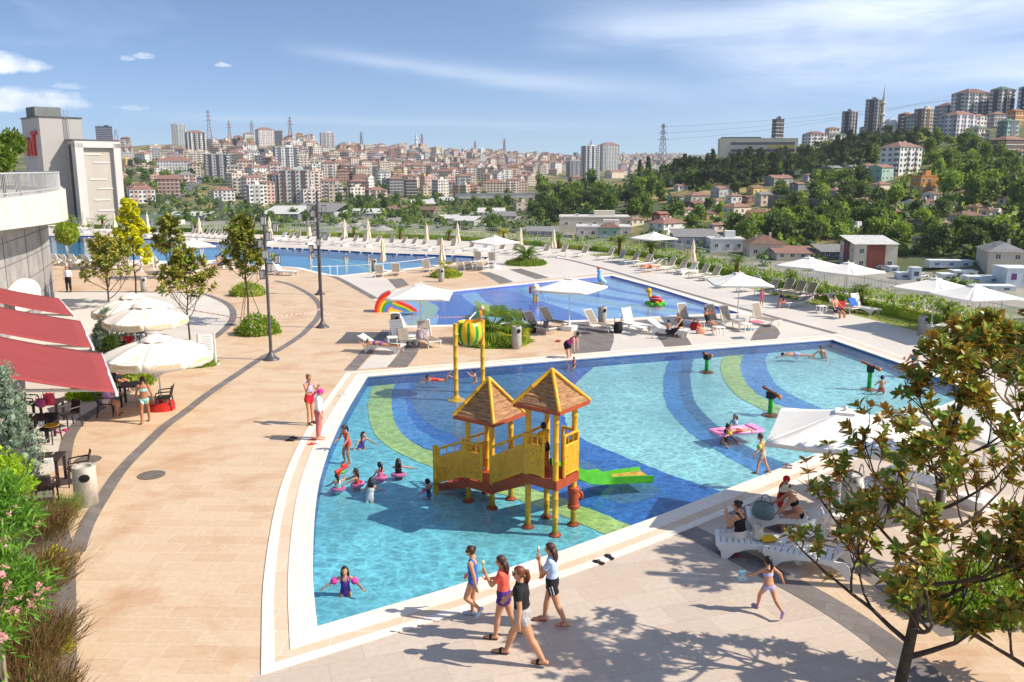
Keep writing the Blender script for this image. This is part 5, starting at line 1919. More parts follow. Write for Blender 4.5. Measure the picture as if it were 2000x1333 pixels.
def loungers():
 back=(-.62,-.78)
 far=[(105,445),(113,445.5),(120,446),(150,449),(160,450),(172,451),(197,453),(207,453.5),(220,454.5),(235,455.5),(300,459),(312,460),(371,463),(386,464),(399,464.5),(410,465),(422,466),(434,466.5),(451,467.5),
     (547,471),(562,472),(577,472.5),(597,473.5),(620,474.5),(632,475),(662,477),(687,478.5),(707,479),(732,480),(760,481.5),(782,482.5),(802,483.5),(822,485),(852,487),(880,488),(915,490.5),(942,492),(975,494),(1000,495),(1062,498),(1095,500),(1136,502)]
 for i,(x,y) in enumerate(far):
  lounger(x,y,(back[0]+rnd.uniform(-.08,.08),back[1]),'plastic' if x in (547,942) else 'sling',rnd.choice((2,2,3)),place='in the long row along the far hedge' if x not in (547,942) else 'in the far hedge row',group='sun loungers in a row along the far hedge')
 for (x,y) in ((1183,508),(1206,512),(1232,517),(1256,521)):
  lounger(x,y,(-.85,-.52),'sling',2,place='in the slanted row left of the single white parasol')
 lounger(1272,525,(-.85,-.5),'sling',1,'white sun lounger draped with an orange towel and a sunbather')
 for (x,y) in ((1302,528),(1324,533),(1366,543),(1388,548),(1420,562),(1462,570),(1498,577)):
  lounger(x,y,(-.85,-.5),'sling',2,place='in the slanted row right of single white parasol')
 lounger(1344,536,(-.85,-.5),'plastic',2,'white plastic lounger with a wet towel below the closed parasol')
 for (x,y,pl) in ((1530,576,'where a boy sits in the shade'),(1553,580,'behind the striped tape'),(1574,584,'just left of parasol pole at the lawn')):
  lounger(x,y,(-.8,-.6),'sling',2,place=pl)
 lounger(1556,600,(-.93,-.35),'sling',1,place='lying sideways in front of the tape')
 lounger(1642,610,(.55,-.85),'sling',2,'white lounger with red towel where a man suns himself')
 lounger(1684,612,(.5,-.86),'plastic',3,'white plastic lounger with blue towel on its back')
 lounger(1852,646,(-.7,-.7),'plastic',2,'white plastic lounger on the lawn edge behind the big magnolia')
 lounger(1888,652,(-.7,-.7),'sling',2,'white lounger with taupe sling on the lawn edge behind big magnolia')
 for (x,y) in ((120,517),(137,518),(155,518),(178,519),(237,520),(258,521),(312,521)):
  lounger(x,y,(.35,.93),'plastic',2,place='before the lap pool, near the club wall')
 lounger(419,517,(-.8,-.5),'plastic',2,'white plastic lounger where a man reads by the lap pool')
 for (x,y) in ((441,523),(460,526)):
  lounger(x,y,(.35,.93),'plastic',2,place='beside the man reading at the lap pool')
 lounger(529,536,(.95,-.2),'plastic',2,'white plastic lounger just behind the tall lamp post')
 lounger(556,538,(.95,-.25),'plastic',2,'white plastic lounger turned sideways at lap pool curve')
 for (x,y,pl) in ((745,541,'beside the bin at the lap pool'),(777,538,'right of the closed parasol at lap pool')):
  lounger(x,y,(.12,1),'sling',2,place=pl)
 lounger(838,531,(.3,.95),'sling',2,place='left of the small fan palm mound')
 for (x,y) in ((905,528),(921,527),(942,528)):
  lounger(x,y,(.3,.95),'sling',1,place='behind the small fan palm mound')
 for (x,y) in ((935,514),(963,516)):
  lounger(x,y,(.15,1),'sling',3,place='at right tip of lap pool')
 lounger(747,688,(1,-.22),'plastic',1,'white plastic lounger where a woman in a bikini lies')
 lounger(785,672,(.55,-.8),'plastic',3,'white plastic lounger with a striped towel over its back')
 lounger(836,674,(.45,-.9),'sling',3,'white lounger with bag below the left parasol')
 for (x,y,lb) in ((1052,650,'white lounger with a black bag right of the fan palm'),(1082,640,'white lounger with books left of the parasol base'),(1170,646,'white lounger with a white towel in front of the grey bin')):
  lounger(x,y,(.72,-.69),'sling',2,lb)
 lounger(1238,645,(.6,-.8),'plastic',3,'white plastic lounger with black rucksack beside it')
 lounger(1305,655,(.85,-.5),'plastic',1,'white plastic lounger where a child sits with its mother')
 for (x,y,lb) in ((1345,636,'white lounger behind the mother and child'),(1400,638,'white lounger where a woman in black reads'),(1428,640,'white lounger in shade beside the reading woman'),(1490,634,'white lounger with a pink towel, right end between pools')):
  lounger(x,y,(.55,-.83),'sling',3,lb)
 for (p,v,k,a,lb) in (((1490,1085),(-.92,.18),'plastic',1,'white plastic lounger with yellow cloth where a woman in black sits'),((1545,1035),(-.92,.18),'plastic',1,'white plastic lounger where a mother dries a child'),
        ((1590,1110),(-.85,.4),'plastic',2,'white plastic lounger half hidden by magnolia leaves'),((1720,985),(-.6,.7),'plastic',2,'white plastic lounger with striped bag deep behind the magnolia'),((1800,960),(-.6,.7),'plastic',1,'white plastic lounger with black straps behind the magnolia trunk')):
  lounger(p[0],p[1],v,k,a,lb)
 number_labels(LG_ITEMS)
 for a in ((820,552,.0,'white square parasol in front of the rainbow slide'),(1113,540,-.47,'white square parasol between the pools, right of the fan palm'),(1445,530,-.05,'white square parasol at the tip of the splash pool'),
     (1277,452,.5,'white square parasol alone at the far hedge row'),(1580,500,.7,'white square parasol at the lawn, left of a pair'),(1657,510,.54,'white square parasol at the lawn, over the sunbathing man'),
     (1828,540,.5,'white square parasol behind the top of the magnolia'),(1905,553,.2,'rightmost white square parasol among the magnolia leaves'),(966,459,.72,'white square parasol at the right tip of lap pool'),
     (376,465,.5,'white square parasol over the lap pool edge behind magnolia'),(213,459,.5,'white square parasol near the yellow tree'),(1935,775,.3,'white square parasol hidden deep in the magnolia crown')):
  parasol(*a)
 parasol(0,0,-.40,'large white parasol nearest the camera, partly behind magnolia leaves',pos=(7.74,19.5,0),half=1.58)
 cp=furled_parasol()
 first=True
 it=[]
 for (x,y,pl) in [(127,452,'at far left of hedge row'),(166,455,'at far left of hedge row'),(226,459,'beside the yellow tree'),(290,463,'beside the yellow tree'),(337,466,'behind left magnolias'),(391,469,'behind left magnolias'),(482,473,'behind the lamp post'),(528,475,'behind the lamp post'),
        (605,478,'behind the lamp post'),(674,481,'in hedge row mid-picture'),(720,483,'in hedge row mid-picture'),(834,490,'in hedge row mid-picture'),(894,493,'in hedge row mid-picture'),(1017,499,'in hedge row right of palm mound'),(1081,503,'in hedge row right of palm mound'),
        (749,533,'standing by the lap pool bin'),(864,530,'beside the small fan palm'),(1352,535,'on the slanted lounger row at right')]:
  o=cp if first else dup(cp)
  first=False
  o.location=G(x,y)
  o.rotation_euler=(0,0,rnd.uniform(0,6))
  s_=rnd.uniform(.95,1.06)
  o.scale=(s_,s_,s_*1.04)
  it.append((o,'closed cream parasol '+pl))
 number_labels(it)
 for a in ((1383,545,'white side table in the slanted lounger row'),(1403,655,'white side table beside the reading woman'),(1455,648,'white side table with drinks and turquoise towel'),(1604,612,'white side table beside the sunbathing man'),(1110,502,'white side table in the far hedge row'),(1036,499,'white side table near the palm mound'),
     (767,676,'white side table with green bottles by lying woman'),(418,525,'white side table beside the man reading')):
  side_table(*a)
 p=G(797,672)
 root=thing('round_table','round white table between two loungers near the rainbow','table',p)
 mb=MB()
 mb.lathe([(.46,.40),(.5,.42),(.5,.45),(0.02,.45)],24,caps=False)
 mb.build('table_top',[white_pl],root,40)
 for i in range(4):
  a=i*math.pi/2+.4
  mb=MB()
  mb.tube([(.3*math.cos(a),.3*math.sin(a),.41),(.38*math.cos(a),.38*math.sin(a),0)],.03,6)
  mb.build('leg',[white_pl],root)
def towel(px,py,z,size,rz,c,label,cat='towel',pitch=0.0,name='towel'):
 p=G(px,py,z)
 m=pm('cloth_'+name+str(abs(hsh(label))%9999),c,tuple(x*.8 for x in c),6,.95,.4,30)
 mb=MB()
 n=9
 g=[[Vector((size[0]*(i/n-.5),size[1]*(j/n-.5),.02*noise.noise((i*.6,j*.6,px))+.015)) for i in range(n+1)] for j in range(n+1)]
 mb.sheet(g)
 o=mb.build(name,[m],smooth=60,loc=p)
 o.rotation_euler=(pitch,0,rz)
 sm=o.modifiers.new('solid','SOLIDIFY')
 sm.thickness=.02
 tag(o,label,cat)
 return o
def bag(px,py,z,s,c,label,cat='bag',c2=None):
 p=G(px,py,z)
 m=pm('bagcloth_%d'%(abs(hsh(label))%9999),c,c2 or tuple(x*.6 for x in c),9,.85,.3,30)
 mb=MB()
 rows=[]
 for t,k in ((0,.78),(.12,.98),(.5,1.05),(.85,.92),(1.0,.84)):
  rows.append([Vector((s*k*.62*math.cos(a),s*k*.38*math.sin(a),s*.85*t)) for a in np.linspace(0,2*math.pi,16,endpoint=False)])
 mb.sheet(rows,close=True)
 mb.add([r_*Vector((1,1,1)) if False else r_ for r_ in rows[0]],[tuple(range(15,-1,-1))])
 mb.add([r_-Vector((0,0,.06*s)) for r_ in rows[-1]],[tuple(range(16))])
 o=mb.build('bag',[m],smooth=50,loc=p,rz=rnd.uniform(0,3))
 tag(o,label,cat)
 for y in (-.3,.3):
  mb=MB()
  mb.tube([(s*.3*math.cos(a),y*s,s*(.8+.45*math.sin(a))) for a in np.linspace(0,math.pi,8)],s*.03,5)
  mb.build('handle',[m],o)
 return o
def flipflops(px,py,c,label,rz=0.3,gap=.13):
 p=G(px,py,.02)
 m=pm('sandal_%d'%(abs(hsh(label))%9999),c,tuple(x*.7 for x in c),5,.7)
 for i,(dx,dr) in enumerate(((-gap,.15),(gap,-.25))):
  mb=MB()
  rows=[(-.13,.035),(-.1,.045),(0,.04),(.07,.05),(.12,.04),(.14,.02)]
  poly=[(w,y) for y,w in rows]+[(-w,y) for y,w in reversed(rows)]
  mb.prism(poly,0,.022)
  o=mb.build('sandal',[m],loc=p+Vector((dx*math.cos(rz),dx*math.sin(rz),0)),rz=rz+dr)
  tag(o,label+(', left of the pair' if i==0 else ', right of the pair'),'sandal','sandals left on the paving')
  mb=MB()
  mb.tube([(-.045,-.01,.02),(-.025,.02,.06),(0,.06,.03),(.025,.02,.06),(.045,-.01,.02)],.011,5)
  mb.build('strap',[m],o)
def small_items():
 towel(1268,519,.46,(.6,1.5),1.0,S(226,92,50),'orange towel spread on a lounger in the slanted row')
 towel(1640,596,.5,(.6,1.0),-.5,S(190,40,48),'red towel under the sunbathing man',pitch=.3)
 towel(1666,590,.98,(.55,.5),.5,S(60,110,200),'blue towel hung on the plastic lounger back at lawn',pitch=.9)
 towel(1464,643,.47,(.7,.6),.3,S(40,160,190),'turquoise towel hanging off the side table',pitch=-.2)
 towel(1478,629,.42,(.6,.7),.3,S(232,120,140),'pink towel on the right lounger between the pools')
 towel(1161,636,.42,(.5,.6),.3,S(226,220,206),'white crumpled towel on the lounger before the bin')
 towel(1246,638,.42,(.55,.9),.6,S(232,232,226),'white towel spread on the plastic lounger by the rucksack')
 towel(1314,648,.40,(.5,.6),.5,S(24,24,28),'black cloth hanging off the lounger of the mother and child',pitch=-.7)
 towel(787,654,.92,(.5,.6),.3,S(150,138,124),'taupe striped shirt over the plastic lounger back',pitch=1.0)
 towel(1500,1052,.42,(.35,.3),.3,S(240,190,30),'bright yellow cloth on the nearest plastic lounger','cloth',name='cloth')
 bag(1038,650,.0,.5,S(28,28,32),'black shoulder bag hanging by a lounger near fan palm')
 bag(1066,640,.40,.35,S(120,110,130),'patterned bag on the lounger near the fan palm',c2=S(60,60,80))
 bag(826,663,.42,.55,S(110,90,104),'striped purple bag on the lounger by the round table',c2=S(220,210,210))
 bag(1207,650,.0,.6,S(26,26,30),'black rucksack on the paving beside the plastic lounger')
 bag(1358,645,.0,.45,S(170,30,40),'red bag standing beside the white side table')
 bag(1368,652,.0,.4,S(230,190,160),'peach bag with pattern on the paving below side table',c2=S(230,120,90))
 bag(1490,1012,.40,.42,S(122,140,142),'grey-green basket bag on the lounger behind the seated woman',c2=S(104,122,124))
 bag(1480,1050,.40,.30,S(232,220,196),'cream straw bag on the nearest lounger')
 bag(1665,965,.42,.6,S(230,228,220),'black and white patterned bag behind the magnolia leaves',c2=S(20,20,20))
 flipflops(1180,1094,S(30,30,36),'dark sandal lying on pale paving by the pool',.8,.18)
 flipflops(1427,1084,S(200,60,120),'pink sandal under the nearest lounger',.5)
 flipflops(1538,912,S(150,130,130),'mauve flip-flop on the coping near the boy',1.2)
 flipflops(570,858,S(30,30,34),'black flip-flop beside the pink-capped woman',1.4)
 flipflops(612,864,S(220,60,70),'red flip-flop on the coping at the pink-capped woman',1.7,.22)
 flipflops(121,843,S(224,70,130),'pink clog under the cafe table',1.2)
 flipflops(1090,667,S(210,60,60),'red flip-flop below the parasol base',1.3)
 flipflops(670,772,S(230,226,220),'white flip-flop on the pool coping',1.3)
def bins():
 it=[]
 for (x,y,s_,lb) in ((282,570,1,'grey litter bin at edge of the grey concrete circle'),(731,530,1,'grey litter bin by lap pool, left of the closed parasol'),(773,656,1.1,'grey litter bin behind the striped shirt lounger'),(862,551,1,'pale litter bin in front of the small palm mound'),
         (1009,681,1.05,'pale litter bin at right of the big fan palm'),(1176,637,1.05,'grey litter bin between loungers at splash pool'),(1299,522,.8,'small grey litter bin in the slanted lounger row'),(1800,655,1,'grey litter bin on the lawn behind the magnolia')):
  p=G(x,y)
  mb=MB()
  mb.lathe([(.2,0),(.215,.02),(.215,.98),(.2,1.0),(.15,1.0),(.15,.9)],22,caps=False)
  o=mb.build('litter_bin',[binm],smooth=40,loc=p)
  o.scale=(s_,s_,s_)
  tag(o,lb,'bin','round litter bins')
  mb=MB()
  Mx=Matrix.Rotation(math.pi/2,3,'X')
  mb.lathe([(.001,0),(.085,0),(.095,.015),(.001,.02)],16,(.09,-.198,.82),M=Matrix.Rotation(.42,3,'Z') @ Mx,caps=False)
  mb.build('opening',[black],o)
 mm=pm('marble_print',S(204,194,180),S(150,138,124),5,.5,stretch=(1,1,.3))
 p=G(170,985)
 mb=MB()
 mb.lathe([(.26,0),(.275,.02),(.275,.96),(.265,1.0),(.18,1.0),(.17,.92)],30,caps=False)
 o=mb.build('litter_bin',[mm],smooth=40,loc=p)
 tag(o,'marbled white litter bin with black opening beside the reddish grasses','bin')
 mb=MB()
 mb.lathe([(.001,0),(.12,0),(.125,.02),(.001,.03)],20,(.115,-.235,.76),M=Matrix.Rotation(.45,3,'Z') @ Matrix.Rotation(math.pi/2,3,'X') @ Matrix.Diagonal((1,.8,1)),caps=False)
 mb.build('opening',[black],o)
 mb=MB()
 mb.lathe([(.001,.925),(.17,.925)],20,caps=False)
 mb.build('lid',[binm],o)
def lantern(parent,z,off,ang,s=1.0):
 c=Vector((off*math.cos(ang),off*math.sin(ang),z))
 mb=MB()
 w,h=.095*s,.36*s
 for dx in (-1,1):
  for dy in (-1,1):
   mb.bar(c+Vector((dx*w,dy*w,-h/2)),c+Vector((dx*w,dy*w,h/2)),.022,.022)
 mb.box(c+Vector((0,0,h/2)),(2*w+.03,2*w+.03,.03))
 mb.box(c-Vector((0,0,h/2)),(2*w+.03,2*w+.03,.03))
 mb.bar(Vector((0,0,z)),c,.03,.03)
 o=mb.build('lantern',[darkst],parent)
 mb=MB()
 mb.box(c,(w*1.7,w*1.7,h*.9))
 mb.build('glass',[pm('opal_glass',S(226,222,214),S(214,210,204),3,.3)],o)
def lamp_posts():
 for (bx,by,top,lans,lb) in ((530,703,413,[(517,431),(535,446),(527,461),(506,477),(520,496),(539,508),(530,522),(510,538)],'nearest tall grey lamp post with lanterns scattered up its shaft'),
         (630,640,374,[(606,407),(631,409),(612,417),(621,423),(605,435),(633,463),(624,473),(606,487)],'middle tall grey lamp post on the dark paving band'),
         (625,576,400,[(628,426),(610,449),(616,455),(610,500),(618,430)],'furthest tall lamp post hidden behind the middle one')):
  p=G(bx,by)
  H=ztop(p,top)
  root=thing('lamp_post',lb,'lamp post',p,0,'tall lantern posts along the promenade')
  mb=MB()
  mb.tube([(0,0,0),(0,0,H*.5),(0,0,H)],[.072,.065,.055],14)
  mb.build('pole',[darkst],root,40)
  mb=MB()
  mb.lathe([(.36,0),(.35,.04),(.24,.12),(.14,.24),(.09,.36)],22)
  mb.build('base',[darkst],root,40)
  for i,(lx,ly) in enumerate(lans):
   z=ztop(p,ly)
   xoff=(lx-1000)/ppm(Vector((p.x,p.y,z)))-p.x
   dy=(.22 if i%2 else -.22)
   off=Vector((xoff,dy,0))
   lantern(root,z,max(.2,off.length),math.atan2(off.y,off.x),1.0)
 p=Vector((10.35,15.6,0))
 root=thing('lamp_post','lamp post at right picture edge with one black lantern showing','lamp post',p,0,'tall lantern posts along the promenade')
 mb=MB()
 mb.tube([(0,0,0),(0,0,6.6)],[.12,.1],14)
 mb.build('pole',[darkst],root,40)
 for i,(z,a,of) in enumerate(((4.95,math.pi,.26),(6.0,-1.2,.3),(5.6,1.0,.3),(4.4,2.2,.3))):
  lantern(root,z,of,a,1.3)
def signs():
 for (px,py,lx,lb,w) in ((421,712,390,'white notice board on two white posts by the clipped bush',1.05),(300,527,276,'white notice board seen end-on at the lap pool by the yellow tree',1.15)):
  p,q=G(px,py),G(lx,py+3)
  k=ppm(p)
  root=thing('notice_board',lb,'sign',p)
  d=(q-p)
  H=ztop(p,650) if px==421 else ztop(p,494)
  for v in ((0,0,0),(d.x,d.y,0)):
   mb=MB()
   mb.bar(Vector(v),Vector(v)+Vector((0,0,H)),.09,.09)
   mb.box(Vector(v)+Vector((0,0,.02)),(.3,.3,.04))
   mb.build('post',[white_mt],root)
  mb=MB()
  M=Matrix.Rotation(math.atan2(d.y,d.x),3,'Z')
  mb.box((d.x/2,d.y/2,H*.66),(d.length-.1,.05,H*.58),M=M)
  o=mb.build('panel',[pm('sign_white',S(240,238,232),S(232,230,224),1,.5)],root)
  lines=MB()
  for i in range(9):
   wd=rnd.uniform(.45,.75)*d.length
   lines.box(Vector((d.x/2,d.y/2,H*(.90-.052*i)))+M @ Vector((0,.028 if M[1][0]<0 or True else 0,0))*1,(wd,.006,.022),M=M)
   lines.box(Vector((d.x/2,d.y/2,H*(.90-.052*i)))-M @ Vector((0,.028,0)),(wd,.006,.022),M=M)
  lines.build('printed_lines',[pm('print_grey',S(150,150,156),None,3,.7)],o)
def tape():
 red,t,b=newmat('barrier_tape')
 tc=t.n('ShaderNodeTexCoord').outputs['UV']
 me=None
 m2=pm('tape_red',S(214,130,124),S(206,120,116),2,.6)
 m1=pm('tape_white',S(232,228,224),S(226,222,218),2,.6)
 runs=[([(345,601,.95),(420,614,.9),(480,622,.85),(540,618,.8),(600,612,.85),(626,604,1.0)],'red and white tape strung low from the lamp post to the left'),
   ([(610,521,.5),(663,520,.4),(720,517,.45),(800,510,.5),(850,503,.6)],'thin white rope line crossing the lap pool'),
   ([(1600,578,.95),(1640,570,.9),(1672,568,1.1)],'red and white tape tied to the palm by the lawn'),
   ([(1660,566,1.1),(1650,570,1.0),(1600,575,.9),(1560,579,.9)],'second striped tape line across the lounger row'),
   ([(838,620,.5),(880,620,.5),(920,619,.5)],'pink striped tape low over the splash pool edge')]
 for pts,lb in runs:
  P=smoothpoly([G(x,y,z) for x,y,z in pts],14)
  mb=MB()
  acc=0
  for i in range(len(P)-1):
   a,b_=P[i],P[i+1]
   mb.quad(a-Vector((0,0,.022)),b_-Vector((0,0,.022)),b_+Vector((0,0,.022)),a+Vector((0,0,.022)),(i // 1)%2)
  o=mb.build('barrier_tape',[m1,m2 if 'rope' not in lb else m1])
  sm=o.modifiers.new('solid','SOLIDIFY')
  sm.thickness=.006
  tag(o,lb,'tape')
def manholes():
 m=pm('cast_iron',S(128,118,108),S(96,88,82),9,.6,.3,60)
 for (x,y,lb) in ((296,928,'round ornate manhole cover in the beige paving'),(172,898,'round manhole cover half under the cafe chair')):
  p=G(x,y,.012)
  mb=MB()
  mb.lathe([(.001,.0),(.36,.0),(.36,.008),(.33,.008),(.33,.004),(.27,.004),(.27,.008),(.24,.008),(.24,.004),(.16,.004),(.16,.008),(.1,.008),(.001,.004)],28,caps=False)
  for i in range(12):
   a=i*math.pi/6
   mb.bar((.12*math.cos(a),.12*math.sin(a),.006),(.33*math.cos(a),.33*math.sin(a),.006),.02,.006)
  o=mb.build('manhole_cover',[m],loc=p)
  tag(o,lb,'manhole cover','manhole covers in the promenade')
# ------------------------------------------------------------------ cafe furniture
def resin_chair(px,py,heading,label):
 p=G(px,py)
 root=thing('cafe_chair',label,'chair',p,heading,'dark resin cafe chairs')
 mb=MB()
 mb.box((0,0,.44),(.48,.46,.04))
 mb.build('seat',[resin],root)
 mb=MB()
 rows=[[Vector((x,-.23-.10*t-.03*(1-(x/.23) ** 2),.46+.40*t)) for x in np.linspace(-.23,.23,7)] for t in np.linspace(0,1,5)]
 mb.sheet(rows)
 b=mb.build('backrest',[resin],root,60)
 sm=b.modifiers.new('solid','SOLIDIFY')
 sm.thickness=.025
 for x in (-.25,.25):
  mb=MB()
  mb.tube([(x,-.28,.68),(x,.0,.67),(x,.2,.64),(x,.23,.5)],.022,6)
  mb.build('armrest',[resin],root,40)
  for y,dy in ((.21,.02),(-.22,-.06)):
   mb=MB()
   mb.tube([(x*.95,y,.44),(x,y+dy,0)],[.026,.02],6)
   mb.build('leg',[resin],root)
 return root
def cafe_table(px,py,label,rz=.2,w=.8):
 p=G(px,py)
 root=thing('cafe_table',label,'table',p,rz,'dark square cafe tables')
 mb=MB()
 mb.box((0,0,.73),(w,w,.04))
 mb.build('table_top',[resin],root)
 for dx in (-1,1):
  for dy in (-1,1):
   mb=MB()
   mb.bar((dx*(w/2-.06),dy*(w/2-.06),0),(dx*(w/2-.06),dy*(w/2-.06),.71),.07,.07)
   mb.build('leg',[resin],root)
 return p
_text={}
def lettering(text,parent,pos,rot,size,mat,depth=.002):
 cu=bpy.data.curves.new('lettering','FONT')
 cu.body=text
 cu.size=size
 cu.shear=.35
 cu.align_x='CENTER'
 cu.extrude=depth
 cu.materials.append(mat)
 if text not in _text:
  tmp=link('lettering',cu)
  bpy.context.view_layer.update()
  _text[text]=bpy.data.meshes.new_from_object(tmp)
  bpy.data.objects.remove(tmp)
 o=link('lettering',_text[text],parent,pos)
 o.rotation_euler=rot
 return o
def cafe_parasol(px,py,rz,label,apex_row=None,r=1.95,base_col=None):
 p=G(px,py)
 H=ztop(p,apex_row)
 rim=H-.52
 root=thing('cafe_parasol',label,'parasol',p,rz,'cream octagonal cafe parasols')
 mb=MB()
 n=8
 for i in range(8):
  a0,a1=2*math.pi*i/8,2*math.pi*(i+1)/8
  A,B=Vector((r*math.cos(a0),r*math.sin(a0),rim)),Vector((r*math.cos(a1),r*math.sin(a1),rim))
  rows=[]
  for k in range(n+1):
   t=k/n
   row=[]
   for j in range(7):
    s_=j/6
    q=Vector((0,0,H)).lerp(A.lerp(B,s_),t)
    q.z-=.07*math.sin(math.pi*s_)*t-.10*math.sin(math.pi*t)
    row.append(q)
   rows.append(row)
  rows.append([q+Vector((q.x*.01,q.y*.01,-.24-.03*abs(math.sin(math.pi*3*j/6)))) for j,q in enumerate(rows[-1])])
  mb.sheet(rows)
 c=mb.build('canopy',[cream_cv],root,45)
 sm=c.modifiers.new('solid','SOLIDIFY')
 sm.thickness=.008
 mb=MB()
 rows=[[Vector((rr*math.cos(a),rr*math.sin(a),z+(.05*abs(math.sin(a*4)) if rr>.3 else 0))) for a in np.linspace(0,2*math.pi,32,endpoint=False)] for rr,z in ((.02,H+.16),(.25,H+.10),(.5,H-.03),(.52,H-.08))]
 mb.sheet(rows,close=True)
 v=mb.build('vent_cap',[cream_cv],root,50)
 mb=MB()
 mb.tube([(0,0,.1),(0,0,H+.2)],.03,10)
 mb.build('pole',[white_mt],root,40)
 for i in range(8):
  a=2*math.pi*i/8
  mb=MB()
  mb.bar((0,0,H-.12),(r*.98*math.cos(a),r*.98*math.sin(a),rim-.03),.02,.03)
  mb.build('rib',[pm('wood_rib',S(150,116,80),None,6,.6)],root)
 mb=MB()
 mb.prism([(.5*math.cos(a)*(1 if abs(math.cos(a))<.8 else .92),.42*math.sin(a)) for a in np.linspace(0,2*math.pi,14,endpoint=False)],0,.2)
 mb.prism([(.44*math.cos(a),.36*math.sin(a)) for a in np.linspace(0,2*math.pi,14,endpoint=False)],.2,.27)
 mb.lathe([(.06,.27),(.06,.42)],10)
 mb.build('base',[base_col or redpl],root,40)
 gold=pm('gold_lettering',S(222,178,116),S(214,168,104),3,.6)
 for i in range(8):
  am=2*math.pi*(i+.5)/8
  rr=r*math.cos(math.pi/8)*1.012
  lettering('Gelateria',c,(rr*math.cos(am),rr*math.sin(am),rim-.19),(math.pi/2,0,am+math.pi/2),.24,gold)
 return root
def cafe():
 cafe_parasol(316,800,.12,'nearest cream cafe parasol lettered Gelateria, red base',662,1.82)
 cafe_parasol(293,728,.35,'middle cream cafe parasol lettered Gelateria',597,1.62,pm('grey_base',S(150,146,140),None,3,.8))
 cafe_parasol(268,700,.6,'furthest cream cafe parasol, left of the others',580,1.68,MATS['grey_base'])
 for a in ((137,835,2.6,'dark cafe chair standing alone under the near awning edge'),(155,945,2.0,'dark cafe chair right of the nearest table, by the bin'),(90,985,.3,'dark cafe chair with its back to the camera, nearest'),(208,812,-1.2,'dark cafe chair where a person in lilac sits'),(322,800,1.75,'dark cafe chair right of the red parasol base'),
     (280,735,2.9,'dark cafe chair under the nearest cream parasol'),(225,742,-.6,'dark cafe chair with purple cloth'),(272,668,1.6,'dark cafe chair under the middle cream parasol'),(245,672,2.8,'dark cafe chair left under the middle cream parasol'),(96,865,3.1,'dark cafe chair behind the nearest table'),(60,812,-1.4,'dark cafe chair in the awning shade'),(232,765,-2.0,'dark cafe chair where a woman in blue sits')):
  resin_chair(*a)
 for a in ((262,790,'dark cafe table between the seated women'),(98,828,'dark cafe table piled with pink bags'),(95,945,'nearest dark cafe table with white napkin box'),(256,690,'dark cafe table under the middle cream parasol'),(248,745,'dark cafe table beside the red cloth chair'),(78,860,'dark cafe table with glasses on a yellow tray')):
  cafe_table(*a)
 bag(97,790,.75,.4,S(236,80,110),'pink bag on the cafe table under the awning')
 bag(80,795,.75,.3,S(200,90,140),'mauve bag on the cafe table under the awning')
 towel(243,716,.55,(.5,.5),.4,S(140,80,200),'purple cloth on a cafe chair','cloth',.6,name='cloth')
 towel(285,722,.48,(.5,.45),.4,S(224,70,50),'red cushion on a cafe chair','cushion',.1,name='cushion')
 p=G(95,905,.75)
 mb=MB()
 mb.box((0,0,.06),(.2,.13,.12))
 tag(mb.build('napkin_box',[white_pl],loc=p,rz=.3),'white napkin box on the nearest cafe table','napkin box')
 tray=pm('yellow_tray',S(226,180,40),S(200,150,30),3,.4)
 p=G(100,832,.75)
 mb=MB()
 mb.lathe([(.001,.01),(.2,.01),(.22,.03),(.21,.0),(.001,0)],20,caps=False)
 tag(mb.build('tray',[tray],loc=p),'round yellow tray on the cafe table','tray')
 for i,dx in enumerate((-.32,-.22)):
  mb=MB()
  mb.lathe([(.03,0),(.04,.14),(.037,.14),(.028,.01)],12,caps=False)
  tag(mb.build('drinking_glass',[pm('clear_glass',S(210,214,216),S(196,200,204),3,.1)],loc=p+Vector((dx,-.02,0))),'tall drinking glass beside the yellow tray, %s of two'%('left' if i==0 else 'right'),'glass')
club_building()
sign_tower()
awnings()
loungers()
small_items()
bins()
lamp_posts()
signs()
tape()
manholes()
cafe()
# ------------------------------------------------------------------ fence, hedges, lawn, palms, bushes, trees
hedge_l=leafmat('leaf_hedge',[S(78,104,30),S(112,142,40),S(152,174,58),S(190,190,84)],.3,.5)
mag_g=leafmat('leaf_magnolia_olive',[S(104,124,48),S(142,148,62),S(182,160,78)],.32,.6)
grass_l=leafmat('leaf_grass',[S(96,118,38),S(124,146,52),S(150,162,72)],.3,.7)
palm_l=leafmat('leaf_palm',[S(62,92,28),S(96,126,36),S(140,158,50)],.3,.45)
palm_y=leafmat('leaf_palm_yellow',[S(120,140,40),S(176,170,50),S(206,190,70)],.3,.5)
mag_l=leafmat('leaf_magnolia',[S(78,104,34),S(118,150,52),S(170,188,82)],.32,.32)
mag_u=leafmat('leaf_magnolia_rust',[S(146,106,48),S(190,138,58),S(216,170,80)],.32,.6)
mag_k=leafmat('leaf_magnolia_khaki',[S(104,118,42),S(164,150,60),S(210,176,78)],.32,.45)
yel_l=leafmat('leaf_yellow',[S(186,190,24),S(220,216,40),S(240,234,84)],.45,.6)
lime_l=leafmat('leaf_lime',[S(108,150,20),S(150,186,30),S(190,208,60)],.4,.5)
jun_l=leafmat('leaf_juniper',[S(96,116,98),S(132,150,128),S(170,182,158)],.2,.7)
ole_l=leafmat('leaf_oleander',[S(56,98,26),S(88,136,40),S(128,168,60)],.28,.45)
pink_l=leafmat('leaf_petal_pink',[S(226,132,150),S(240,176,182),S(248,206,204)],.4,.6)
whitef=leafmat('leaf_petal_white',[S(236,226,206),S(246,240,226)],.4,.6)
red_l=leafmat('leaf_redgrass',[S(88,50,38),S(122,76,52),S(104,100,48),S(150,108,72)],.2,.8)
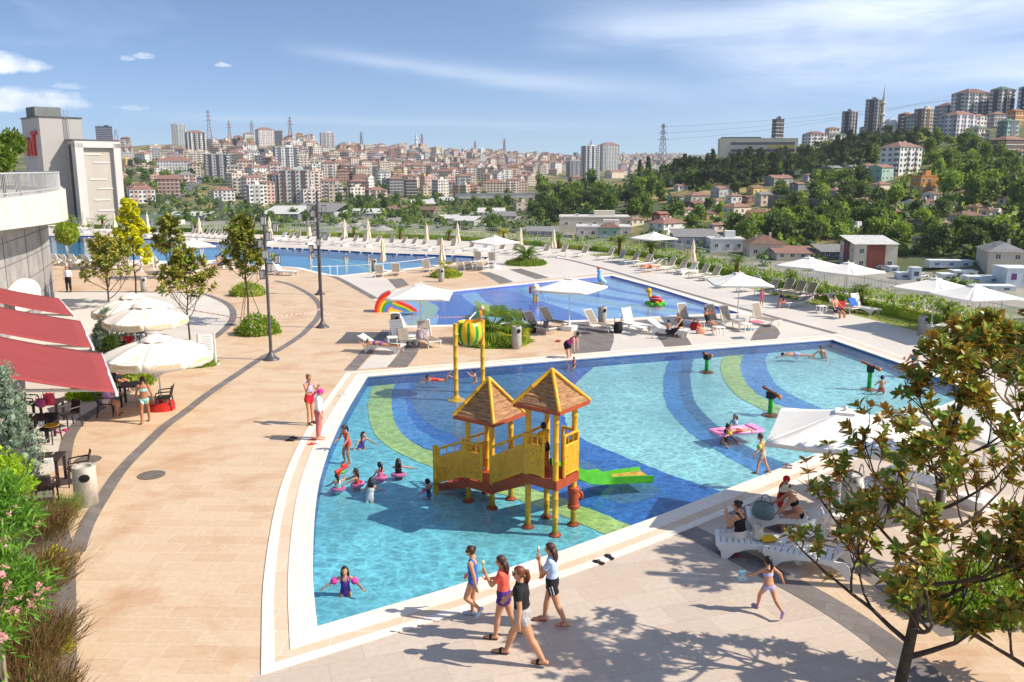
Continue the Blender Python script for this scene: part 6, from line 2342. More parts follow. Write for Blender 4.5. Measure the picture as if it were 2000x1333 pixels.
pale_bark=pm('pale_bark',S(168,152,132),S(128,112,96),7,.9,.4)
dark_bark=pm('dark_bark',S(86,72,56),S(58,48,38),8,.9,.5)
palm_bark=pm('palm_bark',S(112,88,62),S(66,50,36),26,.95,.9,50)
soil=pm('soil',S(120,92,66),S(92,70,50),3,.95)
def fence():
 for (i0,i1,lb) in ((0,7,'grey steel fence behind the far hedge row'),(7,14,'grey steel fence stepping down along the right terrace edge')):
  pts=FENCE[i0:i1+1]
  P=smoothpoly([p+Vector((0,-.1,0)) for p in pts],4)
  root=thing('fence',lb,'fence',P[0])
  o0=-P[0]
  mb=MB()
  for z in (.15,1.25):
   mb.tube([p+o0+Vector((0,0,z)) for p in P],.03,5)
  mb.build('rail',[MATS['rail_grey']],root)
  mb=MB()
  acc=0
  for a,b in zip(P[:-1],P[1:]):
   n=max(1,int((b-a).length/.28))
   for k in range(n):
    q=a.lerp(b,k/n)+o0
    mb.bar(q+Vector((0,0,.1)),q+Vector((0,0,1.3)),.022,.022)
  mb.build('bar_panel',[MATS['rail_grey']],root)
  n=0
  for a,b in zip(P[:-1],P[1:]):
   m_=max(1,round((b-a).length/6))
   for k in range(m_):
    n+=1
    if n>95:
     break
    q=a.lerp(b,k/m_)+o0
    mb=MB()
    mb.bar(q,q+Vector((0,0,1.4)),.07,.07)
    mb.build('post',[MATS['rail_grey']],root)
def hedge_run(pts,w,h,label,density=26,mats=None,leaf=.22):
 g=np.random.default_rng(abs(hsh(label))%10000)
 P=smoothpoly(pts,4)
 o0=P[0].copy()
 mb=MB()
 for a,b in zip(P[:-1],P[1:]):
  L=(b-a).length
  n=int(L*density)
  d=(b-a).normalized()
  nr=Vector((-d.y,d.x,0))
  t=g.uniform(0,1,n)
  s_=g.uniform(-1,1,n)
  bump=np.array([.75+.35*noise.noise(((a.x+d.x*tt*L)*.6,(a.y+d.y*tt*L)*.6,2.2)) for tt in t])
  z=h*bump*np.sqrt(g.uniform(.05,1,n))
  pos=np.array([(a+d*(tt*L)+nr*(ss*w/2))-o0 for tt,ss in zip(t,s_)])
  pos[:,2]=z
  mb.cards(pos,leaf,g,.55,up=.5,jitter=.4)
  mb.bar(a-o0+Vector((0,0,h*.2)),b-o0+Vector((0,0,h*.2)),w*.4,h*.36,0)
 o=mb.build('hedge',mats or [hedge_l],loc=o0)
 tag(o,label,'hedge','clipped hedges along the terrace edge')
 return o
def hedges():
 F=lambda pix: Gs(pix)
 hedge_run(F([(40,440),(150,445.5),(250,449)]),1.6,1.5,'bright hedge behind the far left loungers, under the tower',22)
 hedge_run(F([(250,449),(350,453),(450,456),(545,459)]),1.4,1.3,'hedge stretch behind the left magnolias',22)
 hedge_run(F([(545,459),(640,462),(730,465),(820,467),(900,470)]),1.3,1.3,'hedge stretch behind the lamp posts and closed parasols',24)
 hedge_run(F([(900,470),(990,475),(1060,481),(1150,490)]),1.2,1.2,'hedge stretch behind the palm mound',40)
 hedge_run(F([(1155,490),(1240,499),(1331,515)]),1.2,1.2,'hedge stretch behind the single white parasol',55)
 hedge_run(F([(1331,515),(1430,538),(1520,561)]),1.3,1.25,'hedge stretch below the fence, right of the slanted loungers',70)
 hedge_run(F([(1520,562),(1600,581),(1690,603)]),1.4,1.35,'hedge stretch behind the sunbathing man',95)
 hedge_run(F([(1690,604),(1790,626),(1900,652),(2060,694)]),1.5,1.5,'hedge stretch at right behind the big magnolia',110)
 poly=Gs([(1147,497),(1250,510),(1352,532),(1500,574),(1700,624),(1790,647),(1900,668),(2080,715),(2080,695),(1900,648),(1690,598),(1520,557),(1331,511),(1225,494)])
 mb=MB()
 fill(mb,poly,z=.012)
 m=pm('lawn_ground',S(126,140,62),S(152,150,80),1.2,.95,.4,20)
 tag(mb.build('lawn',[m]),kind='structure')
 g=np.random.default_rng(5)
 mb=MB()
 top,bot=smoothpoly(Gs([(1147,497),(1352,532),(1500,574),(1700,624),(1900,668),(2080,715)]),12),smoothpoly(Gs([(1225,494),(1331,511),(1520,557),(1690,598),(1900,648),(2080,695)]),12)
 pts=[]
 for i in range(len(top)-1):
  for _ in range(90):
   t,s_=g.random(),g.random()
   pts.append(top[i].lerp(top[i+1],t).lerp(bot[min(i,len(bot)-2)].lerp(bot[min(i+1,len(bot)-1)],t),s_)+Vector((0,0,.01)))
 mb.cards(np.array([tuple(p) for p in pts]),.16,g,.12,up=1.6,jitter=.5)
 tag(mb.build('lawn_grass',[grass_l]),'short sunlit grass of the lawn strip by the fence','grass',kind='stuff')
def palm_crown(seed,n=26,L=1.0,fan=False,mats=0):
 g=np.random.default_rng(seed)
 mb=MB()
 for i in range(n):
  a=g.uniform(0,6.28)
  e=g.uniform(-.3,1.2)
  ll=L*g.uniform(.8,1.1)
  if fan:
   st=.45*ll
   d=Vector((math.cos(a)*math.cos(e),math.sin(a)*math.cos(e),math.sin(e)))
   c=d*st
   mb.tube([(0,0,0),c],.012*L,4)
   sx=d.cross(Vector((0,0,1)))
   if sx.length<.01:
    sx=Vector((1,0,0))
   sx.normalize()
   k=15
   for j in range(k):
    f=(j/(k-1)-.5)*2.5
    v=(d*math.cos(f)+sx*math.sin(f)).normalized()
    tip=c+v*ll*.55+Vector((0,0,-.14*ll*(1+abs(f)*.5)))
    q=v.cross(d.cross(sx)).normalized()*.020*L
    m_=c+v*ll*.3
    mb.add([c,m_+q,tip,m_-q],[(0,1,2,3)],mats)
  else:
   prev=Vector((0,0,0))
   pts=[]
   for j in range(8):
    t=j/7
    el=e-1.5*t*t
    pts.append(prev.copy())
    prev=prev+Vector((math.cos(a)*math.cos(el),math.sin(a)*math.cos(el),math.sin(el)))*ll/7
   for j in range(1,8):
    d=(pts[j]-pts[j-1]).normalized() if j else Vector((0,0,1))
    sx=d.cross(Vector((0,0,1))).normalized()
    for sgn in (-1,1):
     for h_ in (0,.5):
      b=pts[j-1].lerp(pts[j],h_)
      wl=.30*L*math.sin(math.pi*(.12+.8*(j-1+h_)/7))
      tip=b+sx*sgn*wl*.8+d*wl*.55-Vector((0,0,wl*.35))
      mb.add([b-d*.022*L,b+d*.022*L,tip],[(0,1,2)],mats)
   mb.tube(pts,[.016*L*(1-.8*k/7) for k in range(8)],4,mats)
 return mb
def palms():
 crowns=[palm_crown(i,30,1.0).mesh('crown',[palm_l]) for i in range(2)]+[palm_crown(9,26,1.0).mesh('crown',[palm_y])]
 it=[]
 r=random.Random(4)
 for (x,y,top,ci,pl) in [(141,446,415,0,'in the far left hedge'),(201,449,414,0,'in the far left hedge'),(316,453,416,1,'behind the left magnolias'),(382,456,424,0,'behind the left magnolias'),(454,458,428,1,'behind the left magnolias'),(692,465,437,0,'in mid hedge'),
        (782,468,440,1,'in mid hedge'),(877,471,446,0,'in mid hedge'),(984,478,440,2,'in mid hedge'),(1091,486,448,1,'behind closed parasols'),(1210,500,453,0,'left of single parasol'),(1271,514,462,1,'behind single parasol'),
        (1438,543,488,1,'right of slanted loungers'),(1545,572,520,0,'left of lawn parasols'),(1680,606,545,1,'behind the sunbathing man'),(1846,642,580,0,'behind the big magnolia')]:
  p=G(x,y)
  H=max(1.2,ztop(p,top))
  th=H*.62
  root=thing('palm_tree',None,'palm',p,r.uniform(0,6),'short palms along the terrace hedge')
  mb=MB()
  mb.tube([(0,0,0),(.02,0,th*.5),(0,.02,th)],[.2,.16,.18],9)
  mb.build('trunk',[palm_bark],root,60)
  c=link('crown',crowns[ci],root,(0,0,th))
  s_=max(.75,H*.42)
  c.scale=(s_,s_,s_)
  it.append((root,('yellowish' if ci==2 else 'green')+' short-trunked palm '+pl))
 number_labels(it)
 def bed(px,py,rx,h,label,lv,n=2600):
  p=G(px,py)
  g=np.random.default_rng(abs(hsh(label))%1000)
  a=g.uniform(0,6.28,n)
  rr=np.sqrt(g.uniform(0,1,n))*rx
  P=np.stack([rr*np.cos(a),rr*np.sin(a),h*(1-(rr/rx) ** 2)*g.uniform(.4,1,n)],1)
  mb=MB()
  mb.cards(P,.30,g,.18,up=1.3,jitter=.6)
  mb.lathe([(rx,0),(rx*.8,h*.3),(rx*.4,h*.65),(.01,h*.8)],22)
  o=mb.build('planting_bed',[lv],loc=p)
  tag(o,label,'flower bed')
  return p
 p=bed(1027,517,1.75,.4,'round grassy bed under the palm behind the splash pool',grass_l)
 root=thing('palm_tree','lush green palm in the round grassy bed','palm',p)
 mb=MB()
 mb.lathe([(.3,0),(.34,.35),(.26,.7),(.22,.9)],12)
 mb.build('trunk',[palm_bark],root,60)
 c=link('crown',palm_crown(31,46,1.35).mesh('crown',[palm_l]),root,(0,0,.9))
 p=bed(872,541,1.15,.5,'small round bed of shrubs around the little fan palm',hedge_l,1500)
 root=thing('fan_palm','little yellow-green fan palm on the small round bed','palm',p)
 mb=MB()
 mb.lathe([(.16,0),(.17,.5),(.1,.7)],10)
 mb.build('trunk',[palm_bark],root,60)
 link('crown',palm_crown(41,16,1.0,True).mesh('crown',[palm_y]),root,(0,0,.65))
 p=bed(965,668,1.75,.55,'yellow-green shrub bed at foot of the big fan palm',hedge_l,2200)
 for i,(dx,dy,z,s_,m_,lb) in enumerate(((-.1,0,.75,1.9,palm_l,'big bushy fan palm between the splash pool and the main pool'),(.75,-.35,.25,1.25,palm_y,'yellowing smaller fan palm leaning from the big fan palm'),(-.75,.3,.3,1.3,palm_l,'left side shoot of the big fan palm'))):
  root=thing('fan_palm',lb,'palm',p+Vector((dx,dy,0)))
  mb=MB()
  mb.lathe([(.17,0),(.2,z*.7),(.12,z)],10)
  mb.build('trunk',[palm_bark],root,60)
  c=link('crown',palm_crown(51+i,24,1.0,True).mesh('crown',[m_]),root,(0,0,z))
  c.scale=(s_,s_,s_*.95)
def bush(px,py,rx,ry,h,label,lv,fl=None,n=2600,leaf=.13):
 p=G(px,py)
 g=np.random.default_rng(abs(hsh(label))%1000+3)
 d=g.normal(size=(n,3))
 d[:,2]=np.abs(d[:,2])*.9
 d /= np.linalg.norm(d,axis=1)[:,None]
 k=np.array([1+.16*noise.noise((v[0]*2.6,v[1]*2.6,v[2]*2.6+px)) for v in d])[:,None]
 P=d*[rx,ry,h]*k*g.uniform(.8,1.02,(n,1))
 mb=MB()
 mb.cards(P,leaf,g,.42,dirs=d,up=.5,jitter=.5)
 mb.lathe([(.93,0),(.9,.3),(.7,.62),(.35,.84),(.01,.9)],20,M=Matrix.Diagonal((rx*.92,ry*.92,h*.92)))
 o=mb.build('clipped_bush',[lv],loc=p)
 tag(o,label,'bush')
 if fl is not None:
  mb=MB()
  sel=P[g.choice(n,fl,replace=False)]*1.03
  for q in sel:
   mb.cards(np.repeat(q[None,:],5,0),.09,g,.6,up=.5,jitter=.8)
  mb.build('blossom',[whitef],o)
 return o
def branchy(height,seed,spread=.9,lean=(0,0),n1=9,base=.28,r0=.09,levels=3,up=.55,taper=.75,low=1.0):
 g=random.Random(seed)
 trunk=[Vector((0,0,-.1))]
 for i in range(1,9):
  t=i/8
  trunk.append(Vector((lean[0]*t+g.uniform(-.04,.04),lean[1]*t+g.uniform(-.04,.04),height*.93*t)))
 limbs,tips=[],[]
 def grow(p,d,L,r,lv):
  pts=[p.copy()]
  q=p.copy()
  dd=d.copy()
  for k in range(4):
   dd=(dd+Vector((g.uniform(-.22,.22),g.uniform(-.22,.22),g.uniform(-.05,.22)))).normalized()
   q=q+dd*L/4
   pts.append(q.copy())
  limbs.append((pts,r))
  if lv==0:
   tips.append((q,dd))
   tips.append((pts[2],dd))
   return
  for k in range(3 if lv>1 else 2):
   st=pts[2+(k%3)] if k<3 else pts[-1]
   a=g.uniform(0,6.28)
   side=Vector((math.cos(a),math.sin(a),g.uniform(-.1,.7)))
   grow(st,(dd*.9+side*.75).normalized(),L*g.uniform(.5,.7),r*.55,lv-1)
  tips.append((q,dd))
 for i in range(n1):
  t=base+(1-base)*((i+.5)/n1) ** low
  k=t*8
  p=trunk[min(7,int(k))].lerp(trunk[min(8,int(k)+1)],k-int(k))
  a=i*2.4+g.uniform(-.5,.5)
  L=spread*(1.08-taper*(t-base)/(1-base))*g.uniform(.8,1.15)
  grow(p,Vector((math.cos(a),math.sin(a),up+.5*t)).normalized(),L,r0*(1-.7*t)*.55,levels-1)
 tips.append((trunk[-1],Vector((0,0,1))))
 return trunk,limbs,tips
def leaf_rosette(mb,p,d,g,size,n,mt,mu,ratio=.35,under=None):
 q=Vector((g.normal(),g.normal(),g.normal()))
 a=d.cross(q).normalized()
 b=d.cross(a)
 for k in range(n):
  f=2*math.pi*k/n+g.uniform(-.4,.4)
  el=g.uniform(.05,1.05)
  v=(a*math.cos(f)*math.cos(el)+b*math.sin(f)*math.cos(el)+d*math.sin(el)).normalized()
  L=size*g.uniform(.7,1.15)
  W=L*ratio*.5
  nrm=(d-v*d.dot(v))
  if nrm.length<.05:
   nrm=a
  nrm.normalize()
  sx=v.cross(nrm).normalized()
  dr=Vector((0,0,-.10*L*(1-el)))
  base_=p+v*L*.06
  m1,m2,tip=p+v*L*.38+nrm*L*.03,p+v*L*.72+nrm*L*.02+dr*.5,p+v*L+dr
  u=nrm*W*.38
  th=nrm*-.003
  vs=[base_,m1+sx*W+u,m2+sx*W*.8+u*.8,tip,m2-sx*W*.8+u*.8,m1-sx*W+u,m1,m2]
  top=[(0,1,6),(1,2,7,6),(2,3,7),(0,6,5),(6,7,4,5),(7,3,4)]
  m_=mt[g.integers(len(mt))]
  mb.add(vs,top,m_)
  mb.add([x+th for x in vs],[tuple(reversed(f_)) for f_ in top],mu if under is None else under)
def tree(pos,height,seed,label,cat='tree',spread=.9,lean=(0,0),n1=9,base=.28,r0=.08,levels=3,leafsize=.2,per=7,ratio=.38,tops=(0,1),und=2,mats=None,bark=None,flower=0,name='magnolia_tree',stakes=False,group=None,up=.55,taper=.75,low=1.0,dens=1.0):
 g=np.random.default_rng(seed)
 trunk,limbs,tips=branchy(height,seed,spread,lean,n1,base,r0,levels,up,taper,low)
 root=thing(name,label,cat,pos,0,group)
 mb=MB()
 mb.tube(trunk,[r0*(1-.75*i/8) for i in range(9)],10)
 mb.build('trunk',[bark or pale_bark],root,60)
 mb=MB()
 for pts,r in limbs:
  mb.tube(pts,[max(.004,r*(1-.5*i/4)) for i in range(5)],6 if r>.015 else 4,caps=False)
 mb.build('limbs',[bark or pale_bark],root,60)
 mb=MB()
 for p,d in tips:
  if g.random()>dens:
   continue
  leaf_rosette(mb,p,d,g,leafsize,per,tops,und,ratio)
 mb.build('crown',mats or [mag_l,mag_k,mag_u],root)
 if flower:
  for p,d in [tips[i] for i in g.choice(len(tips),flower,replace=False)]:
   fl=MB()
   for k in range(8):
    a=k*math.pi/4
    v=Vector((math.cos(a),math.sin(a),.9)).normalized()
    sx=v.cross(Vector((0,0,1))).normalized()
    c=p+Vector((0,0,.04))
    fl.add([c,c+v*.09+sx*.045,c+v*.15,c+v*.09-sx*.045],[(0,1,2,3)])
   fl.build('flower',[whitef],root)
 if stakes:
  for k in range(3):
   a=k*2.1+.4
   s_=MB()
   s_.tube([(math.cos(a)*.75,math.sin(a)*.75,0),(math.cos(a)*.06,math.sin(a)*.06,height*.36)],.018,5)
   s_.build('stake',[dark_bark],root)
 return root
def deck_trees():
 def H(px,py,top):
  p=G(px,py)
  return p,ztop(p,top)
 p,h=H(214,602,474)
 tree(p,h,3,'bushy bronze-green magnolia left, right of the white-shirted waiter',spread=1.6,n1=24,base=.12,leafsize=.27,per=9,r0=.06,bark=dark_bark,mats=[mag_l,mag_k,mag_g])
 p,h=H(336,545,428)
 tree(p,h,5,'tall slim magnolia behind the nearer leafy one, by the notice board',spread=1.25,n1=22,base=.16,leafsize=.30,per=9,r0=.06,bark=dark_bark,mats=[mag_l,mag_k,mag_g])
 p,h=H(371,664,500)
 tree(p,h,8,'magnolia with white flowers above the nearest cream cafe parasol',spread=1.4,n1=22,base=.26,leafsize=.25,per=9,flower=9,r0=.05,bark=dark_bark,mats=[mag_l,mag_k,mag_g])
 p,h=H(486,630,428)
 tree(p,h,11,'dense staked magnolia rising from the flowering round bush',spread=1.2,n1=28,base=.33,leafsize=.26,per=10,flower=6,r0=.055,stakes=True,bark=dark_bark,mats=[mag_l,mag_k,mag_g])
 p,h=H(268,592,392)
 tree(p,h,14,'bright yellow tree with slender trunk at the left',spread=1.05,n1=26,base=.30,leafsize=.24,per=16,ratio=.75,mats=[yel_l],tops=(0,),und=0,name='yellow_tree',r0=.06,bark=dark_bark)
 p,h=H(137,527,438)
 root=thing('ball_tree','small round-headed tree against the club wall','tree',p)
 mb=MB()
 mb.tube([(0,0,0),(.02,0,h*.7)],[.05,.035],8)
 mb.build('trunk',[pale_bark],root)
 g=np.random.default_rng(2)
 d=g.normal(size=(1800,3))
 d /= np.linalg.norm(d,axis=1)[:,None]
 mb=MB()
 mb.cards(np.array([0,0,h*.8])+d*[.85,.85,.85]*g.uniform(.7,1.05,(1800,1)),.2,g,.45,dirs=d,jitter=.5)
 mb.ell((0,0,h*.8),(.66,.66,.66),12,8)
 mb.build('crown',[hedge_l],root)
 for (px,py,Y,r,lb) in ((22,280,58,.72,'dark round-headed tree on the club terrace, upper of two'),(2,310,50,.6,'dark round-headed tree on the club terrace, lower of two')):
  c=Vector((u_of(px,py)*Y,Y,CAM_H+Y*slope_of(py)))
  root=thing('ball_tree',lb,'tree',(c.x,c.y,6.62))
  mb=MB()
  mb.tube([(0,0,0),(0,0,c.z-6.62)],[.07,.05],7)
  mb.build('trunk',[dark_bark],root)
  d=g.normal(size=(900,3))
  d /= np.linalg.norm(d,axis=1)[:,None]
  mb=MB()
  mb.cards(np.array([0,0,c.z-6.62])+d*r*g.uniform(.6,1.1,(900,1)),.26,g,.5,dirs=d,jitter=.5)
  mb.ell((0,0,c.z-6.62),(r*.75,)*3,10,7)
  mb.build('crown',[LEAF['mid']],root)
 bush(484,577,1.15,.95,.80,'round flowering bush in the beige paving, further of two',hedge_l,60,2200)
 bush(506,652,1.08,.95,.92,'round flowering bush at foot of the staked magnolia',hedge_l,90,3000)
 bush(384,714,.75,.55,.42,'low clipped bush below the white notice board',hedge_l,12,1600)
 bush(170,778,.7,.5,.45,'low yellow-green bush under the awning corner',lime_l,None,1400)
 bush(258,752,.8,.5,.5,'low green bush behind the bikini girl',hedge_l,None,1400)
 for (px,py,top,w,lb,mt) in ((216,712,606,.55,'loose grey-green conifer left of the middle cream parasol',jun_l),(222,748,660,.5,'dark conifer between the awnings and nearest cream parasol',LEAF['dark']),(200,690,635,.4,'small grey conifer against the middle awning',jun_l)):
  p=G(px,py)
  h=ztop(p,top)
  g=np.random.default_rng(px)
  root=thing('conifer',lb,'conifer',p)
  mb=MB()
  mb.tube([(0,0,0),(0,0,h*.9)],[.05,.01],6)
  mb.build('trunk',[dark_bark],root)
  n=1500
  t=g.uniform(.08,1,n)
  a=g.uniform(0,6.28,n)
  rr=w*(1.05-t) ** .7*g.uniform(.3,1.1,n)*(1+.35*np.sin(a*3+t*14))
  P=np.stack([rr*np.cos(a),rr*np.sin(a),t*h],1)
  mb=MB()
  mb.cards(P,.17,g,.3,dirs=np.stack([np.cos(a),np.sin(a),np.full(n,.9)],1),jitter=.5)
  mb.build('crown',[mt],root)
def left_plants():
 g=np.random.default_rng(77)
 p=G(30,985)
 h=ztop(p,722)
 root=thing('juniper','big silvery blue-green juniper at the left edge','conifer',p)
 mb=MB()
 mb.tube([(0,0,0),(.05,0,h*.9)],[.09,.02],8)
 mb.build('trunk',[dark_bark],root)
 mb=MB()
 for i in range(95):
  t=g.uniform(.06,1) ** .85
  a=g.uniform(0,6.28)
  rr=.85*(1.04-t) ** .75*g.uniform(.55,1.05)
  c=np.array([rr*math.cos(a),rr*math.sin(a),t*h])
  n=62
  d=g.normal(size=(n,3))*.55+np.array([math.cos(a),math.sin(a),.8])
  P=c+g.normal(size=(n,3))*.11
  mb.cards(P,.10,g,.3,dirs=d,jitter=.5)
  mb.ell(c,.11,6,4)
 mb.build('crown',[jun_l],root)
 def shrub(px,py,z0,rx,h,label,lv,n,leaf,asp,trunk=None,name='shrub',blossoms=0,up=.7,clumps=22):
  p=G(px,py)
  root=thing(name,label,'shrub',p)
  mb=MB()
  for k in range(4):
   a=k*1.6
   mb.tube([(.05*math.cos(a),.05*math.sin(a),0),(.12*math.cos(a),.12*math.sin(a),z0+h*.3),(rx*.5*math.cos(a),rx*.5*math.sin(a),z0+h*.7)],[.045,.035,.012],6)
  mb.build('stems',[trunk or pale_bark],root,60)
  mb=MB()
  cl=[]
  for i in range(clumps):
   a,e=g.uniform(0,6.28),g.uniform(0,1)
   rr=rx*math.sqrt(g.uniform(.1,1))*(1-.3*e)
   c=np.array([rr*math.cos(a),rr*math.sin(a),z0+h*e])
   cl.append(c)
   m_=n // clumps
   d=g.normal(size=(m_,3))+(c-np.array([0,0,z0+h*.3]))/max(.2,rx)
   mb.cards(c+g.normal(size=(m_,3))*rx*.2,leaf,g,asp,dirs=d,up=up,jitter=.45)
   mb.ell(c,rx*.17,6,4)
  mb.build('crown',[lv],root)
  if blossoms:
   mb=MB()
   for i in range(blossoms):
    c=cl[i%len(cl)]*np.array([1.12,1.12,1.02])+g.normal(size=3)*rx*.12+np.array([.12,-.18,.05])
    for k in range(7):
     q=c+g.normal(size=3)*.06
     mb.cards(np.repeat(q[None,:],5,0),.05,g,.8,up=.4,jitter=.7)
   mb.build('blossom',[pink_l],root)
 shrub(8,1040,.9,.62,.95,'lime green leafy shrub below the juniper at left edge',lime_l,2600,.10,.5)
 shrub(14,1180,1.55,.60,.75,'bright green narrow-leaved oleander, upper one at left edge',ole_l,2600,.19,.16,blossoms=2)
 shrub(14,1460,1.75,.66,1.25,'pink-flowering oleander with pale trunk, nearest at left edge',ole_l,3800,.19,.16,name='oleander',blossoms=26,clumps=30)
 shrub(-45,1280,.3,.85,1.7,'yellow-green shrub cut by the left edge behind oleander',lime_l,2600,.11,.5)
 shrub(-20,1500,.0,.7,.9,'low green shrub at bottom left corner',ole_l,1800,.15,.2)
 for (px,py,n,h,lb,w) in ((88,1060,900,.95,'tuft of reddish brown grass by the marbled bin',.42),(74,1160,1100,.95,'reddish grass tuft in the middle of the border',.5),(66,1290,1300,.95,'reddish grass tuft beside the oleander blossoms',.5),(66,1400,1300,.8,'nearest reddish grass tuft at the bottom edge',.5),(36,1350,900,.85,'reddish grass tuft behind the pale trunk',.4),(122,1020,500,.7,'greenish feathery grass tuft just left of marbled bin',.3)):
  p=G(px,py)
  a=g.uniform(0,6.28,n)
  rr=np.sqrt(g.uniform(0,1,n))*w
  n=int(n*.7)
  a,rr=a[:n],rr[:n]
  P=np.stack([rr*np.cos(a),rr*np.sin(a),g.uniform(0,.35*h,n)],1)
  d=np.stack([rr*np.cos(a)*1.0+.35,rr*np.sin(a)*1.0,np.full(n,1.15)],1)
  mb=MB()
  mb.cards(P,h*.75,g,.022,dirs=d,jitter=.32,bend=.5)
  m2=P+d/np.linalg.norm(d,axis=1)[:,None]*h*.6
  mb.cards(m2[: n // 3],.10,g,.16,dirs=d[: n // 3],jitter=.5)
  o=mb.build('ornamental_grass',[red_l if 'reddish' in lb else grass_l],loc=p)
  tag(o,lb,'grass tuft','ornamental grass tufts in the left border')
 for (px,py,lb) in ((108,1110,'small yellow-flowered shrub in the grass border, upper'),(112,1275,'small yellow-flowered shrub in the grass border, lower')):
  p=G(px,py)
  n=700
  d=g.normal(size=(n,3))
  d[:,2]=np.abs(d[:,2])
  d /= np.linalg.norm(d,axis=1)[:,None]
  mb=MB()
  mb.cards(d*[.22,.22,.42]*g.uniform(.6,1.1,(n,1)),.07,g,.6,dirs=d,jitter=.5)
  tag(mb.build('yellow_shrub',[yel_l],loc=p),lb,'shrub')
def right_trees():
 B=dict(mats=[mag_l,mag_k,mag_u],bark=dark_bark,r0=.095)
 p=Vector((6.1,12.45,0))
 tree(p,5.7,101,'large rust and green magnolia in the right foreground',spread=1.5,taper=.75,low=1.05,lean=(1.05,.8),n1=20,base=.10,levels=4,leafsize=.19,per=8,ratio=.42,tops=(0,0,1),und=2,flower=3,up=.22,dens=.66,**B)
 p=G(1972,1112)
 tree(p,5.7,107,'taller magnolia with pale trunk at the right edge',spread=1.5,lean=(.4,-.3),n1=15,base=.36,levels=4,leafsize=.235,per=7,ratio=.40,tops=(0,0,1),und=2,mats=[mag_l,mag_k,mag_u],bark=pale_bark,r0=.11,up=.4,dens=.75)
 p=Vector((8.15,12.0,0))
 tree(p,3.3,113,'leafy magnolia cut by the right edge, lower branches low',spread=1.3,n1=12,base=.08,levels=4,leafsize=.22,per=7,ratio=.40,tops=(0,0,1),und=2,up=.3,**B)
 bush(1905,1180,1.5,1.0,.75,'flowering round bush around the pale magnolia trunk',hedge_l,160,4200)
 p=G(1700,1130)
fence()
hedges()
palms()
deck_trees()
left_plants()
right_trees()
# ------------------------------------------------------------------ things in the pools
bamboo=pm('yellow_bamboo',S(226,176,44),S(206,148,30),5,.4,.1,20)
bpanel=pm('yellow_panel_plastic',S(222,166,42),S(206,146,30),3,.5)
bspot=pm('panel_knots',S(150,92,24),None,5,.6)
rust=pm('rust_orange_plastic',S(172,78,42),S(150,64,36),3,.55)
limegr=pm('lime_plastic',S(84,178,40),S(68,158,32),3,.4)
greenp=pm('green_plastic',S(40,160,50),S(30,140,40),3,.35)
def thatch():
 m,t,b=newmat('thatch_shingle')
 tc=t.n('ShaderNodeTexCoord').outputs['Object']
 mp=t.n('ShaderNodeMapping')
 mp.inputs['Scale'].default_value=(3,3,16)
 t.link(tc,mp.inputs[0])
 f=t.noise(mp.outputs[0],1.5,5,.65,.6)
 c=t.ramp(f,[(.3,S(120,86,54)),(.5,S(164,120,80)),(.7,S(190,148,102))])
 t.link(c,b.inputs['Base Color'])
 b.inputs['Roughness'].default_value=.75
 wv=t.n('ShaderNodeTexWave',wave_type='BANDS',bands_direction='Z')
 wv.inputs['Scale'].default_value=4.2
 wv.inputs['Distortion'].default_value=2.5
 wv.inputs['Detail'].default_value=3
 t.link(tc,wv.inputs['Vector'])
 bn=t.n('ShaderNodeBump')
 bn.inputs['Strength'].default_value=.7
 bn.inputs['Distance'].default_value=.05
 t.link(t.m('ADD',wv.outputs[0],t.m('MULTIPLY',f,.7)),bn.inputs['Height'])
 t.link(bn.outputs[0],b.inputs['Normal'])
 return m
def bpole(mb,p,q,r=.075,mat=0):
 p,q=Vector(p),Vector(q)
 L=(q-p).length
 n=max(2,int(L/.42))
 pts,rs=[],[]
 for i in range(n+1):
  t=i/n
  c=p.lerp(q,t)
  d=(q-p).normalized()*.025
  if 0<i<n:
   pts+=[c-d,c-d*.3,c+d*.3,c+d]
   rs+=[r,r*1.14,r*1.14,r]
  else:
   pts.append(c)
   rs.append(r*(1.05 if i else 1))
 mb.tube(pts,rs,10,mat)
